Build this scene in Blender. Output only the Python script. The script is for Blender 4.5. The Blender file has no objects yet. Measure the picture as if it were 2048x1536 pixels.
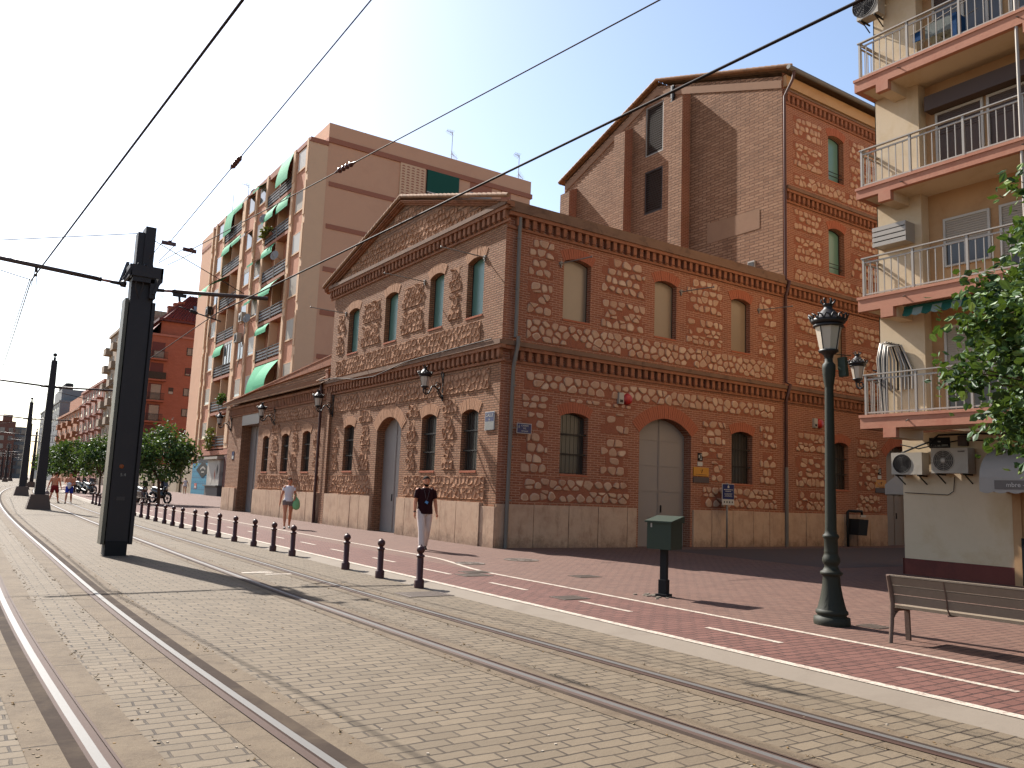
import bpy, bmesh, math, random
from mathutils import Vector, Matrix, noise
from mathutils.geometry import tessellate_polygon, delaunay_2d_cdt
R = random.Random(7)
SC = bpy.context.scene
COL = SC.collection
rad = math.radians
PI = math.pi


KA = .5        # painted and weathered surfaces reflect about half of what they show in full sun


def S(r, g, b, k=None):
    k = KA if k is None else k
    f = lambda c: (c / 255 / 12.92) if c <= 10 else ((c / 255 + .055) / 1.055) ** 2.4
    return (f(r) * k * 1.04, f(g) * k * .96, f(b) * k * .88)


# ---------------------------------------------------------------- mesh builder
class MB:
    def __init__(s):
        s.v = []; s.f = []; s.m = []; s.sm = []

    def add(s, vs, fs, m=0, sm=False):
        o = len(s.v)
        s.v += [tuple(p) for p in vs]
        for f in fs:
            s.f.append([i + o for i in f]); s.m.append(m); s.sm.append(sm)

    def quad(s, a, b, c, d, m=0):
        s.add([a, b, c, d], [(0, 1, 2, 3)], m)

    def box(s, x0, x1, y0, y1, z0, z1, m=0):
        v = [(x, y, z) for z in (z0, z1) for y in (y0, y1) for x in (x0, x1)]
        s.add(v, [(0, 2, 3, 1), (4, 5, 7, 6), (0, 1, 5, 4), (2, 6, 7, 3), (0, 4, 6, 2), (1, 3, 7, 5)], m)

    def cbox(s, c, h, rz=0, m=0, tilt=None):
        mt = Matrix.Rotation(rz, 3, 'Z')
        if tilt: mt = mt @ Matrix.Rotation(tilt[1], 3, tilt[0])
        v = [Vector(c) + mt @ Vector((sx * h[0], sy * h[1], sz * h[2])) for sz in (-1, 1) for sy in (-1, 1) for sx in (-1, 1)]
        s.add(v, [(0, 2, 3, 1), (4, 5, 7, 6), (0, 1, 5, 4), (2, 6, 7, 3), (0, 4, 6, 2), (1, 3, 7, 5)], m)

    def frus(s, c, a0, b0, a1, b1, z0, z1, m=0):
        v = [(c[0] + sx * a, c[1] + sy * b, z) for (a, b, z) in ((a0, b0, z0), (a1, b1, z1)) for sy in (-1, 1) for sx in (-1, 1)]
        s.add(v, [(0, 2, 3, 1), (4, 5, 7, 6), (0, 1, 5, 4), (2, 6, 7, 3), (0, 4, 6, 2), (1, 3, 7, 5)], m)

    def bar(s, p, q, w, h=None, m=0, up=(0, 0, 1)):
        p = Vector(p); q = Vector(q); h = h or w
        d = (q - p).normalized(); u = Vector(up)
        if abs(d.dot(u)) > .99: u = Vector((1, 0, 0))
        a = d.cross(u).normalized(); b = a.cross(d)
        v = [c + a * sx * w / 2 + b * sy * h / 2 for c in (p, q) for sy in (-1, 1) for sx in (-1, 1)]
        s.add(v, [(0, 1, 3, 2), (4, 6, 7, 5), (0, 4, 5, 1), (2, 3, 7, 6), (0, 2, 6, 4), (1, 5, 7, 3)], m)

    def tube(s, pts, r, n=8, m=0, closed=False, sm=True):
        pts = [Vector(p) for p in pts]; N = len(pts)
        rs = list(r) if hasattr(r, '__len__') else [r] * N
        vs = []; pa = None
        for i, p in enumerate(pts):
            a = pts[i - 1] if (i or closed) else p
            b = pts[(i + 1) % N] if (i < N - 1 or closed) else p
            d = (b - a).normalized()
            if pa is None:
                u = Vector((0, 0, 1)) if abs(d.z) < .9 else Vector((1, 0, 0))
                pa = d.cross(u).normalized()
            else:
                pa = (pa - d * pa.dot(d)).normalized()
            pb = d.cross(pa)
            for k in range(n):
                t = 2 * PI * k / n
                vs.append(p + (pa * math.cos(t) + pb * math.sin(t)) * rs[i])
        fs = []
        for i in range(N if closed else N - 1):
            j = (i + 1) % N
            for k in range(n):
                k2 = (k + 1) % n
                fs.append((i * n + k, j * n + k, j * n + k2, i * n + k2))
        s.add(vs, fs, m, sm)
        if not closed:
            s.add(vs[:n], [tuple(range(n))], m); s.add(vs[-n:], [tuple(reversed(range(n)))], m)

    def lathe(s, prof, c=(0, 0, 0), n=16, m=0, sm=True, flute=None):
        vs = []
        for r, z in prof:
            for k in range(n):
                t = 2 * PI * k / n; rr = r
                if flute and flute[0] <= z <= flute[1] and k % 2: rr = r * flute[2]
                vs.append((c[0] + rr * math.cos(t), c[1] + rr * math.sin(t), c[2] + z))
        fs = []
        for i in range(len(prof) - 1):
            for k in range(n):
                k2 = (k + 1) % n
                fs.append((i * n + k, i * n + k2, (i + 1) * n + k2, (i + 1) * n + k))
        s.add(vs, fs, m, sm)
        s.add(vs[:n], [tuple(reversed(range(n)))], m); s.add(vs[-n:], [tuple(range(n))], m)

    def ball(s, c, r, n=10, m=0, sc=(1, 1, 1)):
        k = n // 2
        s.lathe([(max(1e-4, r * sc[0] * math.sin(PI * i / k)), -r * sc[2] * math.cos(PI * i / k)) for i in range(k + 1)], c, n, m)

    def poly(s, loops, m=0):
        """planar polygon with holes: loops of 3d points"""
        ls = [[Vector(p) for p in l] for l in loops]
        nn = Vector((0, 0, 0)); o = ls[0]
        for i in range(len(o)): nn += (o[i] - o[0]).cross(o[(i + 1) % len(o)] - o[0])
        nn.normalize(); ux = (o[1] - o[0]).normalized(); uy = nn.cross(ux)
        fl = [p for l in ls for p in l]; ed = []; k = 0
        for l in ls:
            ed += [(k + i, k + (i + 1) % len(l)) for i in range(len(l))]; k += len(l)
        l2 = [[((p - o[0]).dot(ux), (p - o[0]).dot(uy)) for p in l] for l in ls]
        r = delaunay_2d_cdt([Vector(p) for l in l2 for p in l], ed, [], 0, 1e-7)

        def inside(q, l):
            c = False
            for i in range(len(l)):
                (x0, y0), (x1, y1) = l[i - 1], l[i]
                if (y0 > q[1]) != (y1 > q[1]) and q[0] < (x1 - x0) * (q[1] - y0) / (y1 - y0) + x0: c = not c
            return c
        fs = []
        for f in r[2]:
            q = (sum(r[0][i].x for i in f) / len(f), sum(r[0][i].y for i in f) / len(f))
            if inside(q, l2[0]) and not any(inside(q, h) for h in l2[1:]): fs.append(tuple(f))
        s.add([o[0] + ux * p.x + uy * p.y for p in r[0]], fs, m)

    def prism(s, pts, ext, m=0):
        pts = [Vector(p) for p in pts]; e = Vector(ext); n = len(pts)
        top = [p + e for p in pts]
        tr = [tuple(t) for t in tessellate_polygon([pts])]
        s.add(pts, tr, m); s.add(top, [tuple(reversed(t)) for t in tr], m)
        s.add(pts + top, [(i, (i + 1) % n, n + (i + 1) % n, n + i) for i in range(n)], m)

    def xf(s, mt, start=0):
        for i in range(start, len(s.v)):
            s.v[i] = tuple(mt @ Vector(s.v[i]))

    def build(s, name, mats, parent=None, fix=True, world=True):
        me = bpy.data.meshes.new(name)
        off = Vector((0, 0, 0))
        if parent is not None and world: off = wloc(parent)
        me.from_pydata([tuple(Vector(p) - off) for p in s.v] if off.length else s.v, [], s.f)
        mats = mats if isinstance(mats, (list, tuple)) else [mats]
        for m_ in mats:
            if m_: me.materials.append(m_)
        for i, p in enumerate(me.polygons):
            p.material_index = s.m[i]; p.use_smooth = s.sm[i]
        if fix:
            bm = bmesh.new(); bm.from_mesh(me)
            bmesh.ops.remove_doubles(bm, verts=bm.verts, dist=1e-5)
            bmesh.ops.recalc_face_normals(bm, faces=bm.faces)
            bm.to_mesh(me); bm.free()
        o = bpy.data.objects.new(name, me); COL.objects.link(o)
        if parent is not None: o.parent = parent
        return o


def wloc(o):
    v = Vector((0, 0, 0))
    while o is not None:
        v += o.location; o = o.parent
    return v


def tag(o, label=None, cat=None, group=None, kind=None):
    if label: o['label'] = label
    if cat: o['category'] = cat
    if group: o['group'] = group
    if kind: o['kind'] = kind
    return o


def thing(name, label, cat, loc=(0, 0, 0), rz=0, group=None, kind=None):
    o = bpy.data.objects.new(name, None); COL.objects.link(o)
    o.location = loc; o.rotation_euler = (0, 0, rz); o.empty_display_size = .2
    return tag(o, label, cat, group, kind)


def dup(o, loc=None, rz=None, label=None, parent=None, group=None, scale=None):
    c = o.copy(); COL.objects.link(c)
    if parent is not None: c.parent = parent
    if loc is not None: c.location = loc
    if rz is not None: c.rotation_euler = (0, 0, rz)
    if scale: c.scale = (scale,) * 3
    if label: c['label'] = label
    if group: c['group'] = group
    for ch in list(o.children): dup(ch, parent=c)
    return c


def struct(name, mb, m, fix=True):
    return tag(mb.build(name, m, fix=fix), kind='structure')


# ---------------------------------------------------------------- materials
class NT:
    def __init__(s, name):
        s.mat = bpy.data.materials.new(name); s.mat.use_nodes = True
        s.t = s.mat.node_tree; s.b = s.t.nodes['Principled BSDF']

    def n(s, typ, **kw):
        nd = s.t.nodes.new(typ)
        for k, v in kw.items():
            if k.startswith('i_'): nd.inputs[k[2:].replace('_', ' ')].default_value = v
            else: setattr(nd, k, v)
        return nd

    def l(s, a, b): s.t.links.new(a, b)

    def ramp(s, src, stops):
        r = s.n('ShaderNodeValToRGB')
        e = r.color_ramp.elements
        while len(e) < len(stops): e.new(.5)
        for i, (p, c) in enumerate(stops):
            e[i].position = p; e[i].color = tuple(c) + (1,) if len(c) == 3 else c
        s.l(src, r.inputs[0]); return r.outputs[0]

    def mixc(s, fac, a, b, mode='MIX'):
        m = s.n('ShaderNodeMix', data_type='RGBA', blend_type=mode)
        socks = (m.inputs[0], m.inputs[6], m.inputs[7])
        for sock, val in zip(socks, (fac, a, b)):
            if hasattr(val, 'is_linked'): s.l(val, sock)
            elif isinstance(val, (int, float)): sock.default_value = val
            else: sock.default_value = tuple(val)[:3] + (1,)
        return m.outputs[2]

    def math(s, op, a, b=None, c=None):
        m = s.n('ShaderNodeMath', operation=op)
        for i, v in enumerate((a, b, c)):
            if v is None: continue
            if hasattr(v, 'is_linked'): s.l(v, m.inputs[i])
            else: m.inputs[i].default_value = v
        return m.outputs[0]

    def pos(s):
        return s.n('ShaderNodeTexCoord').outputs['Object']

    def noise(s, scale, detail=4, rough=.6, vec=None, dist=0):
        nd = s.n('ShaderNodeTexNoise'); nd.inputs['Scale'].default_value = scale
        nd.inputs['Detail'].default_value = detail; nd.inputs['Roughness'].default_value = rough
        nd.inputs['Distortion'].default_value = dist
        s.l(vec if vec is not None else s.pos(), nd.inputs['Vector']); return nd.outputs['Fac']

    def wallvec(s):
        """(along the wall, height) in metres for upright faces, (x, y) for level ones"""
        p = s.n('ShaderNodeSeparateXYZ'); s.l(s.pos(), p.inputs[0])
        nn = s.n('ShaderNodeSeparateXYZ'); s.l(s.n('ShaderNodeNewGeometry').outputs['True Normal'], nn.inputs[0])
        fx = s.math('GREATER_THAN', s.math('ABSOLUTE', nn.outputs[0]), .707)
        fz = s.math('GREATER_THAN', s.math('ABSOLUTE', nn.outputs[2]), .8)
        u = s.math('ADD', s.math('MULTIPLY', p.outputs[1], fx), s.math('MULTIPLY', p.outputs[0], s.math('SUBTRACT', 1., fx)))
        v = s.math('ADD', s.math('MULTIPLY', p.outputs[1], fz), s.math('MULTIPLY', p.outputs[2], s.math('SUBTRACT', 1., fz)))
        c = s.n('ShaderNodeCombineXYZ'); s.l(u, c.inputs[0]); s.l(v, c.inputs[1])
        return c.outputs[0], p.outputs[2]

    def bump(s, h, strength=.5, dist=.01, prev=None):
        b = s.n('ShaderNodeBump'); b.inputs['Strength'].default_value = strength; b.inputs['Distance'].default_value = dist
        s.l(h, b.inputs['Height'])
        if prev is not None: s.l(prev, b.inputs['Normal'])
        return b.outputs[0]

    def done(s, col=None, rough=.7, metal=0., nor=None, spec=.35):
        b = s.b
        if col is not None:
            if hasattr(col, 'is_linked'): s.l(col, b.inputs['Base Color'])
            else: b.inputs['Base Color'].default_value = tuple(col) + (1,)
        if hasattr(rough, 'is_linked'): s.l(rough, b.inputs['Roughness'])
        else: b.inputs['Roughness'].default_value = rough
        b.inputs['Metallic'].default_value = metal
        b.inputs['Specular IOR Level'].default_value = spec
        if nor is not None: s.l(nor, b.inputs['Normal'])
        return s.mat


def plain(name, c, rough=.7, metal=0., var=.18, sc=6., bump=.15, spec=.35, dirt=None, bd=.004):
    """solid finish with uneven tone, optional blotchy dirt colour"""
    t = NT(name)
    f = t.noise(sc, 5, .65); g = t.noise(sc * 7.3, 3, .6)
    lo = tuple(x * (1 - var) for x in c); hi = tuple(min(1, x * (1 + var)) for x in c)
    col = t.mixc(t.math('ADD', t.math('MULTIPLY', f, .7), t.math('MULTIPLY', g, .3)), lo, hi)
    if dirt:
        d = t.ramp(t.noise(sc * .35, 6, .7, dist=.6), [(.5, (0, 0, 0)), (.68, (1, 1, 1))])
        col = t.mixc(t.math('MULTIPLY', d, .6), col, dirt)
    return t.done(col, rough, metal, t.bump(g, bump, bd) if bump else None, spec)


def brickmat(name, c1, c2, mortar, bw=.25, rh=.066, ms=.011, bump=.6, stain=(.1, .06, .04), stain_amt=.35, off=.5):
    t = NT(name)
    vec, z = t.wallvec()
    wob = t.n('ShaderNodeVectorMath', operation='ADD'); t.l(vec, wob.inputs[0])
    nz = t.n('ShaderNodeTexNoise'); nz.inputs['Scale'].default_value = 3.; t.l(t.pos(), nz.inputs['Vector'])
    sc = t.n('ShaderNodeVectorMath', operation='SCALE'); sc.inputs['Scale'].default_value = .02
    t.l(nz.outputs['Color'], sc.inputs[0]); t.l(sc.outputs[0], wob.inputs[1])
    b = t.n('ShaderNodeTexBrick', offset=off)
    for k, v in (('Scale', 1.), ('Brick Width', bw), ('Row Height', rh), ('Mortar Size', ms), ('Mortar Smooth', .25), ('Bias', 0.)):
        b.inputs[k].default_value = v
    b.inputs['Color1'].default_value = c1 + (1,); b.inputs['Color2'].default_value = c2 + (1,); b.inputs['Mortar'].default_value = mortar + (1,)
    t.l(wob.outputs[0], b.inputs['Vector'])
    col = t.mixc(t.math('MULTIPLY', t.noise(1.1, 5, .7), .55), b.outputs['Color'], tuple(x * .62 for x in c1))
    col = t.mixc(t.math('MULTIPLY', t.ramp(t.noise(9., 4, .7), [(.45, (0, 0, 0)), (.75, (1, 1, 1))]), .35), col, tuple(min(1, x * 1.5) for x in c2))
    st = t.ramp(t.noise(.55, 7, .72, dist=.8), [(.52, (0, 0, 0)), (.72, (1, 1, 1))])
    col = t.mixc(t.math('MULTIPLY', st, stain_amt), col, stain)
    h = t.math('ADD', t.math('MULTIPLY', b.outputs['Fac'], -1.), t.math('MULTIPLY', t.noise(24., 4, .7), .8))
    return t.done(col, .88, 0, t.bump(h, bump, .014), .2)
# ---- palette
M = {}
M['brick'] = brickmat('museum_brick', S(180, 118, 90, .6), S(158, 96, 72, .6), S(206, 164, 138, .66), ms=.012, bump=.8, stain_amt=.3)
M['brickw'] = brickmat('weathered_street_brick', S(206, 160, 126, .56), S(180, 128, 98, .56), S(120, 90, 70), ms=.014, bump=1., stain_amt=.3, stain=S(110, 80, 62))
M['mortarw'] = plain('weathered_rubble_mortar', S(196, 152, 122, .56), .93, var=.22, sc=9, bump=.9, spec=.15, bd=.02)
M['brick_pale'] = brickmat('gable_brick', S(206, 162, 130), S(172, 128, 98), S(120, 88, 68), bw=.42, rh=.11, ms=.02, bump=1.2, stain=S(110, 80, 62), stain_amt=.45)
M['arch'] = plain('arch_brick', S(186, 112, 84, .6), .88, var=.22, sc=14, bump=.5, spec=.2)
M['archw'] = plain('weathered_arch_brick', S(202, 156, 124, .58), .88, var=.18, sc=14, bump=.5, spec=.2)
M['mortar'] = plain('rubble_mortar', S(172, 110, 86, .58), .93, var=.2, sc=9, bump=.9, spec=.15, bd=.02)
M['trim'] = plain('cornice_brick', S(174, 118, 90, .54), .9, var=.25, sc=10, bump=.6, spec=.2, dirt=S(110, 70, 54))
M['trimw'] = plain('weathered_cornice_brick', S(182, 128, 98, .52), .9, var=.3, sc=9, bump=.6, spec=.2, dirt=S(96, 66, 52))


def stonemat():
    t = NT('rubble_stone')
    g = t.n('ShaderNodeNewGeometry').outputs['Random Per Island']
    col = t.ramp(g, [(0, S(196, 156, 130, .68)), (.35, S(216, 182, 156, .7)), (.7, S(206, 168, 140, .68)), (1, S(228, 200, 174, .72))])
    n = t.noise(13, 6, .7)
    col = t.mixc(t.math('MULTIPLY', n, .5), col, S(150, 108, 84))
    return t.done(col, .9, 0, t.bump(n, .8, .02), .2)


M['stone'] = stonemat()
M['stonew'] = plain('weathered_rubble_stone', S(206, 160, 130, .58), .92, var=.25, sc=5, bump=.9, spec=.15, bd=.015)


def plinthmat():
    t = NT('plinth_limestone')
    vec, z = t.wallvec()
    n1 = t.noise(1.6, 6, .7); n2 = t.noise(11, 6, .75)
    col = t.ramp(n1, [(.3, S(190, 156, 132, .62)), (.55, S(214, 184, 158, .62)), (.75, S(202, 166, 140, .62))])
    # vertical run-off streaks and damp patches with ragged tops: wear that belongs to the stone
    mp = t.n('ShaderNodeMapping'); mp.inputs['Scale'].default_value = (3., 3., .8); t.l(t.pos(), mp.inputs['Vector'])
    st = t.ramp(t.noise(1.4, 6, .75, vec=mp.outputs[0]), [(.52, (0, 0, 0)), (.66, (1, 1, 1))])
    col = t.mixc(t.math('MULTIPLY', st, .32), col, S(124, 90, 68))
    damp = t.ramp(t.math('SUBTRACT', t.math('MULTIPLY', t.noise(2.3, 8, .8), 1.25), z), [(.3, (0, 0, 0)), (.62, (1, 1, 1))])
    dm = t.math('MULTIPLY', t.math('MULTIPLY', damp, n2), .9)
    col = t.mixc(dm, col, S(84, 56, 44))
    return t.done(col, .85, 0, t.bump(n2, .6, .012), .25)


M['plinth'] = plinthmat()
M['lead'] = plain('cornice_capping', S(150, 116, 92), .85, var=.25, sc=5, bump=.4, dirt=S(92, 66, 52))
M['tile'] = plain('roof_tile', S(184, 142, 108), .85, var=.35, sc=5, bump=.4, dirt=S(110, 84, 62))
M['redtile'] = plain('red_roof_tile', S(140, 62, 50), .8, var=.35, sc=3, bump=.4)
M['glass_teal'] = plain('frosted_teal_glass', S(100, 142, 132, .7), .3, var=.1, sc=1.2, bump=0, spec=.5)
M['glass_grey'] = plain('frosted_grey_glass', S(150, 132, 112, .7), .3, var=.1, sc=1.2, bump=0, spec=.5)
M['glass_dark'] = plain('dark_pane', S(78, 72, 66), .3, var=.2, sc=2, bump=0, spec=.6)
M['glass'] = plain('window_pane', S(96, 108, 118), .08, var=.3, sc=1.5, bump=0, spec=.8)
M['doorgrey'] = plain('grey_painted_steel_door', S(158, 150, 146, .6), .55, var=.06, sc=2, bump=.1)
M['iron'] = plain('dark_window_iron', S(60, 54, 48), .6, .3, var=.2)
M['frame'] = plain('window_frame_dark', S(70, 52, 42), .6)
M['pipegrey'] = plain('grey_downpipe', S(138, 132, 124), .55, var=.12, sc=3)
M['pipebrown'] = plain('brown_downpipe', S(96, 56, 44), .6, var=.2, sc=3)
M['galv'] = plain('galvanised_steel', S(168, 160, 150), .5, .1, var=.12)
M['black'] = plain('black_painted_iron', S(44, 38, 36), .5, .0, var=.25, sc=12, bump=.2)
M['mast'] = plain('mast_dark_paint', S(46, 36, 38), .55, .0, var=.2, sc=3, bump=.15, dirt=S(60, 50, 46))
M['mast_sunlit'] = plain('mast_painted_sunlight', S(112, 108, 96), .5, .2, var=.15, sc=3, bump=.1)  # paler copy of the mast colour: sunlight on one flange put into it
M['armpaint'] = plain('cross_arm_paint', S(96, 80, 76), .5, .2, var=.15)
M['wire'] = plain('copper_wire', S(56, 44, 42), .7, .0, var=.1, bump=0, spec=.1)
M['cable'] = plain('steel_cable', S(84, 74, 70), .7, 0., var=.1, bump=0, spec=.1)
M['insul'] = plain('brown_insulator', S(104, 50, 42), .3, var=.1)
M['copper'] = plain('pink_insulator_sleeve', S(176, 120, 108), .5)
M['concrete'] = plain('mast_footing_concrete', S(128, 110, 100), .9, var=.2, sc=4, bump=.4)
M['green'] = plain('lamp_green_paint', S(60, 62, 52), .62, .0, var=.2, sc=9, bump=.2, spec=.2)
M['boxgreen'] = plain('post_box_green', S(62, 76, 62), .5, var=.12, sc=5, bump=.1, spec=.25)
M['milk'] = plain('opal_lamp_glass', S(226, 216, 202), .3, var=.05, bump=0, spec=.5)
M['bollard'] = plain('bollard_maroon_paint', S(86, 42, 40), .5, .0, var=.25, sc=12, bump=.2)
M['timber'] = plain('bench_weathered_timber', S(152, 138, 122), .75, var=.2, sc=16, bump=.4)
M['benchmetal'] = plain('bench_cast_legs', S(126, 104, 92), .6, .1, var=.2)
M['cream'] = plain('cream_render', S(222, 204, 176, .66), .85, var=.09, sc=1.4, bump=.35, dirt=S(200, 174, 130, .66))
M['ochre'] = plain('ochre_render', S(204, 166, 124, .62), .85, var=.1, sc=1.4, bump=.3, dirt=S(170, 124, 84, .62))
M['terra'] = plain('terracotta_slab_paint', S(194, 136, 110, .68), .8, var=.12, sc=2, bump=.4, dirt=S(176, 102, 78, .7))
M['oxblood'] = plain('oxblood_skirting', S(130, 66, 56), .8, var=.2, sc=3, bump=.3, dirt=S(90, 48, 44))
M['rail'] = plain('balcony_railing_paint', S(196, 190, 182), .45, .1, var=.08, bump=0)
M['shutter'] = plain('roller_shutter', S(196, 186, 172), .6, var=.08, sc=2, bump=0)
M['shutbrown'] = plain('brown_shutter', S(92, 72, 62), .6, var=.12)
M['white'] = plain('white_paint_metal', S(220, 216, 208), .45, var=.06, bump=0)
M['acgrey'] = plain('air_conditioner_casing', S(206, 200, 188), .5, var=.06, sc=3, bump=0, dirt=S(170, 158, 140))
M['darkgrille'] = plain('dark_grille', S(54, 46, 42), .6, .2)
M['beige'] = plain('beige_render', S(206, 162, 132, .82), .88, var=.06, sc=.6, bump=.25, dirt=S(194, 148, 120, .8))
M['beigelight'] = plain('beige_pilaster', S(214, 180, 148, .82), .88, var=.08, sc=1, bump=.2)
M['beigepink'] = plain('pinkish_tile_panel', S(186, 130, 102, .82), .85, var=.12, sc=2, bump=.2)
M['bandbrown'] = plain('brown_string_course', S(158, 104, 82, .82), .85, var=.08)
M['awn_green'] = plain('green_awning_cloth', S(24, 150, 104, .8), .8, var=.15, sc=2, bump=.2)
M['awn_dark'] = plain('dark_green_awning_cloth', S(18, 96, 78), .8, var=.06, sc=1, bump=.05)
M['awn_grey'] = plain('grey_awning_cloth', S(186, 182, 176), .8, var=.08, sc=2, bump=.1)
M['awn_band'] = plain('grey_valance_band', S(128, 122, 118), .8, var=.05, bump=0)
M['redwall'] = brickmat('terracotta_facing_brick', S(178, 114, 94, .62), S(168, 104, 84, .62), S(166, 108, 90, .62), bw=.5, rh=.25, ms=.02, bump=.15, stain_amt=.1)
M['maroon'] = plain('maroon_shutter', S(104, 44, 42), .6, var=.15)
M['bgrey'] = plain('far_greyish_render', S(196, 176, 154), .88, var=.1, sc=.4, bump=.1)
M['bpink'] = plain('far_pink_render', S(196, 136, 118), .88, var=.1, sc=.4, bump=.1)
M['borange'] = plain('far_orange_render', S(206, 140, 100), .88, var=.1, sc=.4, bump=.1)
M['bblue'] = plain('far_blue_grey_cladding', S(146, 152, 158), .6, var=.1, sc=.4, bump=0)
M['bbrown'] = plain('far_brown_brick', S(150, 104, 90), .88, var=.1, sc=.4, bump=.1)
M['wallconc'] = plain('yard_wall_render', S(206, 190, 164), .9, var=.1, sc=.7, bump=.3, dirt=S(170, 152, 126))
M['signblue'] = plain('enamel_sign_blue', S(34, 46, 110), .35, var=.06, bump=0)
M['signwhite'] = plain('sign_white', S(228, 226, 220), .45, var=.04, bump=0)
M['signyellow'] = plain('sign_orange_yellow', S(232, 164, 56), .5, var=.05, bump=0)
M['signblack'] = plain('sign_black', S(26, 24, 26), .6, var=.1, bump=0, spec=.15)
M['faded'] = plain('worn_blue_enamel', S(166, 168, 164), .6, var=.3, sc=30, bump=0)
M['red'] = plain('alarm_red', S(206, 50, 44), .4, var=.05, bump=0)
M['rubber'] = plain('black_rubber', S(28, 26, 26), .8, var=.1)
M['seatblack'] = plain('black_seat_vinyl', S(30, 28, 30), .45, var=.1)
M['chrome'] = plain('chrome', S(130, 126, 124), .35, .5, var=.03, bump=0)
M['bikered'] = plain('motorbike_maroon', S(96, 52, 46), .3, .1, var=.05, bump=0, spec=.6)
M['bikeblack'] = plain('motorbike_black', S(34, 32, 34), .25, .1, var=.05, bump=0, spec=.6)
M['bark'] = plain('orange_tree_bark', S(112, 84, 64), .9, var=.3, sc=14, bump=.8, bd=.02)


def leafmat(name, stops, trans=.2):
    t = NT(name)
    g = t.n('ShaderNodeNewGeometry').outputs['Random Per Island']
    col = t.ramp(g, stops)
    t.b.inputs['Roughness'].default_value = .5; t.b.inputs['Specular IOR Level'].default_value = .22
    t.l(col, t.b.inputs['Base Color'])
    tr = t.n('ShaderNodeBsdfTranslucent'); t.l(t.mixc(.6, col, S(130, 160, 50)), tr.inputs['Color'])
    mx = t.n('ShaderNodeMixShader'); mx.inputs[0].default_value = trans
    t.l(t.b.outputs[0], mx.inputs[1]); t.l(tr.outputs[0], mx.inputs[2])
    t.l(mx.outputs[0], t.t.nodes['Material Output'].inputs['Surface'])
    return t.mat


M['leaf'] = leafmat('orange_tree_leaf', [(0, S(36, 58, 30, .95)), (.45, S(50, 78, 40, .95)), (.85, S(70, 100, 50, .95)), (1, S(120, 142, 80, .95))])
M['leafdry'] = leafmat('dry_plant_leaf', [(0, S(110, 110, 50)), (.5, S(150, 140, 70)), (1, S(90, 100, 46))])

# ---- skin and clothes
M['skin'] = plain('skin', S(200, 146, 118, .9), .6, var=.08, sc=12, bump=.05, spec=.25)
M['skintan'] = plain('tanned_skin', S(190, 128, 98, .9), .6, var=.08, sc=12, bump=.05, spec=.25)
M['hairdark'] = plain('dark_hair', S(44, 32, 26), .8, var=.3, sc=40, bump=.2, spec=.08)
M['hairbrown'] = plain('brown_hair', S(84, 58, 40), .8, var=.3, sc=40, bump=.2, spec=.08)


def cloth(n, c): return plain(n, c, .9, var=.12, sc=9, bump=.35, spec=.15, bd=.01)


M['tmaroon'] = cloth('dark_maroon_cotton', S(58, 22, 26))
M['trousers'] = cloth('off_white_trousers', S(206, 194, 190, .85))
M['twhite'] = cloth('white_cotton', S(220, 218, 224, .85))
M['shortsgrey'] = cloth('grey_shorts_cloth', S(124, 110, 108, .85))
M['shortsred'] = cloth('dark_red_swim_shorts', S(124, 34, 36, .8))
M['shortsblue'] = cloth('blue_swim_shorts', S(44, 60, 156, .9))
M['dressblack'] = cloth('black_dress_cloth', S(30, 24, 28))
M['sandal'] = plain('shoe_leather', S(60, 44, 38), .6)
M['bagGreen'] = cloth('pale_green_bag', S(120, 176, 128, 1.))
M['badge'] = plain('blue_badge_card', S(80, 140, 196, .9), .35, var=.04, bump=0)
M['lanyard'] = plain('grey_lanyard', S(120, 112, 116), .8, var=.05, bump=0)
# ---------------------------------------------------------------- the ground, the tracks, the pavement
def bend(y):
    return 5.5e-4 * (y - 5) ** 2 if y > 5 else 0.


def paver(name, c1, c2, joint, bw, rh, ms, grime, gamt, bump=.8, speck=None, big=.35):
    t = NT(name)
    vec = t.pos()
    w = t.n('ShaderNodeVectorMath', operation='ADD'); t.l(vec, w.inputs[0])
    nz = t.n('ShaderNodeTexNoise'); nz.inputs['Scale'].default_value = 4.; t.l(vec, nz.inputs['Vector'])
    sc = t.n('ShaderNodeVectorMath', operation='SCALE'); sc.inputs['Scale'].default_value = .03
    t.l(nz.outputs['Color'], sc.inputs[0]); t.l(sc.outputs[0], w.inputs[1])
    b = t.n('ShaderNodeTexBrick', offset=.5)
    for k, v in (('Scale', 1.), ('Brick Width', bw), ('Row Height', rh), ('Mortar Size', ms), ('Mortar Smooth', .3)):
        b.inputs[k].default_value = v
    b.inputs['Color1'].default_value = c1 + (1,); b.inputs['Color2'].default_value = c2 + (1,)
    b.inputs['Mortar'].default_value = joint + (1,)
    t.l(w.outputs[0], b.inputs['Vector'])
    # sand fills some of the joints
    sand = t.ramp(t.noise(1.7, 5, .7), [(.45, (0, 0, 0)), (.65, (1, 1, 1))])
    jm = t.math('MULTIPLY', t.math('MULTIPLY', b.outputs['Fac'], sand), .5)
    col = t.mixc(jm, b.outputs['Color'], tuple(x * .92 for x in c1))
    col = t.mixc(t.math('MULTIPLY', t.noise(.45, 6, .72), big), col, grime)
    col = t.mixc(t.math('MULTIPLY', t.ramp(t.noise(2.6, 6, .75), [(.5, (0, 0, 0)), (.75, (1, 1, 1))]), gamt), col, grime)
    if speck:
        sp = t.ramp(t.noise(60, 2, .6), [(.7, (0, 0, 0)), (.78, (1, 1, 1))])
        col = t.mixc(t.math('MULTIPLY', sp, .5), col, speck)
    h = t.math('ADD', t.math('MULTIPLY', b.outputs['Fac'], -1.), t.math('MULTIPLY', t.noise(30., 4, .7), .5))
    return t.done(col, .85, 0, t.bump(h, bump, .012), .25)


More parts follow.
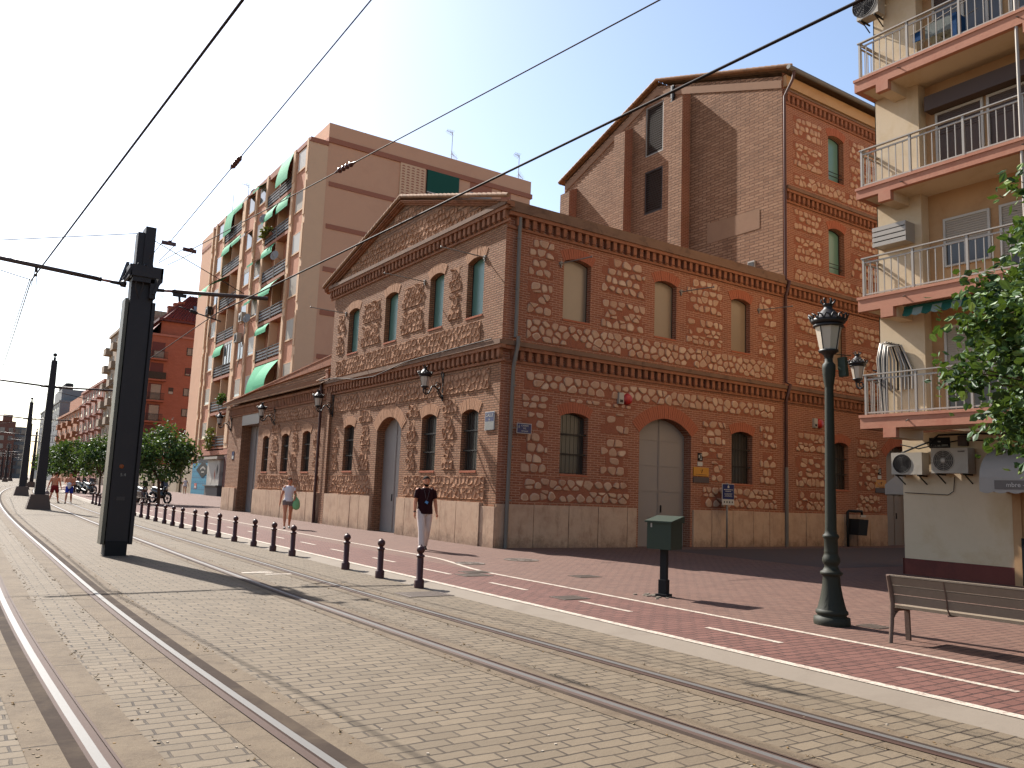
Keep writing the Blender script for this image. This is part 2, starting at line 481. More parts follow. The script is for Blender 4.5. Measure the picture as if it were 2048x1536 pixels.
M['pave_grey'] = paver('grey_tramway_pavers', S(144, 131, 112), S(126, 114, 97), S(60, 50, 42), .24, .115, .009, S(116, 102, 84), .5, speck=S(160, 150, 134))
M['pave_pink'] = paver('pink_pavement_bricks', S(136, 103, 91), S(121, 89, 79), S(66, 46, 42), .22, .11, .009, S(128, 106, 96), .5, speck=S(166, 142, 132), bump=.6)
M['pave_red'] = paver('red_cycle_lane_bricks', S(136, 94, 85), S(118, 79, 71), S(56, 34, 32), .22, .11, .011, S(122, 88, 80), .45, speck=S(156, 122, 112), bump=.8)
M['ground'] = plain('far_pale_paving', S(160, 148, 138), .9, var=.12, sc=.5, bump=.1)
M['asphalt'] = plain('side_street_asphalt', S(84, 72, 70), .92, var=.18, sc=3, bump=.4)
def stripmat():
    t = NT('rail_bedding_concrete')
    p = t.n('ShaderNodeSeparateXYZ'); t.l(t.pos(), p.inputs[0])
    j = t.math('LESS_THAN', t.math('FRACT', t.math('MULTIPLY', t.math('ADD', p.outputs[1], t.math('MULTIPLY', t.noise(9, 3), .03)), .95)), .018)
    col = t.ramp(t.noise(2.2, 7, .75), [(.28, S(104, 90, 74)), (.5, S(128, 114, 96)), (.72, S(140, 126, 106))])
    col = t.mixc(t.math('MULTIPLY', t.ramp(t.noise(7, 6, .8), [(.5, (0, 0, 0)), (.7, (1, 1, 1))]), .5), col, S(92, 78, 64))
    col = t.mixc(t.math('MULTIPLY', j, .75), col, S(52, 42, 34))
    return t.done(col, .88, 0, t.bump(t.math('SUBTRACT', t.noise(28, 5, .75), j), .6, .01), .2)


M['strip'] = stripmat()
M['stripdark'] = plain('tarry_rail_joint', S(78, 68, 62), .95, var=.35, sc=3, bump=.5, dirt=S(116, 104, 90), spec=.08)
M['railhead'] = plain('polished_rail_head', S(120, 120, 120), .6, .2, var=.15, sc=2, bump=.05)
M['railgroove'] = plain('rusty_rail_groove', S(84, 58, 46), .8, .2, var=.3, sc=5)
M['kerb'] = plain('pale_kerb_stone', S(146, 136, 124), .88, var=.14, sc=2, bump=.3, dirt=S(126, 114, 102))


def linemat():
    t = NT('worn_white_line_paint')
    w = t.ramp(t.noise(5.5, 8, .8), [(.36, (0, 0, 0)), (.5, (1, 1, 1))])
    w2 = t.ramp(t.noise(40, 4, .7), [(.35, (0, 0, 0)), (.5, (1, 1, 1))])
    f = t.math('MULTIPLY', w, w2)
    col = t.mixc(f, S(160, 140, 130), S(226, 218, 206))
    return t.done(col, .75, 0, t.bump(t.noise(40, 3, .6), .2, .004), .3)


M['line'] = linemat()

g = MB(); g.quad((-3000, -3000, -.09), (3000, -3000, -.09), (3000, 3000, -.09), (-3000, 3000, -.09))
struct('ground', g, M['ground'], fix=False)

YS = [-30, -25, -20, -18, -16, -15, -14, -13, -12, -11, -10, -9, -8, -7, -6, -5, -2, 0, 5] + [5 + 4 * i for i in range(1, 40)] + [165 + 20 * i for i in range(1, 9)]


def tbend(y):
    return bend(y) + (.0026 * (-5 - y) ** 2 if y < -5 else 0.)


def ribbon(mb, xa, xb, z, y0=-30, y1=330, m=0, zb=None, bend=bend):
    ys = [y for y in YS if y0 < y < y1]
    ys = [y0] + ys + [y1]
    vs = []
    for y in ys: vs += [(xa + bend(y), y, z), (xb + bend(y), y, z if zb is None else zb)]
    mb.add(vs, [(2 * i, 2 * i + 1, 2 * i + 3, 2 * i + 2) for i in range(len(ys) - 1)], m)


b = MB(); ribbon(b, -40, -5.62, -.05); struct('tram_street', b, M['pave_grey'], fix=False)
b = MB()
ribbon(b, -3.62, 9.9, 0., -30, 46); ribbon(b, -3.62, 9.9, 0., 46, 330)
b.quad((9.9, -30, 0), (60, -30, 0), (60, 46.2, 0), (9.9, 46.2, 0))
struct('pavement', b, M['pave_pink'], fix=False)
b = MB(); ribbon(b, -5.2, -3.62, .0); struct('cycle_path', b, M['pave_red'], fix=False)
b = MB(); b.quad((5, -6.3, .004), (60, -6.3, .004), (60, -.9, .004), (5, -.9, .004)); struct('road', b, M['asphalt'], fix=False)
b = MB(); ribbon(b, -5.62, -5.33, -.05, zb=-.002); ribbon(b, -5.33, -5.2, -.002, zb=0.); struct('kerb', b, M['kerb'], fix=False)
b = MB()
ribbon(b, -5.325, -5.215, .004, y1=200)
ribbon(b, -3.66, -3.57, .004, -30, -5.6)
n = 8
vs = []
for i in range(n + 1):
    t = i / n; e = t * t * (3 - 2 * t); x = -3.615 + .56 * e; y = -5.6 + 3.4 * t
    vs += [(x - .045, y, .004), (x + .045, y, .004)]
b.add(vs, [(2 * i, 2 * i + 1, 2 * i + 3, 2 * i + 2) for i in range(n)])
ribbon(b, -3.1, -3.01, .004, -2.2, 200)
for k in range(46):
    y = -14.55 - 2.25 * 4 + 2.25 * k
    xx = -4.44 if y < -5 else (-4.28 if y > -1 else -4.38)
    ribbon(b, xx - .04, xx + .04, .004, y, y + 1.0)
struct('lane_lines', b, M['line'], fix=False)

# small worn paint patch and broken white marks between the tracks
b = MB()
for (x, y, a, c) in ((-7.3, -4.2, .5, .12), (-7.05, -4.5, .42, .1), (-7.2, -4.05, .3, .07)):
    b.cbox((x, y, -.046), (a / 2, c / 2, .0015), R.uniform(-.1, .1))
struct('worn_road_mark', b, M['line'], fix=False)


def track(label, xc, bed):
    t = thing('tram_track', label, 'tram track', (xc, 0, -.05), group='metre gauge tram tracks')

    def rb(mb, a, c, z, m=0, zb=None): ribbon(mb, a, c, z, m=m, zb=zb, bend=tbend)
    for sgn in (-1, 1):
        x = xc + sgn * .48
        b = MB()
        # head on the outside, groove and lip on the inside of the gauge
        rb(b, x, x + sgn * .052, -.036)
        rb(b, x + sgn * .052, x + sgn * .07, -.036, 1, -.047)
        rb(b, x, x - sgn * .004, -.036, 1, -.0458)
        rb(b, x - sgn * .004, x - sgn * .05, -.0458, 1)
        rb(b, x - sgn * .05, x - sgn * .066, -.04, 1)
        b.build('rail', [M['railhead'], M['railgroove']], t, fix=False)
        k = MB(); rb(k, x + sgn * .07, x + sgn * (.07 + bed * .45), -.0458); k.build('tarred_joint', M['stripdark'], t, fix=False)
        for a, c in ((x + sgn * (.07 + bed * .45), x + sgn * (.07 + bed * 1.3)), (x - sgn * .066, x - sgn * (.066 + bed))):
            k = MB(); rb(k, a, c, -.0462); k.build('bedding_strip', M['strip'], t, fix=False)
    return t


track('metre gauge tram track on the far side of the masts with bright polished rails', -10.46, .2)
track('metre gauge tram track between the masts and the bollards', -7.245, .13)

# sandy grit and dry weeds gathered along the bedding strips
b = MB()
for xc, bd in ((-10.46, .29), (-7.245, .21)):
    for off in (-.48 - bd, -.48 + bd, .48 - bd, .48 + bd):
        for k in range(170 if xc < -9 else 110):
            y = -15.5 + 24 * R.random() ** 1.5
            x = xc + off + R.gauss(0, .025) + tbend(y)
            s = R.uniform(.003, .009); a = R.uniform(0, 3)
            b.cbox((x, y, -.045), (s, s * R.uniform(.4, 1), s * .35), a, R.choice((0, 0, 1)))
            if R.random() < .14:
                for q in range(4):
                    an = R.uniform(0, 6.3); l = R.uniform(.015, .04)
                    b.add([(x, y, -.046), (x + .006, y, -.046), (x + l * math.cos(an), y + l * math.sin(an), -.046 + l * .7)], [(0, 1, 2)], 1)
for k in range(240):
    x = R.uniform(-11.8, -5.7); y = R.uniform(-15.5, 0); s = R.uniform(.003, .008)
    b.cbox((x, y, -.047), (s, s, s * .4), R.uniform(0, 3), R.choice((0, 1, 2)))
tag(b.build('street_grit', [plain('pale_grit', S(160, 144, 120), .95, bump=0), plain('dry_weed', S(158, 128, 82), .95, bump=0), plain('bright_litter', S(200, 190, 176), .9, bump=0)], fix=False), 'sandy grit and dry weeds gathered along the tram rails', 'grit', kind='stuff')

# covers let into the paving
M['cover'] = plain('iron_cover', S(112, 100, 92), .6, .3, var=.25, sc=30, bump=.8)


def round_cover(x, y, r, label):
    t = thing('manhole_cover', label, 'manhole cover', (x, y, .002), group='covers in the paving')
    b = MB(); b.lathe([(r, 0), (r, .006), (r * .9, .006), (r * .88, .003), (r * .8, .003), (r * .78, .006), (0.001, .006)], (x, y, .002), 28, sm=False)
    for k in range(10):
        a = k * PI / 5; b.bar((x + .25 * r * math.cos(a), y + .25 * r * math.sin(a), .009), (x + .7 * r * math.cos(a), y + .7 * r * math.sin(a), .009), .03, .004)
    b.build('lid', M['cover'], t); return t


def square_cover(x, y, w, d, label, z=.002):
    t = thing('utility_cover', label, 'utility cover', (x, y, z), group='covers in the paving')
    b = MB()
    b.box(x - w / 2, x + w / 2, y - d / 2, y + d / 2, z, z + .005)
    for k in range(5):
        yy = y - d / 2 + d * (k + .5) / 5; b.box(x - w * .42, x + w * .42, yy - d * .04, yy + d * .04, z + .005, z + .008)
    b.build('lid', M['cover'], t); return t


round_cover(-2.99, -3.79, .3, 'round manhole cover straddling the inner white line near the walking man')
round_cover(-1.38, -3.24, .38, 'largest round manhole cover, nearest the museum corner')
square_cover(-3.8, -5.3, .5, .35, 'square cover in the cycle lane by the white line, beside a second one')
square_cover(-4.1, -5.75, .55, .4, 'square cover in the middle of the cycle lane facing the nearest bollard')
square_cover(-2.2, -6.39, .5, .35, 'dark square cover on the open pavement in front of the museum door')
square_cover(-4.36, -8.72, .45, .35, 'square cover in the red cycle lane facing the green post box')
square_cover(-5.95, -7.45, .7, .5, 'large flat cover in the grey paving at the foot of the nearest bollard', -.049)
square_cover(-2.35, -12.0, .3, .3, 'small pale cover behind the end of the timber bench')
# ---------------------------------------------------------------- the brick museum
MUS = thing('brick_museum', 'red brick and rubble stone museum with arched windows, gabled front and tall rear block', 'building', (0, 0, 0))
LEFT = lambda u, z, d=0.: Vector((-d, u, z))
RIGHT = lambda u, z, d=0.: Vector((u, -d, z))


def arch(u0, u1, z0, zt, rise, n=8, grow=0.):
    w = (u1 - u0) / 2; um = (u0 + u1) / 2
    r = (w * w + rise * rise) / (2 * rise); zc = zt - r
    a0 = math.asin(min(1, w / r))
    pts = [(u0, z0), (u1, z0)]
    for i in range(n + 1):
        a = a0 - 2 * a0 * i / n
        pts.append((um + r * math.sin(a), zc + r * math.cos(a)))
    return pts, (um, zc, r, a0)


def clip(poly, a, b, c):
    """keep a*x+b*y<=c"""
    out = []
    for i, p in enumerate(poly):
        q = poly[(i + 1) % len(poly)]
        dp = a * p[0] + b * p[1] - c; dq = a * q[0] + b * q[1] - c
        if dp <= 0: out.append(p)
        if dp * dq < 0:
            t = dp / (dp - dq); out.append((p[0] + (q[0] - p[0]) * t, p[1] + (q[1] - p[1]) * t))
    return out


def teeth(u0, u1, z0, z1, l=True, r=True, step=.33, ins=.13):
    out = []; z = z0; k = 0
    while z < z1 - .02:
        zz = min(z + step, z1); i = ins if k % 2 else 0
        out.append((u0 + (i if l else 0), u1 - (i if r else 0), z, zz)); z = zz; k += 1
    return out


def rubble(mb, P, rects, cell=.24, h=.03, mort=.006, gap=.02, drop=.08, rnd=R, ridge=False):
    """mortar bed and separate rough stones filling a set of rectangles (mats: 0 mortar, 1 stone)"""
    for (u0, u1, z0, z1) in rects:
        mb.add([P(u0, z0, mort), P(u1, z0, mort), P(u1, z1, mort), P(u0, z1, mort)], [(0, 1, 2, 3)], 0)
        for a, b_ in (((u0, z0), (u1, z0)), ((u1, z0), (u1, z1)), ((u1, z1), (u0, z1)), ((u0, z1), (u0, z0))):
            mb.add([P(*a, 0), P(*b_, 0), P(*b_, mort), P(*a, mort)], [(0, 1, 2, 3)], 0)
    U0 = min(q[0] for q in rects); U1 = max(q[1] for q in rects); Z0 = min(q[2] for q in rects); Z1 = max(q[3] for q in rects)
    nu = max(1, round((U1 - U0) / cell)); nz = max(1, round((Z1 - Z0) / (cell * .82)))
    du = (U1 - U0) / nu; dz = (Z1 - Z0) / nz
    seeds = {}
    for i in range(-1, nu + 1):
        for j in range(-1, nz + 1):
            seeds[i, j] = (U0 + (i + .5 + (j % 2) * .5 - .25 + rnd.uniform(-.36, .36)) * du, Z0 + (j + .5 + rnd.uniform(-.36, .36)) * dz)
    for (i, j), s in seeds.items():
        rc = next((q for q in rects if q[0] <= s[0] <= q[1] and q[2] <= s[1] <= q[3]), None)
        if rc is None or rnd.random() < drop: continue
        poly = [(s[0] - du * 1.3, s[1] - dz * 1.3), (s[0] + du * 1.3, s[1] - dz * 1.3), (s[0] + du * 1.3, s[1] + dz * 1.3), (s[0] - du * 1.3, s[1] + dz * 1.3)]
        for a in range(-2, 3):
            for b_ in range(-2, 3):
                if (a or b_) and (i + a, j + b_) in seeds:
                    o = seeds[i + a, j + b_]
                    nx, ny = o[0] - s[0], o[1] - s[1]
                    poly = clip(poly, nx, ny, (o[0] ** 2 + o[1] ** 2 - s[0] ** 2 - s[1] ** 2) / 2)
                    if not poly: break
            if not poly: break
        for pl in ((-1, 0, -rc[0]), (1, 0, rc[1]), (0, -1, -rc[2]), (0, 1, rc[3])):
            poly = clip(poly, *pl) if poly else poly
        if len(poly) < 3: continue
        cx = sum(p[0] for p in poly) / len(poly); cz = sum(p[1] for p in poly) / len(poly)
        rr = sum(math.hypot(p[0] - cx, p[1] - cz) for p in poly) / len(poly)
        if rr < .035: continue
        g = gap * rnd.uniform(.7, 1.7)
        k = max(.3, 1 - g / rr)
        poly = [(cx + (p[0] - cx) * k, cz + (p[1] - cz) * k) for p in poly]
        ring = []
        for q in range(len(poly)):
            a, b_ = poly[q], poly[(q + 1) % len(poly)]
            c1 = rnd.uniform(.16, .3)
            ring += [(a[0] + (b_[0] - a[0]) * c1, a[1] + (b_[1] - a[1]) * c1), (a[0] + (b_[0] - a[0]) * (1 - c1), a[1] + (b_[1] - a[1]) * (1 - c1))]
        hh = h * rnd.uniform(.5, 1.4); tu = rnd.uniform(-.08, .08); tz = rnd.uniform(-.08, .08)
        n = len(ring)
        vs = [P(p[0], p[1], mort - .003) for p in ring]
        prof = ((.97, 1.), (.86, .9), (.76, .15)) if ridge else ((.93, .7), (.72, 1.))
        for f, e in prof:
            w_ = 0 if ridge and e > .5 else 1
            vs += [P(cx + (p[0] - cx) * f, cz + (p[1] - cz) * f, max(mort + .002, mort + hh * e + w_ * ((p[0] - cx) * tu + (p[1] - cz) * tz))) for p in ring]
        L_ = len(prof)
        fs = [(j * n + q, j * n + (q + 1) % n, (j + 1) * n + (q + 1) % n, (j + 1) * n + q) for j in range(L_) for q in range(n)]
        if ridge: mb.add(vs, fs, 0, False)
        else: mb.add(vs, fs, 1, False)
        mb.add(vs[L_ * n:], [tuple(range(n))], 1, False)


def voussoirs(mb, P, info, u0, u1, depth=.34, proud=.012, n=None, pad=.03):
    um, zc, r, a0 = info
    a1 = a0 + pad / r
    n = n or max(7, int(2 * a1 * (r + depth * .5) / .085))
    for i in range(n):
        t0 = -a1 + 2 * a1 * (i + .06) / n; t1 = -a1 + 2 * a1 * (i + .94) / n
        pr = proud * R.uniform(.7, 1.3)
        q = [(um + (r + e) * math.sin(t), zc + (r + e) * math.cos(t)) for t, e in ((t0, .0), (t1, .0), (t1, depth), (t0, depth))]
        v = [P(*p, -.02) for p in q] + [P(*p, pr) for p in q]
        mb.add(v, [(0, 3, 2, 1), (4, 5, 6, 7), (0, 1, 5, 4), (1, 2, 6, 5), (2, 3, 7, 6), (3, 0, 4, 7)])


def band(mb, P, u0, u1, zt, p=.2, dz=.0, pitch=.262, m=0, mcap=1, phase=.13, cap=.12, hd=.23):
    def bx(a, b, za, zb, d0, d1, mm):
        v = [P(u, z, d) for d in (d0, d1) for z in (za, zb) for u in (a, b)]
        mb.add(v, [(0, 1, 3, 2), (4, 6, 7, 5), (0, 4, 5, 1), (2, 3, 7, 6), (0, 2, 6, 4), (1, 5, 7, 3)], mm)
    bx(u0, u1, zt - cap, zt, 0, p, mcap)
    bx(u0, u1, zt - cap - .1, zt - cap, 0, p * .8, m)
    z1 = zt - cap - .1
    u = u0 + phase
    while u < u1 - .05:
        w = .125 * R.uniform(.92, 1.06)
        bx(u, min(u1, u + w), z1 - hd, z1, 0, p * .62, m)
        bx(u + .02, min(u1, u + w - .02), z1 - hd - .035, z1 - hd, 0, p * .45, m)
        u += pitch
    bx(u0, u1, z1 - hd - .105, z1 - hd - .035, 0, p * .28, m)


def opening(P, side, pts, info, kind, depth=.33, pane='glass_dark', u=None, z=None):
    """reveal, arch ring and the window or door inside; pts is the outline (u, z)"""
    depth = {'upper': .17, 'tall': .2, 'ground': .2, 'door': .3}[kind]
    ring = MB(); voussoirs(ring, P, info, *u, depth=.4 if kind == 'door' else .3)
    ring.build('brick_arch', M['archw' if P is LEFT else 'arch'], MUS, fix=False)
    n = len(pts)
    nm = 'door' if kind in ('door', 'portal') else 'window'
    w = MB()
    din = -depth
    if nm == 'door':
        w.poly([[P(*p, din) for p in pts]], 0)
        um = (u[0] + u[1]) / 2
        zt = max(p[1] for p in pts)
        # stiles and rails of the two steel leaves
        for a in (u[0] + .02, um - .035, um + .005, u[1] - .05):
            hgt = zt if abs(a - um) < .1 else pts[2][1]
            v = [P(a, .03, din), P(a + .03, .03, din), P(a + .03, hgt - .03, din), P(a, hgt - .03, din)]
            v += [q + (P(0, 0, .02) - P(0, 0, 0)) for q in v]
            w.add(v, [(4, 5, 6, 7), (0, 1, 5, 4), (1, 2, 6, 5), (2, 3, 7, 6), (3, 0, 4, 7)], 0)
        for k in range(1, 5):
            zz = zt * k / 5 + .1
            v = [P(u[0], zz, din), P(u[1], zz, din), P(u[1], zz + .035, din), P(u[0], zz + .035, din)]
            if zz < pts[2][1] + .1:
                v += [q + (P(0, 0, .012) - P(0, 0, 0)) for q in v]
                w.add(v, [(4, 5, 6, 7), (0, 1, 5, 4), (1, 2, 6, 5), (2, 3, 7, 6), (3, 0, 4, 7)], 0)
        o = w.build('door', M['doorgrey'], MUS)
        hd = MB(); a = P(um + .1, 1.0, din + .02); hd.bar(a, a + Vector((0, 0, .22)), .035, .03)
        hd.build('handle', M['black'], o)
    else:
        fr = MB()
        inn = [(u[0] + (p[0] - u[0]) * .9 + (u[1] - u[0]) * .05, z[0] + .04 + (p[1] - z[0]) * (1 - .07 / (z[1] - z[0]))) for p in pts]
        if kind == 'upper':
            inn = [((p[0] - (u[0] + u[1]) / 2) * .985 + (u[0] + u[1]) / 2, z[0] + .03 + (p[1] - z[0]) * .978) for p in pts]
        fr.poly([[P(*p, din) for p in pts], [P(*p, din) for p in inn]], 0)
        fr.add([P(*p, din) for p in inn] + [P(*p, din - .04) for p in inn], [(i, (i + 1) % n, n + (i + 1) % n, n + i) for i in range(n)], 0)
        o = fr.build('window', M['frame'], MUS)
        gl = MB(); gl.poly([[P(*p, din - .03) for p in inn]], 0)
        gl.build('pane', M[pane], o)
        if kind == 'ground':
            br = MB(); k = 7
            for i in range(1, k):
                uu = u[0] + (u[1] - u[0]) * i / k
                br.tube([P(uu, z[0] + .0, din + .1), P(uu, z[1] - .05 - .12 * abs(i - k / 2) / k, din + .1)], .009, 6)
            for zz in (z[0] + .55, z[0] + 1.1):
                br.bar(P(u[0], zz, din + .1), P(u[1], zz, din + .1), .03, .035)
            br.build('window_bars', M['iron'], o, fix=False)
        elif kind == 'tall':
            br = MB()
            for zz in (z[0] + .25, z[0] + .4):
                br.tube([P(u[0], zz, din + .1), P(u[1], zz, din + .1)], .014, 6)
            br.build('guard_rail', M['iron'], o, fix=False)
    # sloping sill in brick
    if nm == 'window':
        s = MB(); v = []
        for d, zz in ((din, z[0] + .02), (.02, z[0] - .01)):
            v += [P(u[0], zz, d), P(u[1], zz, d)]
        for d, zz in ((din, z[0] - .05), (.02, z[0] - .06)):
            v += [P(u[0], zz, d), P(u[1], zz, d)]
        s.add(v, [(0, 1, 3, 2), (2, 3, 7, 6), (4, 6, 7, 5), (0, 2, 6, 4), (1, 5, 7, 3)])
        s.build('window_sill', M['arch'], MUS)
    return o


def wall(P, outer, holes, mat, depth=.33, name='facade_wall'):
    b = MB()
    b.poly([[P(*p, 0) for p in outer]] + [[P(*p, 0) for p in h] for h in holes], 0)
    for h in holes:
        n = len(h)
        b.add([P(*p, 0) for p in h] + [P(*p, -depth) for p in h], [(i, (i + 1) % n, n + (i + 1) % n, n + i) for i in range(n)], 0)
    return b.build(name, mat, MUS)


def plinth(P, spans, zt=1.13, p=.1, dz=.6):
    b = MB()
    for (a, c) in spans:
        u = a
        while u < c - .01:
            w = min(R.uniform(.75, 1.25), c - u)
            if c - u - w < .35: w = c - u
            d = p + R.uniform(-.006, .006); zz = zt + R.uniform(-.012, .012)
            g = .011
            v = [P(x, z, dd) for dd in (-.05, d) for z in (-.06, zz) for x in (u + g, u + w - g)]
            b.add(v, [(0, 1, 3, 2), (4, 6, 7, 5), (0, 4, 5, 1), (2, 3, 7, 6), (0, 2, 6, 4), (1, 5, 7, 3)])
            u += w
        v = [P(x, z, dd) for dd in (-.05, p - .03) for z in (-.06, zt - .02) for x in (a, c)]
        b.add(v, [(0, 1, 3, 2), (4, 6, 7, 5), (0, 4, 5, 1), (2, 3, 7, 6), (0, 2, 6, 4), (1, 5, 7, 3)])
    b.build('plinth', M['plinth'], MUS, fix=False)


# --- openings: (u0, u1, sill, crown, rise, kind, pane)
LG = [(1.02, 1.9, 1.97, 3.65, .11, 'ground', 'glass_dark'), (3.36, 4.28, 1.97, 3.65, .11, 'ground', 'glass_dark'),
      (5.66, 7.46, -.06, 3.72, .42, 'door', ''), (9.41, 10.3, 1.97, 3.62, .11, 'ground', 'glass_dark')]
LU = [(1.05, 1.95, 6.28, 7.97, .11, 'upper', 'glass_teal'), (3.33, 4.21, 6.28, 7.97, .11, 'upper', 'glass_teal'),
      (6.44, 7.4, 6.28, 7.95, .11, 'upper', 'glass_teal'), (9.6, 10.55, 6.28, 7.93, .11, 'upper', 'glass_teal')]
LW = [(13.74, 14.63, 1.94, 3.58, .11, 'ground', 'glass_dark'), (16.29, 17.2, 1.94, 3.56, .11, 'ground', 'glass_dark'), (18.99, 19.85, 1.94, 3.56, .11, 'ground', 'glass_dark')]
RG = [(2.02, 2.99, 1.98, 3.67, .11, 'ground', 'glass_dark'), (4.93, 7.07, -.06, 3.8, .46, 'door', ''), (8.9, 9.9, 1.98, 3.66, .11, 'ground', 'glass_dark')]
RU = [(1.97, 2.95, 6.28, 8.04, .11, 'upper', 'glass_grey'), (5.45, 6.37, 6.28, 8.04, .11, 'upper', 'glass_grey'), (8.86, 9.78, 6.28, 8.05, .11, 'upper', 'glass_grey')]
RT = [(14.2, 15.11, 1.98, 3.66, .11, 'ground', 'glass_dark'), (17.47, 19.4, -.06, 3.76, .44, 'door', ''),
      (14.12, 15.05, 6.28, 8.04, .11, 'upper', 'glass_grey'), (18.2, 19.15, 6.28, 8.04, .11, 'upper', 'glass_grey'),
      (14.1, 15.05, 9.85, 11.58, .11, 'tall', 'glass_teal'), (18.2, 19.15, 9.85, 11.58, .11, 'tall', 'glass_teal'),
      (14.14, 15.09, 13.4, 15.2, .11, 'tall', 'glass_teal'), (18.2, 19.15, 13.4, 15.2, .11, 'tall', 'glass_teal')]


def holes(P, side, spec):
    hs = []
    for (u0, u1, z0, zt, rise, kind, pane) in spec:
        pts, info = arch(u0, u1, z0, zt, rise)
        hs.append(pts); opening(P, side, pts, info, kind, pane=pane, u=(u0, u1), z=(z0, zt))
    return hs


hl = holes(LEFT, 'l', LG + LU)
wall(LEFT, [(0, -.1), (12.05, -.1), (12.05, 9.1), (0, 9.1)], hl, M['brickw'])
hr = holes(RIGHT, 'r', RG + RU)
wall(RIGHT, [(0, -.1), (11.5, -.1), (11.5, 9.1), (0, 9.1)], hr, M['brick'])
ht = holes(RIGHT, 'r', RT)
wall(RIGHT, [(11.5, -.1), (30, -.1), (30, 16.75), (11.5, 16.75)], ht, M['brick'])
# low wing with the big square portal
hw = holes(LEFT, 'l', LW)
portal = [(20.65, -.06), (23.43, -.06), (23.43, 4.72), (20.65, 4.72)]
wall(LEFT, [(12.05, -.1), (25.76, -.1), (25.76, 5.3), (12.05, 5.3)], hw + [portal], M['brickw'], depth=.55)
b = MB()
b.quad((.5, 20.65, -.06), (.5, 23.43, -.06), (.5, 23.43, 4.2), (.5, 20.65, 4.2), 0)
for yy in (20.7, 21.6, 21.68, 22.55, 22.63, 23.38):
    b.box(.47, .5, yy - .02, yy + .02, 0, 4.2, 0)
for zz in (1.0, 2.0, 3.1):
    b.box(.48, .5, 20.66, 23.42, zz - .015, zz + .015, 0)
o = b.build('door', M['doorgrey'], MUS, fix=False)
b = MB(); b.box(.43, .47, 22.0, 22.06, 1.0, 1.25); b.build('handle', M['black'], o)
b = MB(); b.box(-.02, .5, 20.66, 23.42, 4.2, 4.71); b.build('portal_lintel', M['doorgrey'], MUS)
# back and end walls so that the blocks are solid
b = MB()
b.quad((0, 25.76, -.1), (9, 25.76, -.1), (9, 25.76, 5.7), (0, 25.76, 5.3))
b.quad((0, 12.05, 5.3), (11.5, 12.05, 5.3), (11.5, 12.05, 9.1), (0, 12.05, 9.1))
b.quad((30, 0, -.1), (30, 12.7, -.1), (30, 12.7, 16.6), (30, 0, 16.6))
b.quad((11.5, 12.7, 0), (30, 12.7, 0), (30, 12.7, 16.6), (11.5, 12.7, 16.6))
b.build('rear_wall', M['brick_pale'], MUS, fix=False)

# --- rubble panels
def panels(P, rects_list, name='stone_panel', **kw):
    b = MB()
    for rects in rects_list: rubble(b, P, rects, **kw)
    b.build(name, [M['mortarw' if P is LEFT else 'mortar'], M['stonew' if P is LEFT else 'stone']], MUS, fix=False)


# street front, ground floor
panels(LEFT, [
    teeth(.55, 5.3, 1.2, 1.82, l=False, r=True, step=.31, ins=.0), teeth(7.85, 11.4, 1.2, 1.82, l=False, r=False, step=.31),
    teeth(2.3, 2.95, 2.0, 2.75), teeth(2.3, 2.95, 2.85, 3.55), teeth(4.62, 5.2, 2.0, 2.75), teeth(4.62, 5.2, 2.85, 3.5),
    teeth(8.05, 8.85, 2.0, 2.75), teeth(8.05, 8.85, 2.85, 3.5), teeth(10.75, 11.35, 2.0, 2.75), teeth(10.75, 11.35, 2.85, 3.5),
    [(.5, 11.45, 4.15, 4.72)], teeth(2.2, 3.05, 3.62, 4.0, step=.2), teeth(4.5, 5.3, 3.62, 4.0, step=.2), teeth(8.0, 9.1, 3.65, 4.05, step=.2)], cell=.22, h=.026, gap=.006, drop=0, ridge=True)
# street front, first floor
panels(LEFT, [
    [(1.1, 11.5, 5.5, 6.1)], teeth(2.3, 2.95, 6.35, 7.1), teeth(2.3, 2.95, 7.2, 7.9), teeth(4.55, 6.1, 6.35, 7.1), teeth(4.55, 6.1, 7.2, 7.9),
    teeth(7.75, 9.25, 6.35, 7.1), teeth(7.75, 9.25, 7.2, 7.9), teeth(10.85, 11.6, 6.35, 7.1), teeth(10.85, 11.6, 7.2, 7.9)], cell=.23, h=.026, gap=.006, drop=0, ridge=True)
# pediment
ped = []
for k in range(8):
    z0 = 9.2 + k * .2; y0 = (z0 + .2 - 9.1) / 1.78 * 6.3 - .1
    if k not in (4,): ped.append((y0 + .35, 12.6 - y0 - .35, z0, z0 + .2))
ped = [q for q in ped if q[1] - q[0] > .5]
panels(LEFT, [ped], cell=.24, h=.026, gap=.006, drop=0, ridge=True)
# low wing
panels(LEFT, [
    [(12.6, 20.2, 1.2, 1.8)], teeth(15.1, 15.85, 2.0, 2.75), teeth(15.1, 15.85, 2.85, 3.55), teeth(17.65, 18.55, 2.0, 2.75), teeth(17.65, 18.55, 2.85, 3.55),
    teeth(12.7, 13.3, 2.0, 2.75), teeth(12.7, 13.3, 2.85, 3.55), [(12.6, 20.2, 4.1, 4.6)], teeth(17.5, 18.7, 3.65, 4.0, step=.2), teeth(15, 16, 3.65, 4.0, step=.2)], cell=.22, h=.026, gap=.006, drop=0, ridge=True)
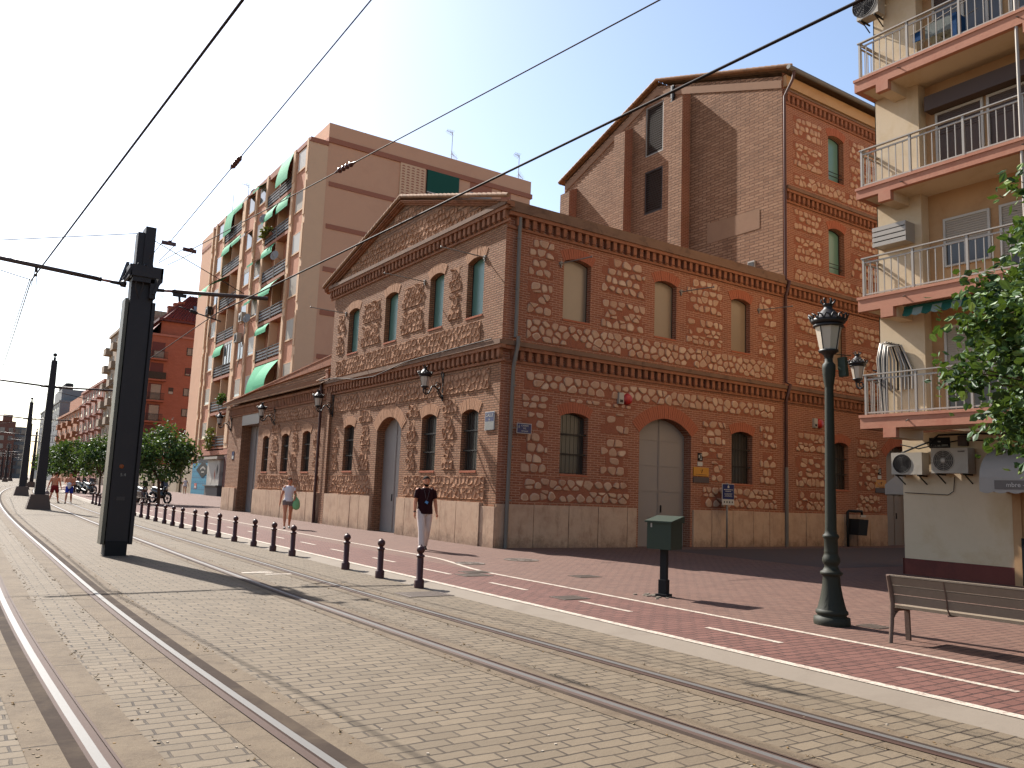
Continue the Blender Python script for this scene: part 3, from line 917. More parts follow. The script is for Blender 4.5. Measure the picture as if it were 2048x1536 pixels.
# side street front, ground floor
panels(RIGHT, [
    teeth(.75, 4.6, 1.2, 1.85, r=True, step=.32, ins=.08), teeth(.72, 1.6, 1.95, 3.05, step=.27, ins=.16), teeth(.72, 1.6, 3.15, 3.85, step=.26, ins=.16),
    teeth(3.45, 4.5, 2.0, 3.05, step=.27, ins=.2), teeth(3.45, 4.5, 3.2, 3.8, step=.26, ins=.16),
    teeth(.7, 1.7, 3.85, 4.05, step=.2), teeth(2.3, 4.75, 3.95, 4.08, step=.2, ins=0), [(.75, 11.0, 4.2, 4.66)],
    teeth(7.5, 8.5, 2.72, 3.05, step=.2, ins=.1), teeth(7.95, 8.6, 2.0, 2.65, step=.27, ins=.12), teeth(7.55, 8.6, 3.15, 3.9, step=.26, ins=.16),
    teeth(7.5, 11.1, 1.2, 1.85, step=.32, ins=.08), teeth(10.25, 11.1, 2.0, 3.05, step=.27, ins=.16), teeth(10.25, 11.1, 3.2, 3.95, step=.26, ins=.14)], cell=.31, h=.03, gap=.02, drop=.05)
# side street front, first floor
panels(RIGHT, [
    [(.75, 11.0, 5.5, 6.12)], teeth(.75, 1.6, 6.25, 7.15, step=.3, ins=.1), teeth(.75, 1.6, 7.3, 7.8, step=.26), teeth(.75, 1.75, 7.85, 8.35, step=.25),
    teeth(3.35, 5.05, 6.25, 7.1, step=.28, ins=.12), teeth(3.35, 5.05, 7.3, 8.05, step=.26), [(3.6, 4.9, 8.08, 8.36)],
    teeth(6.8, 8.45, 6.25, 7.1, step=.28, ins=.12), teeth(6.8, 8.45, 7.3, 8.05, step=.26), [(6.95, 8.3, 8.08, 8.36)],
    teeth(10.2, 11.1, 6.25, 7.1, step=.28), teeth(10.2, 11.1, 7.3, 8.35, step=.26)], cell=.29, h=.03, gap=.02, drop=.05)
# tall block
tp = []
for z0 in (5.5, 9.2, 12.7):
    tp.append([(12.1, 22, z0, z0 + .45)])
    zz = z0 + .72
    for (a, c) in ((12.1, 13.75), (15.45, 17.7), (19.6, 22)):
        tp.append(teeth(a, c, zz, zz + .95, step=.3, ins=.12)); tp.append(teeth(a, c, zz + 1.15, zz + 1.9, step=.26, ins=.12))
tp += [teeth(12.1, 13.8, 1.2, 1.85), teeth(15.5, 17.1, 1.2, 1.85), teeth(12.1, 13.8, 2.0, 3.05), teeth(12.1, 13.8, 3.2, 3.9), teeth(15.6, 17.0, 2.0, 3.05), teeth(15.6, 17.0, 3.2, 3.9)]
panels(RIGHT, tp, cell=.29, h=.03, gap=.02, drop=.04)

# --- plinth
plinth(LEFT, [(.62, 5.55), (7.56, 12.0), (12.35, 20.55), (23.55, 25.8)])
plinth(LEFT, [(-.07, .62)], zt=1.05, p=.07)
plinth(RIGHT, [(0, 4.85), (7.15, 17.4), (19.5, 24)], zt=1.12, p=.05)

# --- cornices
c = MB()
band(c, LEFT, -.2, 12.25, 5.38, .2); band(c, LEFT, -.2, 12.4, 9.16, .18)
c.build('cornice', [M['trimw'], M['lead']], MUS, fix=False)
c = MB()
band(c, RIGHT, 0, 11.45, 5.38, .2, phase=.26); band(c, RIGHT, 0, 11.45, 9.02, .2, phase=.26)
band(c, RIGHT, 11.55, 24, 5.38, .2); band(c, RIGHT, 11.55, 24, 9.05, .2); band(c, RIGHT, 11.55, 24, 12.5, .2); band(c, RIGHT, 11.55, 24, 16.1, .16, cap=.06)
c.build('cornice', [M['trim'], M['lead']], MUS, fix=False)
c = MB(); c.box(.0, 11.45, -.12, .1, 9.02, 9.22)
c.build('coping', M['lead'], MUS)
# dog-tooth ribs under the eaves of the wing
c = MB(); u = 12.15
while u < 25.7:
    c.box(-.1, 0, u, u + .1, 4.78, 5.1); u += .2
c.box(-.14, 0, 12.05, 25.76, 5.1, 5.2); c.box(-.05, 0, 12.05, 25.76, 4.7, 4.78)
c.build('eaves_ribs', M['trimw'], MUS, fix=False)
# pilaster where the wing meets the gabled block
c = MB(); c.box(-.1, 0, 11.62, 12.05, 0, 5.0); c.build('pilaster', M['brickw'], MUS)

# --- pediment and front roof
c = MB(); c.poly([[(0, 0, 9.1), (0, 12.6, 9.1), (0, 12.6, 9.2), (0, 6.3, 10.98), (0, 0, 9.2)]], 0)
c.build('pediment', M['brick_pale'], MUS)
c = MB()
for (a, e) in (((-.28, 9.12), (6.3, 10.98)), ((12.88, 9.12), (6.3, 10.98))):
    for (d, o_, th) in ((.2, .0, .05), (.15, -.05, .045), (.08, -.095, .05)):
        v = []
        for (yy, zz) in (a, e):
            for dx in (.05, -d):
                v += [(dx, yy, zz + o_), (dx, yy, zz + o_ - th)]
        c.add(v, [(0, 1, 3, 2), (4, 6, 7, 5), (0, 2, 6, 4), (1, 5, 7, 3), (2, 3, 7, 6), (0, 4, 5, 1)])
c.build('raking_cornice', M['trimw'], MUS)


def tiles(mb, e0, e1, r0, r1, pitch=.23, amp=.035, thick=.04):
    """barrel-tile slope: eave from e0 to e1, ridge from r0 to r1"""
    e0, e1, r0, r1 = map(Vector, (e0, e1, r0, r1))
    n = max(2, int((e1 - e0).length / pitch)); nn = (e1 - e0).cross(r0 - e0).normalized()
    if nn.z < 0: nn = -nn
    k = 6; top = []; bot = []
    for i in range(n * k + 1):
        t = i / (n * k); h = amp * (1 - 2 * abs(math.sin(PI * i / k + PI / 2)) ** .8) + amp
        top.append((e0.lerp(e1, t) + nn * h, r0.lerp(r1, t) + nn * h)); bot.append(e0.lerp(e1, t) - nn * thick)
    vs = [p for ab in top for p in ab] + bot; o = 2 * len(top)
    fs = [(2 * i, 2 * i + 2, 2 * i + 3, 2 * i + 1) for i in range(len(top) - 1)] + [(o + i, o + i + 1, 2 * i + 2, 2 * i) for i in range(len(top) - 1)]
    mb.add(vs, fs, 0, False)


c = MB()
tiles(c, (-.25, .15, 9.2), (11.5, .15, 9.2), (-.25, 6.3, 11.05), (11.5, 6.3, 11.05))
tiles(c, (-.25, 12.9, 9.2), (11.5, 12.9, 9.2), (-.25, 6.3, 11.05), (11.5, 6.3, 11.05))
for (a, e) in (((-.3, 9.2), (6.3, 11.05)), ((12.9, 9.2), (6.3, 11.05))):
    for i in range(26):
        t = (i + .5) / 26; yy = a[0] + (e[0] - a[0]) * t; zz = a[1] + (e[1] - a[1]) * t
        s = 1 if e[0] > a[0] else -1
        c.tube([(-.2, yy - .14 * s, zz + .0), (-.2, yy + .13 * s, zz + .085)], [.06, .075], 7)
c.tube([(-.25, 6.3, 11.07), (11.5, 6.3, 11.07)], .09, 8)
c.build('roof', M['tile'], MUS, fix=False)

# --- low wing: tiled lean-to eaves and the wall behind them
c = MB(); c.quad((.42, 12.05, 5.2), (.42, 27, 5.2), (.42, 27, 5.72), (.42, 12.05, 6.58)); c.build('wing_upper_wall', M['brick_pale'], MUS, fix=False)
c = MB(); c.prism([(.42, 12.05, 6.2), (.42, 12.05, 6.6), (.42, 24, 5.93), (.42, 22, 5.96)], (-.09, 0, 0))
c.bar((.42, 12.05, 6.62), (.42, 27, 5.74), .22, .05); c.build('wing_coping', M['trim'], MUS)
c = MB(); tiles(c, (-.34, 12.1, 5.3), (-.34, 26.2, 5.3), (.42, 12.1, 5.72), (.42, 26.2, 5.72), pitch=.2, amp=.032)
for yy in (12.65, 26.1):
    c.tube([(-.3, yy, 5.38), (.1, yy, 5.62), (.42, yy, 5.82)], .07, 8)
c.build('wing_roof', M['tile'], MUS, fix=False)
c = MB(); c.box(-.02, .2, 12.25, 12.5, 5.45, 5.85); c.box(-.05, .23, 12.22, 12.53, 5.85, 5.9); c.build('chimney', M['brick'], MUS)

# --- tall block: gable wall with piers, louvred openings, roof
GX = 11.5
GAB = lambda u, z, d=0.: Vector((GX - d, u, z))
lw = [[(6.0, 15.86), (7.08, 15.86), (7.08, 18.1), (6.0, 18.1)], [(6.0, 13.3), (7.08, 13.3), (7.08, 15.2), (6.0, 15.2)]]
b = MB()
b.poly([[GAB(*p) for p in [(0, 5), (12.7, 5), (12.7, 16.4), (6.4, 18.85), (0, 16.6)]]] + [[GAB(*p) for p in h] for h in lw], 0)
for h in lw: b.add([GAB(*p) for p in h] + [GAB(*p, -.2) for p in h], [(i, (i + 1) % 4, 4 + (i + 1) % 4, 4 + i) for i in range(4)], 0)
b.build('gable_wall', M['brick_pale'], MUS)
for k, h in enumerate(lw):
    fr = MB()
    for a, c_ in (((6.0, h[0][1]), (6.06, h[2][1])), ((7.02, h[0][1]), (7.08, h[2][1])), ((6.06, h[2][1] - .06), (7.02, h[2][1])), ((6.06, h[0][1]), (7.02, h[0][1] + .06))):
        fr.box(GX + .02, GX + .14, a[0], c_[0], a[1], c_[1])
    o = fr.build('louvred_window', M['galv' if k == 0 else 'frame'], MUS)
    sl = MB(); zz = h[0][1] + .1
    while zz < h[2][1] - .1:
        v = [(GX + .04, 6.06, zz), (GX + .04, 7.02, zz), (GX + .13, 7.02, zz + .085), (GX + .13, 6.06, zz + .085)]
        sl.add(v + [(x, y, z + .012) for x, y, z in v], [(0, 3, 2, 1), (4, 5, 6, 7), (0, 1, 5, 4), (2, 3, 7, 6)]); zz += .1
    sl.quad((GX + .17, 6.0, h[0][1]), (GX + .17, 7.08, h[0][1]), (GX + .17, 7.08, h[2][1]), (GX + .17, 6.0, h[2][1]))
    sl.build('louvre_slats', M['shutbrown'], o, fix=False)
for (y0, y1, zt) in ((7.9, 8.6, 17.5), (4.47, 5.2, 17.75), (11.75, 12.45, 15.9)):
    b = MB(); b.box(GX - .44, GX, y0, y1, 8, zt - .25, 0); b.prism([(GX, y0, zt - .25), (GX - .45, y0, zt - .25), (GX, y0, zt)], (0, y1 - y0, 0), 0)
    b.box(GX - .45, GX - .44, y0, y1, 8, zt - .25, 1); b.build('pier', [M['brick'], M['brick_pale']], MUS)
# cement strips under the verges and the rendered patch on the gable
M['cement'] = plain('weathered_cement_render', S(172, 134, 106), .9, var=.2, sc=2, bump=.4)
for (a, e) in (((12.68, 16.25), (6.4, 18.72)), ((.02, 16.45), (6.4, 18.72))):
    b = MB()
    v = [(GX - .03, a[0], a[1]), (GX - .03, e[0], e[1]), (GX - .03, e[0], e[1] - .3), (GX - .03, a[0], a[1] - .3)]
    b.add(v + [(GX, y, z) for x, y, z in v], [(0, 1, 2, 3), (3, 2, 6, 7), (1, 5, 6, 2), (0, 3, 7, 4)])
    b.build('cement_strip', M['cement'], MUS, fix=False)
b = MB(); b.add([(GX - .012, 3.5, 11.2), (GX - .012, 1.0, 11.2), (GX - .012, 1.0, 11.95), (GX - .012, 3.5, 12.0)], [(0, 1, 2, 3)])
b.build('cement_patch', M['cement'], MUS, fix=False)
b = MB()
for zz in (16.6, 17.25, 17.9): b.box(GX - .1, GX - .02, 5.33, 5.5, zz, zz + .55)
b.tube([(GX - .06, 5.4, 18.4), (GX - .06, 5.4, 16.2), (GX - .06, 5.1, 16.0)], .06, 8); b.build('flue_pipe', M['black'], MUS, fix=False)
b = MB(); b.box(GX - .06, GX, 1.2, 1.5, 9.5, 10.05); b.box(GX - .075, GX - .06, 1.23, 1.47, 9.55, 10.0, 1); b.build('wall_vent', [M['white'], M['darkgrille']], MUS)
c = MB()
tiles(c, (GX - .1, -.4, 16.75), (31, -.45, 16.75), (GX - .1, 6.4, 19.05), (31, 6.4, 19.05), pitch=.24, amp=.04)
tiles(c, (GX - .1, 13.1, 16.5), (31, 13.1, 16.5), (GX - .1, 6.4, 19.05), (31, 6.4, 19.05), pitch=.24, amp=.04)
for (a, e) in (((-.45, 16.75), (6.4, 19.05)), ((13.1, 16.5), (6.4, 19.05))):
    for i in range(24):
        t = (i + .5) / 24; yy = a[0] + (e[0] - a[0]) * t; zz = a[1] + (e[1] - a[1]) * t; s = 1 if e[0] > a[0] else -1
        c.tube([(GX - .08, yy - .16 * s, zz + .0), (GX - .08, yy + .15 * s, zz + .1)], [.06, .08], 7)
c.build('roof', M['tile'], MUS, fix=False)
b = MB(); b.box(11.55, 30, -.14, 0, 16.2, 16.62); b.build('eaves_fascia', M['ochre'], MUS)
b = MB(); b.tube([(11.2, -.5, 16.66), (30, -.5, 16.66)], .085, 10); b.build('gutter', M['pipegrey'], MUS)

# --- downpipes
b = MB(); b.tube([(.36, -.1, 9.0), (.36, -.1, 5.5)], .055, 10); b.tube([(.34, -.26, 5.5), (.34, -.26, 5.3), (.32, -.11, 4.7), (.28, -.11, -.02)], .055, 10)
for zz in (8.2, 6.8, 4.2, 2.6, 1.2): b.tube([(.345, -.105, zz), (.345, -.105, zz + .03)], .066, 10)
b.build('downpipe', M['pipegrey'], MUS, fix=False)
b = MB(); b.tube([(11.5, -.52, 16.6), (11.5, -.45, 16.3), (11.5, -.1, 15.8), (11.5, -.1, 9.1), (11.5, -.27, 9.0), (11.5, -.1, 8.5), (11.5, -.1, 5.5), (11.5, -.27, 5.4), (11.5, -.1, 4.9), (11.5, -.1, 2.6)], .05, 10)
b.build('downpipe', M['pipebrown'], MUS, fix=False)
b = MB(); b.tube([(11.5, -.1, 2.62), (11.5, -.1, -.02)], .058, 10); b.build('downpipe_foot', M['pipegrey'], MUS, fix=False)
b = MB(); b.tube([(-.2, 12.42, 5.3), (-.16, 12.42, 4.8), (-.15, 12.42, 0)], .055, 10)
for zz in (1.2, 2.6, 4.0): b.tube([(-.15, 12.42, zz), (-.15, 12.42, zz + .03)], .066, 10)
b.build('downpipe', M['pipebrown'], MUS, fix=False)
# cable slung under the street cornice
b = MB()
b.tube([(-.21, 0.2, 5.42), (-.21, 3.2, 5.4), (-.22, 5.2, 5.36), (-.23, 7.5, 5.12), (-.23, 9.2, 5.18), (-.22, 11.0, 5.4), (-.22, 12.6, 5.45)], .016, 6)
b.build('slung_cable', M['cable'], MUS, fix=False)
# flagpole arms over the first-floor windows
def pole(P, u, z, l=1.75, rise=.28):
    b = MB(); a = P(u, z, .0); e = P(u, z + rise, l)
    b.tube([a, e], .017, 8); b.ball(e, .032, 8); b.tube([P(u, z, 0), P(u, z, .05)], .06, 8); b.bar(P(u, z - .12, .02), P(u, z + .06, .02), .05, .03)
    b.build('flagpole', M['galv'], MUS, fix=False)


for u in (1.02, 4.55, 10.83): pole(LEFT, u, 7.86, 1.4, .02)
for u in (1.85, 6.55, 10.2): pole(RIGHT, u, 7.82, 1.35, -.1)
# ---------------------------------------------------------------- cream corner block with balconies
APT = thing('cream_apartment_block', 'cream corner apartment block with terracotta balcony slabs and white railings', 'building', (5, -7.6, 0))
YC = -7.6; WX = 4.96; GFX = 5.75; SX = 4.25; YE = -24
b = MB()
b.box(WX, WX + .5, -8.62, YC, 3.3, 17)                      # corner pier of the upper floors
b.box(WX, 30, YC - .02, YC, 3.3, 17, 0)                     # side wall
b.build('upper_wall', M['cream'], APT, fix=False)
b = MB()
b.box(WX + .28, WX + .6, YE, -8.62, 3.3, 17); b.build('balcony_wall', M['ochre'], APT, fix=False)
b = MB()
b.box(GFX, 30, -9.86, YC, .0, 3.05); b.build('ground_floor_wall', M['cream'], APT, fix=False)
b = MB()
b.box(GFX + .5, 30, YE, -9.86, .0, 3.05); b.build('shop_wall', M['ochre'], APT, fix=False)
b = MB(); b.box(GFX - .03, GFX, -9.86, YC + .02, -.05, .34); b.box(GFX - .03, 30, YC, YC + .03, -.05, .34); b.build('skirting', M['oxblood'], APT, fix=False)
b = MB(); b.box(GFX - .04, GFX + .06, -10.02, -9.86, 0, 3.05); b.box(GFX, GFX + .12, -10.14, -10.02, 0, 3.05); b.build('door_surround', M['ochre'], APT, fix=False)
b = MB(); b.box(GFX + .2, GFX + .3, -13, -10.14, 0, 2.5); b.build('shop_door', M['frame'], APT, fix=False)
b = MB(); b.box(WX, 30, YE, YC, 17, 17.3); b.build('roof', M['terra'], APT, fix=False)
SLABS = [(3.04, 3.33), (5.57, 5.89), (8.1, 8.35), (10.59, 10.89), (13.15, 13.45)]
for i, (za, zb) in enumerate(SLABS):
    s = MB()
    s.box(SX, SX + .12, YE, YC + .04, za, zb - .06); s.box(SX - .02, SX + .1, YE, YC + .06, zb - .06, zb)     # painted edge with lip
    s.box(SX + .12, WX + .3, YC - .08, YC + .04, za, zb - .06)
    for yb in (-8.2, -11.2, -14.2):
        s.box(SX - .006, SX + .12, yb - .16, yb + .12, za - .2, za)
    o = s.build('balcony_slab', M['terra'], APT, fix=False)
    u = MB(); u.box(SX + .12, WX + .3, YE, YC - .08, za + .01, zb - .07)
    for yb in (-8.2, -11.2, -14.2):
        u.box(SX + .12, WX + .3, yb - .16, yb + .12, za - .2, za + .01)
    u.build('soffit', M['cream'], o, fix=False)
    for yb in (-8.62, -11.0):
        d = MB(); d.tube([(SX + .02, yb, zb - .14), (SX - .1, yb - .02, zb - .18)], .014, 6)
        d.build('drain_spout', M['pipegrey'], o, fix=False)
    # railing
    r = MB(); zt = zb + .86
    r.bar((SX + .06, YE, zt), (SX + .06, YC - .02, zt), .07, .025); r.bar((SX + .06, YE, zt - .1), (SX + .06, YC - .07, zt - .1), .03, .03)
    r.bar((SX + .06, YE, zb + .05), (SX + .06, YC - .07, zb + .05), .03, .03)
    r.bar((SX + .06, YC - .05, zt), (WX, YC - .05, zt), .07, .025); r.bar((SX + .06, YC - .05, zt - .1), (WX, YC - .05, zt - .1), .03, .03)
    r.bar((SX + .06, YC - .05, zb + .05), (WX, YC - .05, zb + .05), .03, .03)
    y = YC - .07; k = 0
    while y > -18:
        w = .045 if k % 7 == 0 else .018
        r.bar((SX + .06, y, zb), (SX + .06, y, zt if k % 7 == 0 else zt - .1), w, w); y -= .158; k += 1
    x = SX + .16
    while x < WX - .05:
        r.bar((x, YC - .05, zb + .05), (x, YC - .05, zt - .1), .016, .016); x += .12
    r.build('balcony_railing', M['rail'], APT, fix=False)
# upright pipe between the flats
for i in range(1, 4):
    b = MB(); b.tube([(SX + .04, -10.95, SLABS[i][1]), (SX + .04, -10.95, SLABS[i + 1][0])], .032, 10); b.build('partition_post', M['rail'], APT, fix=False)


def shutter(y0, y1, z0, z1, zs, m='shutter', dark='glass_dark', fr='white', x=WX + .28, mull=()):
    """window with a roller shutter let down to zs"""
    f = MB()
    for (a, c, e, g) in ((y0, y0 + .05, z0, z1), (y1 - .05, y1, z0, z1), (y0 + .05, y1 - .05, z1 - .05, z1), (y0 + .05, y1 - .05, z0, z0 + .04)):
        f.box(x - .05, x, a, c, e, g)
    for q in mull: f.box(x - .04, x, q - .03, q + .03, z0 + .04, min(zs, z1 - .05))
    o = f.build('window', M[fr], APT, fix=False)
    s = MB(); z = zs
    while z < z1 - .06:
        s.box(x - .028, x - .008, y0 + .05, y1 - .05, z + .004, min(z + .046, z1 - .05)); z += .05
    s.box(x - .012, x - .006, y0 + .05, y1 - .05, zs, z1 - .05)
    s.build('roller_shutter', M[m], o, fix=False)
    if zs > z0 + .08:
        d = MB(); d.box(x - .015, x - .003, y0 + .05, y1 - .05, z0 + .04, zs); d.build('pane', M[dark], o, fix=False)
    return o


# first floor: broad pale shutter over a brownish panel
shutter(-10.55, -8.9, 3.4, 5.2, 4.0, mull=())
shutter(-13.2, -11.3, 3.4, 5.2, 3.45)
# second floor: two shutters half open
shutter(-9.9, -8.95, 6.45, 7.5, 6.95, mull=(-9.4,)); shutter(-11.0, -10.08, 5.95, 7.5, 6.45)
shutter(-13.2, -11.4, 6.45, 7.5, 6.8)
# third floor: brown sliding doors
for (ya, yb_) in ((-9.85, -8.85), (-10.9, -9.92)):
    shutter(ya, yb_, 8.36, 9.9, 9.4, m='shutbrown', fr='white', dark='shutbrown')
b = MB(); b.box(WX - .0, WX + .28, -11.6, -8.75, 9.92, 10.25); b.build('shutter_box', M['shutbrown'], APT, fix=False)
# top floor: dark opening with pale frames
shutter(-10.3, -8.85, 10.9, 12.6, 12.4, m='shutbrown', mull=(-9.5, -10.0)); shutter(-11.6, -10.45, 10.9, 12.6, 12.3, m='shutbrown', mull=(-11.0,))

# green and white scalloped valance of the rolled-up awning
b = MB(); y = -8.5; k = 0
while y > -12:
    n = 6; v = []
    for i in range(n + 1):
        yy = y - .2 * i / n; v.append((SX + .09, yy, 5.36 - .035 * math.sin(PI * i / n)))
    top = [(SX + .2, y, 5.57), (SX + .2, y - .2, 5.57)]
    b.add([top[0]] + v + [top[1]], [tuple(range(n + 3))], k % 2); y -= .2; k += 1
b.tube([(SX + .2, -8.5, 5.53), (SX + .2, -12, 5.53)], .04, 8)
b.build('striped_awning', [M['awn_dark'], plain('pale_green_stripe', S(150, 168, 160), .8)], APT, fix=False)

# air conditioners under the first balcony, and one high up
def ac(label, y0, y1, z0, z1, x=GFX, fan=.35, face=-1, mark=False):
    t = thing('air_conditioner', label, 'air conditioner', (x - .2, (y0 + y1) / 2, z0), group='air conditioners on the cream block')
    b = MB(); b.box(x - .36, x - .08, y0, y1, z0, z1)
    b.build('casing', M['acgrey'], t)
    w = y1 - y0; yc = y1 - w * fan; zc = (z0 + z1) / 2; r = (z1 - z0) * .42
    g = MB()
    for q in range(6): g.tube([(x - .366, yc + r * (q + 1) / 6 * math.cos(a * PI / 10), zc + r * (q + 1) / 6 * math.sin(a * PI / 10)) for a in range(20)], .005, 4, closed=True)
    g.tube([(x - .362, yc + r * math.cos(a * PI / 10), zc + r * math.sin(a * PI / 10)) for a in range(20)], .012, 6, closed=True)
    for q in range(8): g.bar((x - .366, yc, zc), (x - .366, yc + r * math.cos(q * PI / 4), zc + r * math.sin(q * PI / 4)), .006)
    g.build('fan_guard', M['acgrey'] if mark else M['darkgrille'], t, fix=False)
    d = MB(); d.add([(x - .3605, yc + r * math.cos(a * PI / 12), zc + r * math.sin(a * PI / 12)) for a in range(24)], [tuple(range(24))])
    d.build('fan_opening', M['darkgrille'], t, fix=False)
    if mark:
        h = MB(); h.lathe([(.055, 0), (.05, .02), (.001, .02)], (0, 0, 0), 16); h.xf(Matrix.Translation((x - .366, yc, zc)) @ Matrix.Rotation(-PI / 2, 4, 'Y'))
        h.box(x - .363, x - .36, y0 + .06, y0 + .2, z1 - .09, z1 - .06, 1); h.build('hub', [M['white'], M['awn_band']], t)
    br = MB()
    for yy in (y0 + .1, y1 - .1):
        br.bar((x, yy, z0 - .02), (x - .36, yy, z0 - .02), .03); br.bar((x, yy, z0 - .2), (x - .3, yy, z0 - .03), .02)
    br.build('wall_bracket', M['iron'], t, fix=False)
    return t


ac('smaller air conditioner with the dark fan, nearest the building corner', -8.24, -7.55, 2.13, 2.6)
ac('larger air conditioner with a pale round fan hub below the black street sign', -9.2, -8.44, 2.16, 2.68, fan=.34, mark=True)
ac('dirty air conditioner high on the wall corner over the top balcony', -7.95, -7.42, 12.52, 13.2, x=WX)

# slatted screen, cables, clothes horse, blinds
t = thing('slatted_screen', 'pale slatted timber screen hung on the sunny corner pier above a railing', 'slatted screen', (WX - .2, -8.08, 7.05))
b = MB()
for k in range(4): b.box(WX - .36, WX - .34, -8.47, -7.7, 7.05 + k * .115, 7.05 + k * .115 + .09)
for yy in (-7.72, -8.45): b.box(WX - .34, WX - .0, yy - .015, yy + .015, 7.05, 7.48)
b.box(WX - .34, WX, -8.43, -7.74, 7.06, 7.08); b.build('slats', M['rail'], t, fix=False)
b = MB(); b.box(WX - .3, WX - .02, -8.4, -7.78, 7.08, 7.42); b.build('boxed_unit', M['darkgrille'], t, fix=False)
t = thing('hanging_hoses', 'bundle of pale and dark hoses looped over the first balcony corner', 'hoses', (WX - .05, -7.7, 3.4))
b = MB()
for k in range(7):
    o = .05 * k; y0 = -7.66 - .03 * k
    b.tube([(WX - .06 - .02 * k, y0 - .05 * R.random(), 3.35), (WX - .1, y0 + .02, 4.0), (WX - .12, y0 + .05 - o * .2, 4.6), (WX - .1, y0 - .02, 4.95 - o * .3), (WX - .06, y0 - .14 - o * .5, 4.98 - o * .4), (WX - .05, y0 - .22 - o, 4.6 - o), (WX - .06, y0 - .22 - o, 3.9)], .02, 6, m=1 if k in (2, 5) else 0)
b.build('hose', [M['rail'], M['rubber']], t, fix=False)
t = thing('clothes_horse', 'folding clothes horse with blue and grey washing on the top balcony', 'clothes horse', (WX - .25, -9.4, 10.9))
b = MB()
for s in (-1, 1):
    b.tube([(WX - .25 + s * .25, -9.0, 10.9), (WX - .25 - s * .2, -9.75, 11.65)], .01, 6); b.tube([(WX - .25 + s * .25, -9.75, 10.9), (WX - .25 - s * .2, -9.0, 11.55)], .01, 6)
    b.tube([(WX - .25 + s * .22, -8.75, 11.5), (WX - .25 + s * .22, -9.95, 11.72)], .01, 6)
b.build('rack', M['galv'], t, fix=False)
b = MB(); b.box(WX - .42, WX - .1, -9.6, -9.05, 11.3, 11.6); b.box(WX - .46, WX - .44, -9.0, -8.8, 11.32, 11.52, 1); b.box(WX - .44, WX - .08, -9.72, -9.62, 11.0, 11.6, 1)
b.build('washing', [cloth('grey_washing', S(150, 160, 160)), cloth('blue_washing', S(40, 90, 150))], t, fix=False)
t = thing('wall_cables', 'loose dark cables sagging below the first balcony of the cream block', 'cables', (GFX - .05, -8.5, 2.8))
b = MB()
b.tube([(GFX - .05, -7.62, 2.62), (GFX - .05, -8.05, 2.78), (GFX - .05, -8.25, 2.84), (GFX - .05, -8.45, 2.98), (GFX - .05, -9.3, 2.98), (GFX - .05, -10.4, 2.92)], .02, 6)
b.tube([(GFX - .07, -7.6, 2.8), (GFX - .05, -8.0, 2.7), (GFX - .05, -8.3, 2.76), (GFX - .05, -8.9, 2.86), (GFX - .05, -9.4, 2.84)], .014, 6)
b.tube([(GFX - .03, -7.65, 1.75), (GFX - .03, -8.6, 1.72), (GFX - .03, -8.72, 1.8), (GFX - .03, -8.75, 2.1)], .008, 6)
b.build('cable', M['rubber'], t, fix=False)
t = thing('meter_box', 'small brown meter box on the wall beneath the first balcony', 'meter box', (GFX - .05, -9.0, 2.75))
b = MB(); b.box(GFX - .08, GFX, -9.05, -8.86, 2.74, 2.95); b.box(GFX - .09, GFX - .08, -9.03, -8.88, 2.76, 2.93); b.build('casing', M['shutbrown'], t)

# shop awning with its lettered valance, and the one round the corner
t = thing('shop_awning', 'grey bullnose shop awning with a lettered valance behind the orange tree', 'awning', (5.2, -11, 1.9), group='grey shop awnings')
b = MB(); prof = []
for i in range(8):
    a = i / 7 * PI / 2; prof.append((GFX - .03 - .95 * math.sin(a), 2.05 + .62 * math.cos(a)))
for (ya, yb_) in ((-9.72, -13.2),):
    vs = [(x, ya, z) for x, z in prof] + [(x, yb_, z) for x, z in prof]
    b.add(vs, [(i, i + 1, 9 + i, 8 + i) for i in range(7)], 0, True)
    b.add([(GFX, ya, 2.05)] + [(x, ya, z) for x, z in prof], [tuple(range(9))], 0)
b.build('hood', M['awn_grey'], t, fix=False)
b = MB(); y = -9.72
while y > -13.1:
    n = 6; v = [(GFX - .985, y - .26 * i / n, 1.79 - .035 * math.sin(PI * i / n)) for i in range(n + 1)]
    b.add([(GFX - .985, y, 2.05)] + v + [(GFX - .985, y - .26, 2.05)], [tuple(range(n + 3))]); y -= .26
b.add([(GFX - .985, -9.73, 2.05), (GFX - .985, -9.73, 1.79), (GFX, -9.73, 1.79), (GFX, -9.73, 2.05)], [(0, 1, 2, 3)])
o = b.build('valance', M['awn_grey'], t, fix=False)
b = MB(); b.box(GFX - .992, GFX - .988, -13, -10.0, 1.83, 2.0); b.build('lettering_band', M['awn_band'], o, fix=False)


def text(body, size, mat, parent, loc, rot, name='lettering', align='CENTER', ext=.002, sx=1.):
    cu = bpy.data.curves.new(name, 'FONT'); cu.body = body; cu.size = size; cu.align_x = align; cu.align_y = 'CENTER'; cu.extrude = ext
    ob = bpy.data.objects.new(name, cu); COL.objects.link(ob)
    dg = bpy.context.evaluated_depsgraph_get(); me = bpy.data.meshes.new_from_object(ob.evaluated_get(dg))
    bpy.data.objects.remove(ob)
    me.materials.clear(); me.materials.append(mat)
    o = bpy.data.objects.new(name, me); COL.objects.link(o)
    o.parent = parent; o.location = Vector(loc) - wloc(parent); o.rotation_euler = rot; o.scale = (sx, 1, 1)
    return o


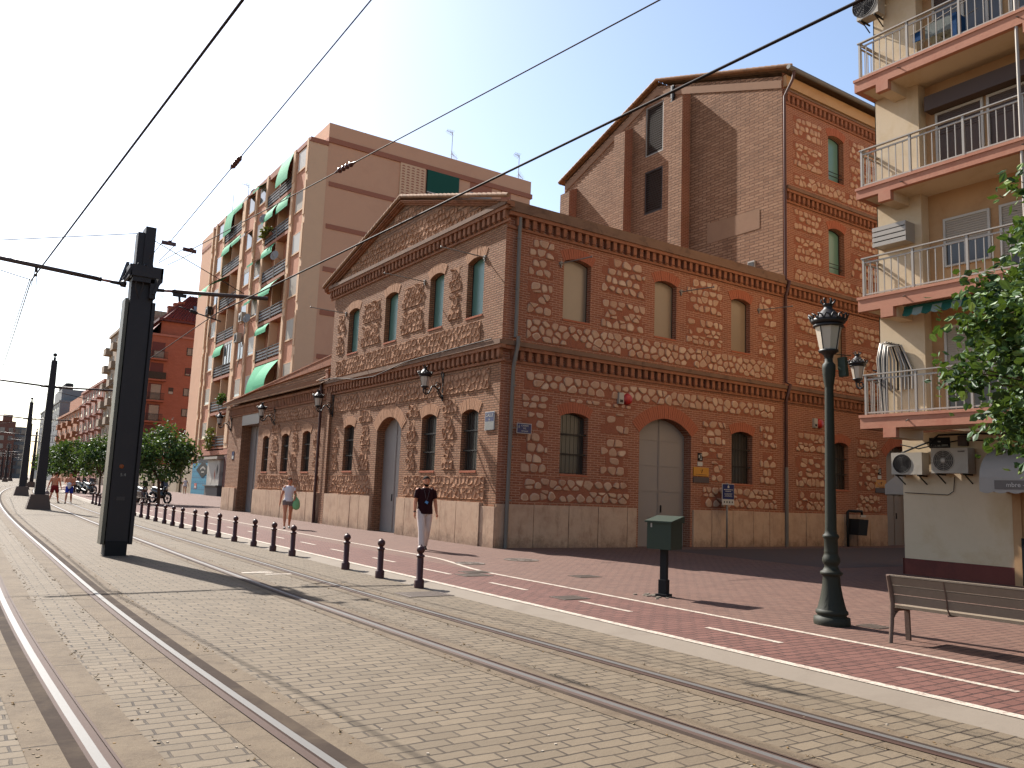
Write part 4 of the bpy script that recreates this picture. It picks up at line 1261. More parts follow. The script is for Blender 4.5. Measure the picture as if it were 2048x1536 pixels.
FACE_W = (PI / 2, 0, -PI / 2)      # faces -X
FACE_S = (PI / 2, 0, 0)            # faces -Y
text('mbre - S', .12, M['signwhite'], o, (GFX - .996, -10.42, 1.915), FACE_W)
t = thing('shop_awning', 'grey shop awning projecting into the side street behind the air conditioners', 'awning', (7, -7.2, 1.9), group='grey shop awnings')
b = MB(); pr = [(YC + .03, 2.5), (YC + .5, 2.3), (YC + .95, 1.95)]
b.add([(x, y, z) for x in (6.6, 9.0) for y, z in pr], [(0, 1, 4, 3), (1, 2, 5, 4)]); b.add([(6.6, YC + .03, 1.95)] + [(6.6, y, z) for y, z in pr], [(0, 1, 2, 3)])
b.build('hood', M['awn_grey'], t, fix=False)
b = MB(); x = 6.6
while x < 9.0:
    n = 6; v = [(x + .24 * i / n, YC + .96, 1.72 - .035 * math.sin(PI * i / n)) for i in range(n + 1)]
    b.add([(x, YC + .96, 1.95)] + v + [(x + .24, YC + .96, 1.95)], [tuple(range(n + 3))]); x += .24
b.add([(6.6, YC + .03, 1.95), (6.6, YC + .03, 1.72), (6.6, YC + .96, 1.72), (6.6, YC + .96, 1.95)], [(0, 1, 2, 3)])
b.build('valance', M['awn_grey'], t, fix=False)
# signs on the block
t = thing('street_name_plate', 'black street name plate high on the shaded wall between the two air conditioners', 'street sign', (GFX - .02, -8.45, 2.8))
b = MB(); b.box(GFX - .02, GFX, -8.66, -8.22, 2.71, 2.93); o = b.build('plate', M['signblack'], t)
b = MB(); b.box(GFX - .023, GFX - .02, -8.47, -8.41, 2.83, 2.86)
b.box(GFX - .023, GFX - .02, -8.64, -8.24, 2.735, 2.74)
y = -8.62
while y < -8.27:
    w = R.uniform(.018, .03); b.box(GFX - .023, GFX - .02, y, y + w, 2.75, 2.785); y += w + R.choice((.01, .01, .03))
b.build('worn_lettering', M['faded'], o)
t = thing('shop_board', 'black shop board lettered Fo leaning by the shop doorway', 'shop sign', (GFX - .3, -10.1, 0))
b = MB(); b.box(GFX - .1, GFX - .06, -10.9, -10.03, .02, .92); o = b.build('board', M['signblack'], t)
text('Fo', .2, M['signwhite'], o, (GFX - .104, -10.17, .72), FACE_W)
b = MB(); b.lathe([(.16, 0), (.14, .004), (.001, .006)], (0, 0, 0), 20); b.xf(Matrix.Translation((GFX - .1, -10.25, .3)) @ Matrix.Rotation(-PI / 2, 4, 'Y')); b.build('printed_picture', plain('printed_picture', S(176, 150, 150), .5), o)
# ---------------------------------------------------------------- the tall beige block behind the museum
BG = thing('beige_apartment_block', 'eight storey beige apartment block with green awnings and dark balcony railings', 'building', (10.26, 46.5, 0))
BX = 10.26; BY0 = 46.48; BY1 = 77.8
b = MB()
b.box(11.75, 32.7, BY0, 90, 3.9, 32.0)
b.build('side_wall', M['beige'], BG, fix=False)
b = MB(); b.box(10.6, 32, BY0 + .5, BY1, -.1, 4.4); b.build('ground_floor_wall', plain('grey_shopfront', S(176, 168, 160), .8, var=.2, sc=.8, dirt=S(120, 112, 108)), BG, fix=False)
b = MB(); b.box(BX - .12, 12, BY0, BY1, 4.1, 4.7); b.build('overhang_slab', M['bandbrown'], BG, fix=False)
b = MB()
b.box(11.7, 32.9, BY0 - .12, 90, 30.35, 30.8); b.box(BX - .1, 11.75, BY0 - .1, BY1 + .1, 30.0, 30.4)
for z in (26.75, 23.05, 19.35, 15.65, 11.95, 8.3): b.box(12.0, 32.75, BY0 - .06, BY0, z - .2, z + .2)
b.build('string_course', M['bandbrown'], BG, fix=False)
b = MB(); b.box(11.72, 32.75, BY0 - .03, 90.1, 30.8, 32.1); b.build('parapet', M['beige'], BG, fix=False)
FL = [4.7 + 3.7 * i for i in range(7)]          # floor levels
TOPZ = 30.0
H = 3.7
# pilasters; y spans of the bays
PIL = [(46.48, 47.05), (49.7, 50.4), (57.2, 57.9), (60.6, 61.2), (64.3, 65.5), (72.1, 72.8), (75.6, 76.2), (77.2, 77.8)]
b = MB()
for (a, c) in PIL: b.box(BX - .14, 11.74 if a < 47 else 11.9, a - (.03 if a < 47 else 0), c, 4.7, TOPZ)
for i, z in enumerate(FL):           # short stepped pieces that break the pilasters at every floor
    for (a, c) in PIL: b.box(BX - .2, BX - .14, a + .08, c - .08, z + .5, z + H - .25)
b.build('pilaster', M['beigelight'], BG, fix=False)
WINS = [(47.05, 49.7), (57.9, 60.6), (61.2, 64.3), (72.8, 75.6), (76.2, 77.2)]
BALS = [(50.4, 57.2), (65.5, 72.1)]
b = MB()
for (a, c) in WINS: b.box(BX, BX + .3, a, c, 4.7, TOPZ)
b.box(10.9, 11.5, 50.4, 57.2, 4.7, TOPZ, 0)
b.build('facade_panel', M['beigepink'], BG, fix=False)
for (a, c) in BALS:
    mid = (a + c) / 2
    for z in FL + [TOPZ - .1]:
        sl = MB(); sl.box(BX - .12, 12.4, a, c, z - .14, z + .14); sl.build('balcony_slab', M['bandbrown'], BG, fix=False)
    for z in FL:
        sl = MB(); sl.box(BX - .1, 12.0, mid - .06, mid + .06, z + .14, z + H - .14); sl.build('balcony_divider', M['beigelight'], BG, fix=False)
bk = MB()
for (a, c) in BALS: bk.box(12.0, 12.1, a, c, 4.7, TOPZ)
bk.build('balcony_back_wall', M['beige'], BG, fix=False)
rb = random.Random(3)
for wi, (a, c) in enumerate(WINS):
    for i, z in enumerate(FL):
        w = min(1.9, c - a - .5); ym = (a + c) / 2; z0 = z + 1.25; z1 = z + 3.0
        f = MB(); x = BX - .02
        f.box(x - .06, x, ym - w / 2 - .1, ym + w / 2 + .1, z0 - .12, z0)
        f.box(x - .03, x + .02, ym - w / 2, ym - w / 2 + .07, z0, z1); f.box(x - .03, x + .02, ym + w / 2 - .07, ym + w / 2, z0, z1); f.box(x - .03, x + .02, ym - w / 2 + .07, ym + w / 2 - .07, z1 - .07, z1)
        o = f.build('window', M['beigelight'], BG, fix=False)
        k = rb.choice((0., .3, .5, .85, .9)) if wi else 1.
        zs = z1 - (z1 - z0) * k
        if k > 0:
            s = MB(); s.box(x - .02, x + .015, ym - w / 2 + .07, ym + w / 2 - .07, zs, z1 - .07)
            s.build('roller_shutter', M[rb.choice(('shutter', 'white', 'shutter'))], o, fix=False)
        if k < 1:
            s = MB(); s.box(x - .005, x + .015, ym - w / 2 + .07, ym + w / 2 - .07, z0, zs); s.build('pane', M['glass'], o, fix=False)
        if wi in (1, 2, 3) and (wi, i) in ((1, 6), (2, 6), (1, 4), (2, 5), (1, 3)):
            s = MB(); s.add([(x - .05, ym - w / 2, z1 + .1), (x - .05, ym + w / 2, z1 + .1), (x - .75, ym + w / 2, z1 - .5), (x - .75, ym - w / 2, z1 - .5)], [(0, 1, 2, 3)]); s.add([(x - .75, ym - w / 2, z1 - .5), (x - .75, ym + w / 2, z1 - .5), (x - .75, ym + w / 2, z1 - .72), (x - .75, ym - w / 2, z1 - .72)], [(0, 1, 2, 3)])
            s.build('window_awning', M[rb.choice(('awn_green', 'rail', 'awn_green'))], o, fix=False)
for bi, (a, c) in enumerate(BALS):
    mid = (a + c) / 2
    for i, z in enumerate(FL):
        r = MB(); x = BX - .08
        for hh, w in ((1.15, .09), (.92, .16), (.64, .16), (.36, .16)):
            r.box(x - .03, x + .03, a, mid - .06, z + .14 + hh - w, z + .14 + hh, 0 if w < .1 else 1); r.box(x - .03, x + .03, mid + .06, c, z + .14 + hh - w, z + .14 + hh, 0 if w < .1 else 1)
        for yy in (a + .05, mid - .1, mid + .1, c - .05): r.box(x - .04, x + .04, yy - .04, yy + .04, z + .14, z + 1.29)
        r.build('balcony_railing', [M['iron'], plain('blue_grey_slat', S(92, 96, 106), .6)] if (bi, i) == (0, 0) else [M['iron'], bpy.data.materials['blue_grey_slat']], BG, fix=False)
        d = MB()
        for h0, h1 in ((a, mid), (mid, c)):
            y0 = h0 + .6 + rb.random() * .6
            d.box(11.93, 12.0, y0, y0 + 1.5, z + .14, z + 2.6)
        d.build('balcony_door', M[rb.choice(('glass_dark', 'shutbrown', 'glass_dark'))], BG, fix=False)
# balcony awnings: (bay, half, floor, drop, out)
for (bi, hf, i, drop, out, mt) in ((0, 0, 6, 2.3, .5, 'awn_green'), (0, 0, 5, 1.0, .3, 'awn_green'), (0, 1, 5, 1.1, .5, 'awn_green'), (0, 1, 4, .7, .3, 'awn_green'), (0, 0, 3, 1.6, 1.3, 'awn_green'), (0, 1, 3, .5, .2, 'awn_green'),
                                   (0, 1, 2, .6, .3, 'awn_green'), (0, 0, 1, 2.2, 1.1, 'awn_green'), (0, 1, 1, 2.4, .7, 'awn_green'), (1, 1, 6, 2.4, .3, 'awn_green'), (1, 0, 6, .7, .2, 'awn_green'), (1, 1, 5, .9, .3, 'awn_green'), (1, 0, 5, .5, .2, 'awn_green'),
                                   (1, 1, 4, 2.0, 2.2, 'awn_green'), (1, 1, 2, .9, .3, 'awn_green')):
    a, c = BALS[bi]; mid = (a + c) / 2
    y0, y1 = (a + .05, mid - .1) if hf == 0 else (mid + .1, c - .05)
    z = FL[i] + H - .2; x = BX - .1
    s = MB()
    n = 6; vs = []
    for k in range(n + 1):
        t = k / n; vs += [(x - out * math.sin(t * PI / 2), y0, z - drop * t), (x - out * math.sin(t * PI / 2), y1, z - drop * t)]
    s.add(vs, [(2 * k, 2 * k + 1, 2 * k + 3, 2 * k + 2) for k in range(n)], 0, True)
    e = vs[-2:]; s.add([e[0], e[1], (e[1][0], e[1][1], e[1][2] - .25), (e[0][0], e[0][1], e[0][2] - .25)], [(0, 1, 2, 3)])
    s.build('balcony_awning', M[mt], BG, fix=False)
# glazed-in balcony half
s = MB(); a, c = BALS[1]; mid = (a + c) / 2
for yy in (a + .1, a + 1.1, a + 2.1, mid - .15): s.box(BX - .1, BX - .02, yy - .05, yy + .05, FL[2] + 1.3, FL[2] + 3.5)
s.box(BX - .1, BX - .02, a, mid, FL[2] + 3.3, FL[2] + 3.56); s.box(BX - .05, BX - .03, a, mid - .1, FL[2] + 1.3, FL[2] + 3.3, 1)
s.build('balcony_glazing', [M['white'], M['glass']], BG, fix=False)
# side wall: lattice, dark awning over a balcony, shutter
Y0 = BY0 - .02
b = MB(); b.box(18.5, 21.0, BY0 - .1, BY0, 26.4, 30.35)
o = b.build('lattice_screen', M['beigelight'], BG, fix=False)
b = MB()
for r_ in range(15):
    for q in range(5):
        xx = 18.6 + q * .48; zz = 26.55 + r_ * .25
        n = 8; b.add([(xx + .2 + .17 * math.cos(k * PI / n), BY0 - .104, zz + .12 * math.sin(k * PI / n)) for k in range(n + 1)], [tuple(range(n + 1))])
b.build('lattice_hole', M['bandbrown'], o, fix=False)
b = MB(); b.box(21.15, 24.6, BY0 - .03, BY0 + .0, 26.4, 30.35); b.build('side_balcony_opening', M['glass_dark'], BG, fix=False)
b = MB(); b.box(21.2, 24.5, BY0 - .16, BY0 - .12, 28.3, 30.35); b.box(21.2, 24.5, BY0 - .18, BY0 - .1, 28.2, 28.3, 1); b.build('side_awning', [M['awn_dark'], M['white']], BG, fix=False)
b = MB()
for zz in (27.9, 27.55, 27.2, 26.85, 26.5): b.box(21.15, 24.6, BY0 - .12, BY0 - .06, zz - .12, zz, 1 if zz < 27.8 else 0)
b.build('side_railing', [M['iron'], bpy.data.materials['blue_grey_slat']], BG, fix=False)
b = MB(); b.box(25.8, 28.2, BY0 - .05, BY0, 26.6, 29.4, 0); b.box(25.8, 28.2, BY0 - .04, BY0, 29.4, 30.35, 1); b.box(29.3, 30.4, BY0 - .05, BY0, 25, 30.35, 1); b.build('side_shutter', [plain('pale_blue_shutter', S(176, 182, 186), .6), M['bandbrown']], BG, fix=False)


def antenna(x, y, z, h, label, kinds=2):
    t = thing('roof_antenna', label, 'antenna', (x, y, z), group='television aerials on the roofs')
    b = MB(); b.tube([(x, y, z), (x, y, z + h)], .03, 6); b.build('mast', M['galv'], t, fix=False)
    for k in range(kinds):
        zz = z + h * (1 - .62 * k) - .1; s = -1 if k == 0 else 1; g = MB()
        g.tube([(x, y, zz), (x + s * 1.5 * .6, y + s * .5, zz - .15)], .02, 6)
        for q in range(7):
            u = q / 6; cx = x + s * .9 * u; cy = y + s * .5 * u; cz = zz - .15 * u; l = .35 - .12 * u
            g.tube([(cx, cy - l, cz + l * .4), (cx, cy + l, cz - l * .4)], .012, 4); 
            if q < 3: g.tube([(cx, cy - l * .6, cz - l), (cx, cy + l * .6, cz + l)], .012, 4)
        g.build('aerial', M['galv'], t, fix=False)
    return t


antenna(24.2, 47.5, 32.0, 3.2, 'tall television aerial with two heads in the middle of the beige roof')
antenna(31.9, 47.5, 32.0, 3.0, 'television aerial at the far right end of the beige roof')
antenna(11.0, 67.5, 30.4, 2.3, 'small aerial standing on the street edge of the beige roof')
antenna(11.0, 73.5, 30.4, 3.0, 'thin aerial near the street end of the beige roof', 0)


def dish(x, y, z, r, label, aim=(-1, -.6, .2), tilt=None):
    t = thing('satellite_dish', label, 'satellite dish', (x, y, z), group='satellite dishes on the beige block')
    b = MB(); b.lathe([(r * i / 5, .18 * r * (i / 5) ** 2) for i in range(6)][::-1] + [(.001, -.02)], (0, 0, 0), 18)
    q = Vector(aim).to_track_quat('Z', 'Y').to_matrix().to_4x4()
    b.xf(Matrix.Translation((x, y, z)) @ q); b.build('reflector', plain('dish_grey', S(170, 168, 166), .5) if 'dish_grey' not in bpy.data.materials else bpy.data.materials['dish_grey'], t, fix=False)
    b = MB(); a = Vector((x, y, z)); e = a + Vector(aim).normalized() * r * .9
    b.tube([a + Vector((0, 0, -r)), e], .02, 5); b.tube([a, (x + .6, y, z - .3)], .03, 5); b.build('arm', M['galv'], t, fix=False)
    return t


dish(9.7, 56.6, FL[5] + 2.6, .45, 'satellite dish fixed to the balcony below the top floor')
dish(9.8, 52.6, FL[4] + 1.9, .45, 'satellite dish on the middle balcony of the nearer bay')
dish(9.6, 59.0, FL[3] + .9, .45, 'satellite dish on the wall between the two small air conditioners')
dish(10.8, 64.6, TOPZ + .9, .45, 'satellite dish on the roof edge of the beige block')
for (y, z, lab) in ((61.6, FL[3] + 1.0, 'white air conditioner on the beige front right of a satellite dish'), (62.6, FL[3] - .9, 'white air conditioner low on the beige front with trailing pipes'), (75.4, FL[4] + .2, 'dark air conditioner at the street end of the beige front')):
    t = thing('air_conditioner', lab, 'air conditioner', (BX - .4, y, z), group='air conditioners on the beige block')
    b = MB(); b.box(BX - .65, BX - .2, y - .5, y + .5, z, z + .9); b.build('casing', M['acgrey'] if 'white' in lab else M['iron'], t)
    b = MB(); b.lathe([(.33, 0), (.33, .02), (.001, .02)], (0, 0, 0), 14); b.xf(Matrix.Translation((BX - .655, y + .1, z + .45)) @ Matrix.Rotation(-PI / 2, 4, 'Y')); b.build('fan_guard', M['darkgrille'], t)
    b = MB(); b.tube([(BX - .2, y - .2, z), (BX - .18, y - .4, z - 1.2), (BX - .18, y + .2, z - 2.4)], .05, 6); b.build('pipe', M['rail'], t)


def leafmass(mb, c, rx, ry, rz, n, s, rnd, lo=-.9):
    for _ in range(n):
        while True:
            p = Vector((rnd.uniform(-1, 1), rnd.uniform(-1, 1), rnd.uniform(lo, 1)))
            if .25 < p.length < 1: break
        q = Vector((c[0] + p.x * rx, c[1] + p.y * ry, c[2] + p.z * rz))
        leaf(mb, q, s * rnd.uniform(.7, 1.3), rnd)


def leaf(mb, q, s, rnd, m=0):
    d = Vector((rnd.gauss(0, 1), rnd.gauss(0, 1), rnd.gauss(-.25, .7))).normalized()
    n = d.cross(Vector((rnd.gauss(0, 1), rnd.gauss(0, 1), rnd.gauss(0, 1)))).normalized()
    w = d.cross(n) * s * .3; d = d * s
    mb.add([q, q + d * .35 + w - n * s * .05, q + d * .75 + w * .7, q + d - n * s * .12, q + d * .75 - w * .7, q + d * .35 - w - n * s * .05], [(0, 1, 2, 3), (0, 3, 4, 5)], m)


for (y, z, w, lab, mt) in ((56.3, FL[5] + 1.3, 1.2, 'reddish and yellow potted plants spilling over a balcony of the beige block', 'leafdry'), (70.5, FL[0] + 1.2, 1.4, 'dry climbing plant trailing down the lowest balcony of the beige block', 'leafdry'), (67.0, FL[1] + 1.3, .9, 'low green planting on a first balcony of the beige block', 'leaf')):
    t = thing('balcony_plant', lab, 'plant', (BX - .2, y, z), group='plants on the beige balconies')
    b = MB(); leafmass(b, (BX - .35, y, z), .35, w, .5 if w < 1.3 else 1.3, 260, .3, rb); b.build('foliage', M[mt], t, fix=False)
    b = MB(); b.box(BX - .3, BX, y - w, y + w, z - .5, z - .25); b.build('planter', M['bandbrown'], t)

# ---------------------------------------------------------------- red brick block facing us, and the rest of the street
RB = thing('red_brick_block', 'terracotta brick apartment block with maroon shutters and a red tiled mansard', 'building', (10, 112, 0))
RY = 112.; RX = 9.9
b = MB(); b.box(RX, 30, RY, 124, 0, 22.9); b.build('wall', M['redwall'], RB, fix=False)
b = MB(); b.box(RX - .15, 30, RY - .2, 124, 22.7, 23.0); b.build('parapet_coping', M['bpink'], RB, fix=False)
b = MB(); b.box(11.9, 28, RY + 1.2, 124, 23, 25.4); b.build('penthouse_wall', M['redwall'], RB, fix=False)
b = MB(); b.box(11.4, 28, RY + .6, 124, 25.2, 25.6); b.build('penthouse_eaves', M['maroon'], RB, fix=False)
b = MB(); tiles(b, (12.0, RY + .5, 25.55), (28, RY + .5, 25.55), (16.6, RY + 5, 30.4), (24, RY + 5, 30.4), pitch=.5, amp=.12)
tiles(b, (12.0, 124, 25.55), (12.0, RY + .5, 25.55), (16.6, RY + 8, 30.4), (16.6, RY + 5, 30.4), pitch=.5, amp=.12)
b.add([(10.2, RY + .4, 23.0), (12.2, RY + .4, 25.5), (12.2, 124, 25.5), (10.2, 124, 23.0)], [(0, 1, 2, 3)]); b.build('roof', M['redtile'], RB, fix=False)
b = MB(); b.cbox((17.2, RY + 2.6, 28.1), (.6, .1, .5), 0, 0, ('X', -.8)); b.build('roof_window', M['glass'], RB, fix=False)
for (x, z) in ((13.4, 27.9), (14.2, 28.5), (14.9, 28.8), (18.6, 29.5)):
    b = MB(); b.box(x - .38, x + .38, RY + 3.2, RY + 4.2, 25.4, z); b.box(x - .44, x + .44, RY + 3.1, RY + 4.3, z, z + .18); b.build('chimney', M['redwall'], RB, fix=False)
rb = random.Random(11)
for i in range(6):
    z = 3.6 + 3.1 * i
    # balcony with french window
    x0, x1 = 10.7, 12.5; zb = z + .1
    f = MB(); f.box(x0, x1, RY - .05, RY, zb, zb + 2.5); o = f.build('balcony_window', M['maroon'], RB, fix=False)
    if i in (3, 5, 2):
        g = MB(); g.box(x0 + .35, x1 - .12, RY - .06, RY - .05, zb, zb + (1.2 if i == 5 else 2.35)); g.build('pane', M['glass' if i != 5 else 'shutter'], o, fix=False)
    s = MB(); s.box(x0 - .55, x1 + .4, RY - .9, RY, z - .15, z + .08); s.build('balcony_slab', M['redwall'], RB, fix=False)
    r = MB(); 
    for zz in (z + 1.1, z + .2): r.box(x0 - .5, x1 + .35, RY - .88, RY - .84, zz, zz + .06)
    xx = x0 - .5
    while xx <= x1 + .36: r.box(xx - .02, xx + .02, RY - .87, RY - .85, z + .1, z + 1.1); xx += .13
    if i == 4: r.box(x0 - .5, x1 + .35, RY - .86, RY - .85, z + .15, z + 1.1)
    r.build('balcony_railing', M['iron'], RB, fix=False)
    for (a, c, k) in ((15.6, 17.0, 0), (17.6, 19.0, 1)):
        f = MB(); z0 = z + 1.1; z1 = z + 2.3
        f.box(a, c, RY - .04, RY, z0, z1); o = f.build('window', M['frame'], RB, fix=False)
        sh = rb.choice((0, 0, .5, .8))
        g = MB(); g.box(a + .12, c - .12, RY - .06, RY - .04, z1 - .1 - (1.0 * sh), z1 - .1)
        if sh: g.build('roller_shutter', M['maroon'], o, fix=False)
        if sh < 1:
            g = MB(); g.box(a + .12, (a + c) / 2 - .04, RY - .055, RY - .04, z0 + .1, z1 - .1 - sh); g.box((a + c) / 2 + .04, c - .12, RY - .055, RY - .04, z0 + .1, z1 - .1 - sh); g.build('pane', M['glass'], o, fix=False)
    if i == 3:
        f = MB(); f.box(13.5, 14.2, RY - .04, RY, z + 1.2, z + 2.2); o = f.build('window', M['frame'], RB, fix=False); g = MB(); g.box(13.55, 14.15, RY - .05, RY - .04, z + 1.25, z + 1.6); g.build('pane', M['shutter'], o, fix=False)
antenna(12.5, 118, 25.6, 4.5, 'aerial mast among the chimneys of the red block', 1)
antenna(17.4, 113, 30.2, 3.5, 'aerial on the ridge of the red tiled roof', 1)


def streetblock(label, y0, y1, z, m, floors, bay, m2='beigelight', balc='wall', x=10.3, roofbox=None, dx=12):
    t = thing('apartment_building', label, 'building', (x, y0, 0), group='apartment blocks along the far street')
    b = MB(); b.box(x, x + dx, y0, y1, 0, z); b.build('wall', m, t, fix=False)
    b = MB(); b.box(x - .3, x + dx, y0 - .2, y1 + .2, z, z + .5); b.build('cornice', m, t, fix=False)
    n = max(1, round((y1 - y0) / bay)); fh = (z - 4.2) / floors
    wf = MB(); wp = MB(); bl = MB(); rl = MB()
    for i in range(floors):
        for k in range(n):
            yc = y0 + (k + .5) * (y1 - y0) / n; zz = 4.2 + i * fh
            if balc and k % 2 == 0:
                f = MB(); f.box(x - .04, x, yc - .8, yc + .8, zz + .1, zz + fh * .78); f.build('window', M['shutbrown'], t, fix=False)
                s = MB(); s.box(x - 1.1, x, yc - 1.6, yc + 1.6, zz - .15, zz + .1)
                if balc == 'wall': s.box(x - 1.1, x - 1.0, yc - 1.6, yc + 1.6, zz + .1, zz + 1.1); s.box(x - 1.0, x, yc - 1.6, yc - 1.5, zz + .1, zz + 1.1)
                s.build('balcony', m if balc == 'wall' else M[m2], t, fix=False)
            else:
                f = MB(); f.box(x - .04, x, yc - .6, yc + .6, zz + .9, zz + fh * .8); o = f.build('window', M['frame'], t, fix=False)
                g = MB(); g.box(x - .06, x - .04, yc - .5, yc + .5, zz + 1.0, zz + fh * .55); g.build('pane', M['glass'], o, fix=False)
    if roofbox:
        b = MB(); b.box(*roofbox); b.build('roof_storey', m, t, fix=False)
    return t


streetblock('greyish beige block with heavy solid balconies left of the dark mast', 124, 153, 27.5, M['bgrey'], 7, 4.0, roofbox=(11, 20, 127, 150, 27.5, 29.3))
streetblock('pink block with tall windows half hidden by orange trees', 154, 188, 19.5, M['bpink'], 5, 4.5, balc='iron', m2='bpink')
streetblock('orange block with a red roof storey beyond the pink one', 189, 236, 16.5, M['borange'], 4, 6, balc='wall', roofbox=(12, 20, 192, 230, 16.5, 21))
t = streetblock('blue grey clad block carrying a row of dark roof tanks', 238, 300, 21.5, M['bblue'], 6, 7, balc=None, roofbox=(10.8, 22, 242, 262, 21.5, 25.5))
b = MB()
for k in range(6): b.lathe([(1., 0), (1.1, .3), (1.1, 1.6), (.9, 1.8)], (12.5, 243 + 3.2 * k, 25.5), 10)
b.build('water_tank', M['iron'], t, fix=False)
# blocks that close the view where the street bends away
for (lab, x0, x1, z, m, y) in (('brown brick block closing the far end of the street', -3.5, 4.2, 19.5, M['bbrown'], 316), ('grey glazed block at the far end beside the brown one', 4.4, 9.6, 18.0, M['bblue'], 322), ('tall brown stair tower block at the far left end', -14, -4, 17.5, M['bbrown'], 320)):
    t = thing('apartment_building', lab, 'building', ((x0 + x1) / 2, y, 0), group='apartment blocks along the far street')
    b = MB(); b.box(x0, x1, y, y + 12, -1, z)
    if x0 == -3.5: b.box(.2, 3.0, y - .5, y + 5, z, z + 2.2)
    b.build('wall', m, t, fix=False)
    for i in range(6):
        for k in range(3):
            f = MB(); xx = x0 + (k + .5) * (x1 - x0) / 3; f.box(xx - .7, xx + .7, y - .06, y, 1.6 + i * 2.8, 3.2 + i * 2.8); f.build('window', M['glass' if k != 1 else 'shutter'], t, fix=False)

# yard wall with its painted panel, and the shopfront under the beige block
YW = thing('yard_wall', 'pale rendered yard wall along the pavement below the red block', 'wall', (10.3, 94, 0))
b = MB(); b.box(10.3, 10.55, 77.9, 111.9, -.1, 3.2)
b.build('wall_panel', M['wallconc'], YW, fix=False)
b = MB()
for yy in (83.5, 91, 99): b.box(10.15, 10.3, yy, yy + 1.4, -.1, 3.05)
b.build('pier', plain('ochre_wall_pier', S(150, 128, 92), .9, var=.15, sc=1), YW, fix=False)
b = MB(); b.box(10.27, 10.3, 79.2, 84.4, 3.2, 3.9); b.build('sign_board', plain('pale_green_board', S(160, 180, 172), .7, var=.2), YW, fix=False)
MU = thing('painted_wall', 'bright blue painted wall with a fish scale pattern and a big black mouth shape', 'mural', (10.26, 74, 0))


def scalemat():
    t = NT('blue_scale_paint')
    p = t.n('ShaderNodeSeparateXYZ'); t.l(t.pos(), p.inputs[0])
    u = t.math('MULTIPLY', p.outputs[1], 1.25); v = t.math('MULTIPLY', p.outputs[2], 1.6)
    row = t.math('FLOOR', v)
    uu = t.math('FRACT', t.math('ADD', u, t.math('MULTIPLY', t.math('MODULO', row, 2.), .5)))
    d = t.math('SQRT', t.math('ADD', t.math('POWER', t.math('SUBTRACT', uu, .5), 2.), t.math('POWER', t.math('SUBTRACT', t.math('FRACT', v), .0), 2.)))
    rim = t.math('GREATER_THAN', t.math('SINE', t.math('MULTIPLY', d, 9.)), .6)
    col = t.mixc(t.math('MULTIPLY', rim, .75), S(40, 150, 190), S(24, 84, 130))
    col = t.mixc(t.math('MULTIPLY', t.noise(2, 4), .4), col, S(60, 176, 206))
    return t.done(col, .7)


b = MB(); b.box(10.2, 10.3, 69.9, 77.9, -.1, 3.3); b.build('wall_panel', scalemat(), MU, fix=False)
b = MB()
pts = [(10.19, 73.1 + dy, 2.62 + dz) for dy, dz in ((2.9, 0), (1.7, .42), (.7, .72), (.15, .82), (-.15, .72), (-.5, .8), (-1.6, .4), (-2.8, 0), (-1.6, -.45), (-.5, -.75), (0, -.82), (.5, -.78), (1.6, -.42))]
b.prism(pts, (-.02, 0, 0)); o = b.build('mouth_shape', M['signblack'], MU, fix=False)
b = MB()
for k in range(7):
    yy = 72.2 + k * .3; zc = 2.86 - .02 * (k - 3) ** 2
    b.box(10.16, 10.17, yy - .09, yy + .09, zc - .1, zc + .1)
for k in range(4):
    yy = 72.65 + k * .3; b.box(10.16, 10.17, yy - .09, yy + .09, 2.28, 2.44)
b.build('teeth', M['signwhite'], o, fix=False)
b = MB(); b.box(10.18, 10.2, 75.3, 76.3, .6, 1.15); b.box(10.17, 10.18, 75.4, 76.2, .68, .85, 1); b.build('red_emblem', [M['red'], M['signwhite']], MU, fix=False)
KI = thing('closed_kiosk', 'closed kiosk front with a white pasted shutter and grey counter beside the blue wall', 'kiosk', (9.9, 66.8, 0))
b = MB(); b.box(9.7, 10.6, 64.6, 69.3, .95, 3.6); b.build('shutter_front', plain('kiosk_white_shutter', S(214, 208, 200), .6, var=.12, sc=2, dirt=S(150, 140, 132)), KI, fix=False)
b = MB(); b.box(9.6, 10.6, 64.5, 69.4, -.05, .95); b.box(9.4, 10.6, 64.4, 69.5, .95, 1.05); b.build('counter', plain('kiosk_grey_base', S(120, 118, 116), .7, var=.15), KI, fix=False)
b = MB(); b.box(9.3, 10.6, 64.3, 69.6, 3.6, 3.85); b.build('canopy', plain('kiosk_canopy', S(190, 182, 170), .7), KI, fix=False)
b = MB()
for (y, z, w, h, m) in ((66.2, 2.1, .5, .8, 0), (66.2, 2.1, .35, .6, 1), (67.6, 1.7, .45, .6, 0), (65.4, 2.6, .2, .6, 2)):
    b.add([(9.69 - .004 * (m + 1), y, z - h), (9.69 - .004 * (m + 1), y + w, z), (9.69 - .004 * (m + 1), y, z + h), (9.69 - .004 * (m + 1), y - w, z)], [(0, 1, 2, 3)], m)
b.build('painted_motif', [M['signwhite'], plain('motif_pink', S(200, 130, 110), .7), M['signblack']], KI, fix=False)
b = MB(); b.box(10.0, 10.6, 47, 64.4, -.05, 4.0); b.build('shop_wall', plain('shop_wall_dark_red', S(140, 92, 80), .8, var=.25, sc=.7, dirt=S(90, 70, 64)), BG, fix=False)
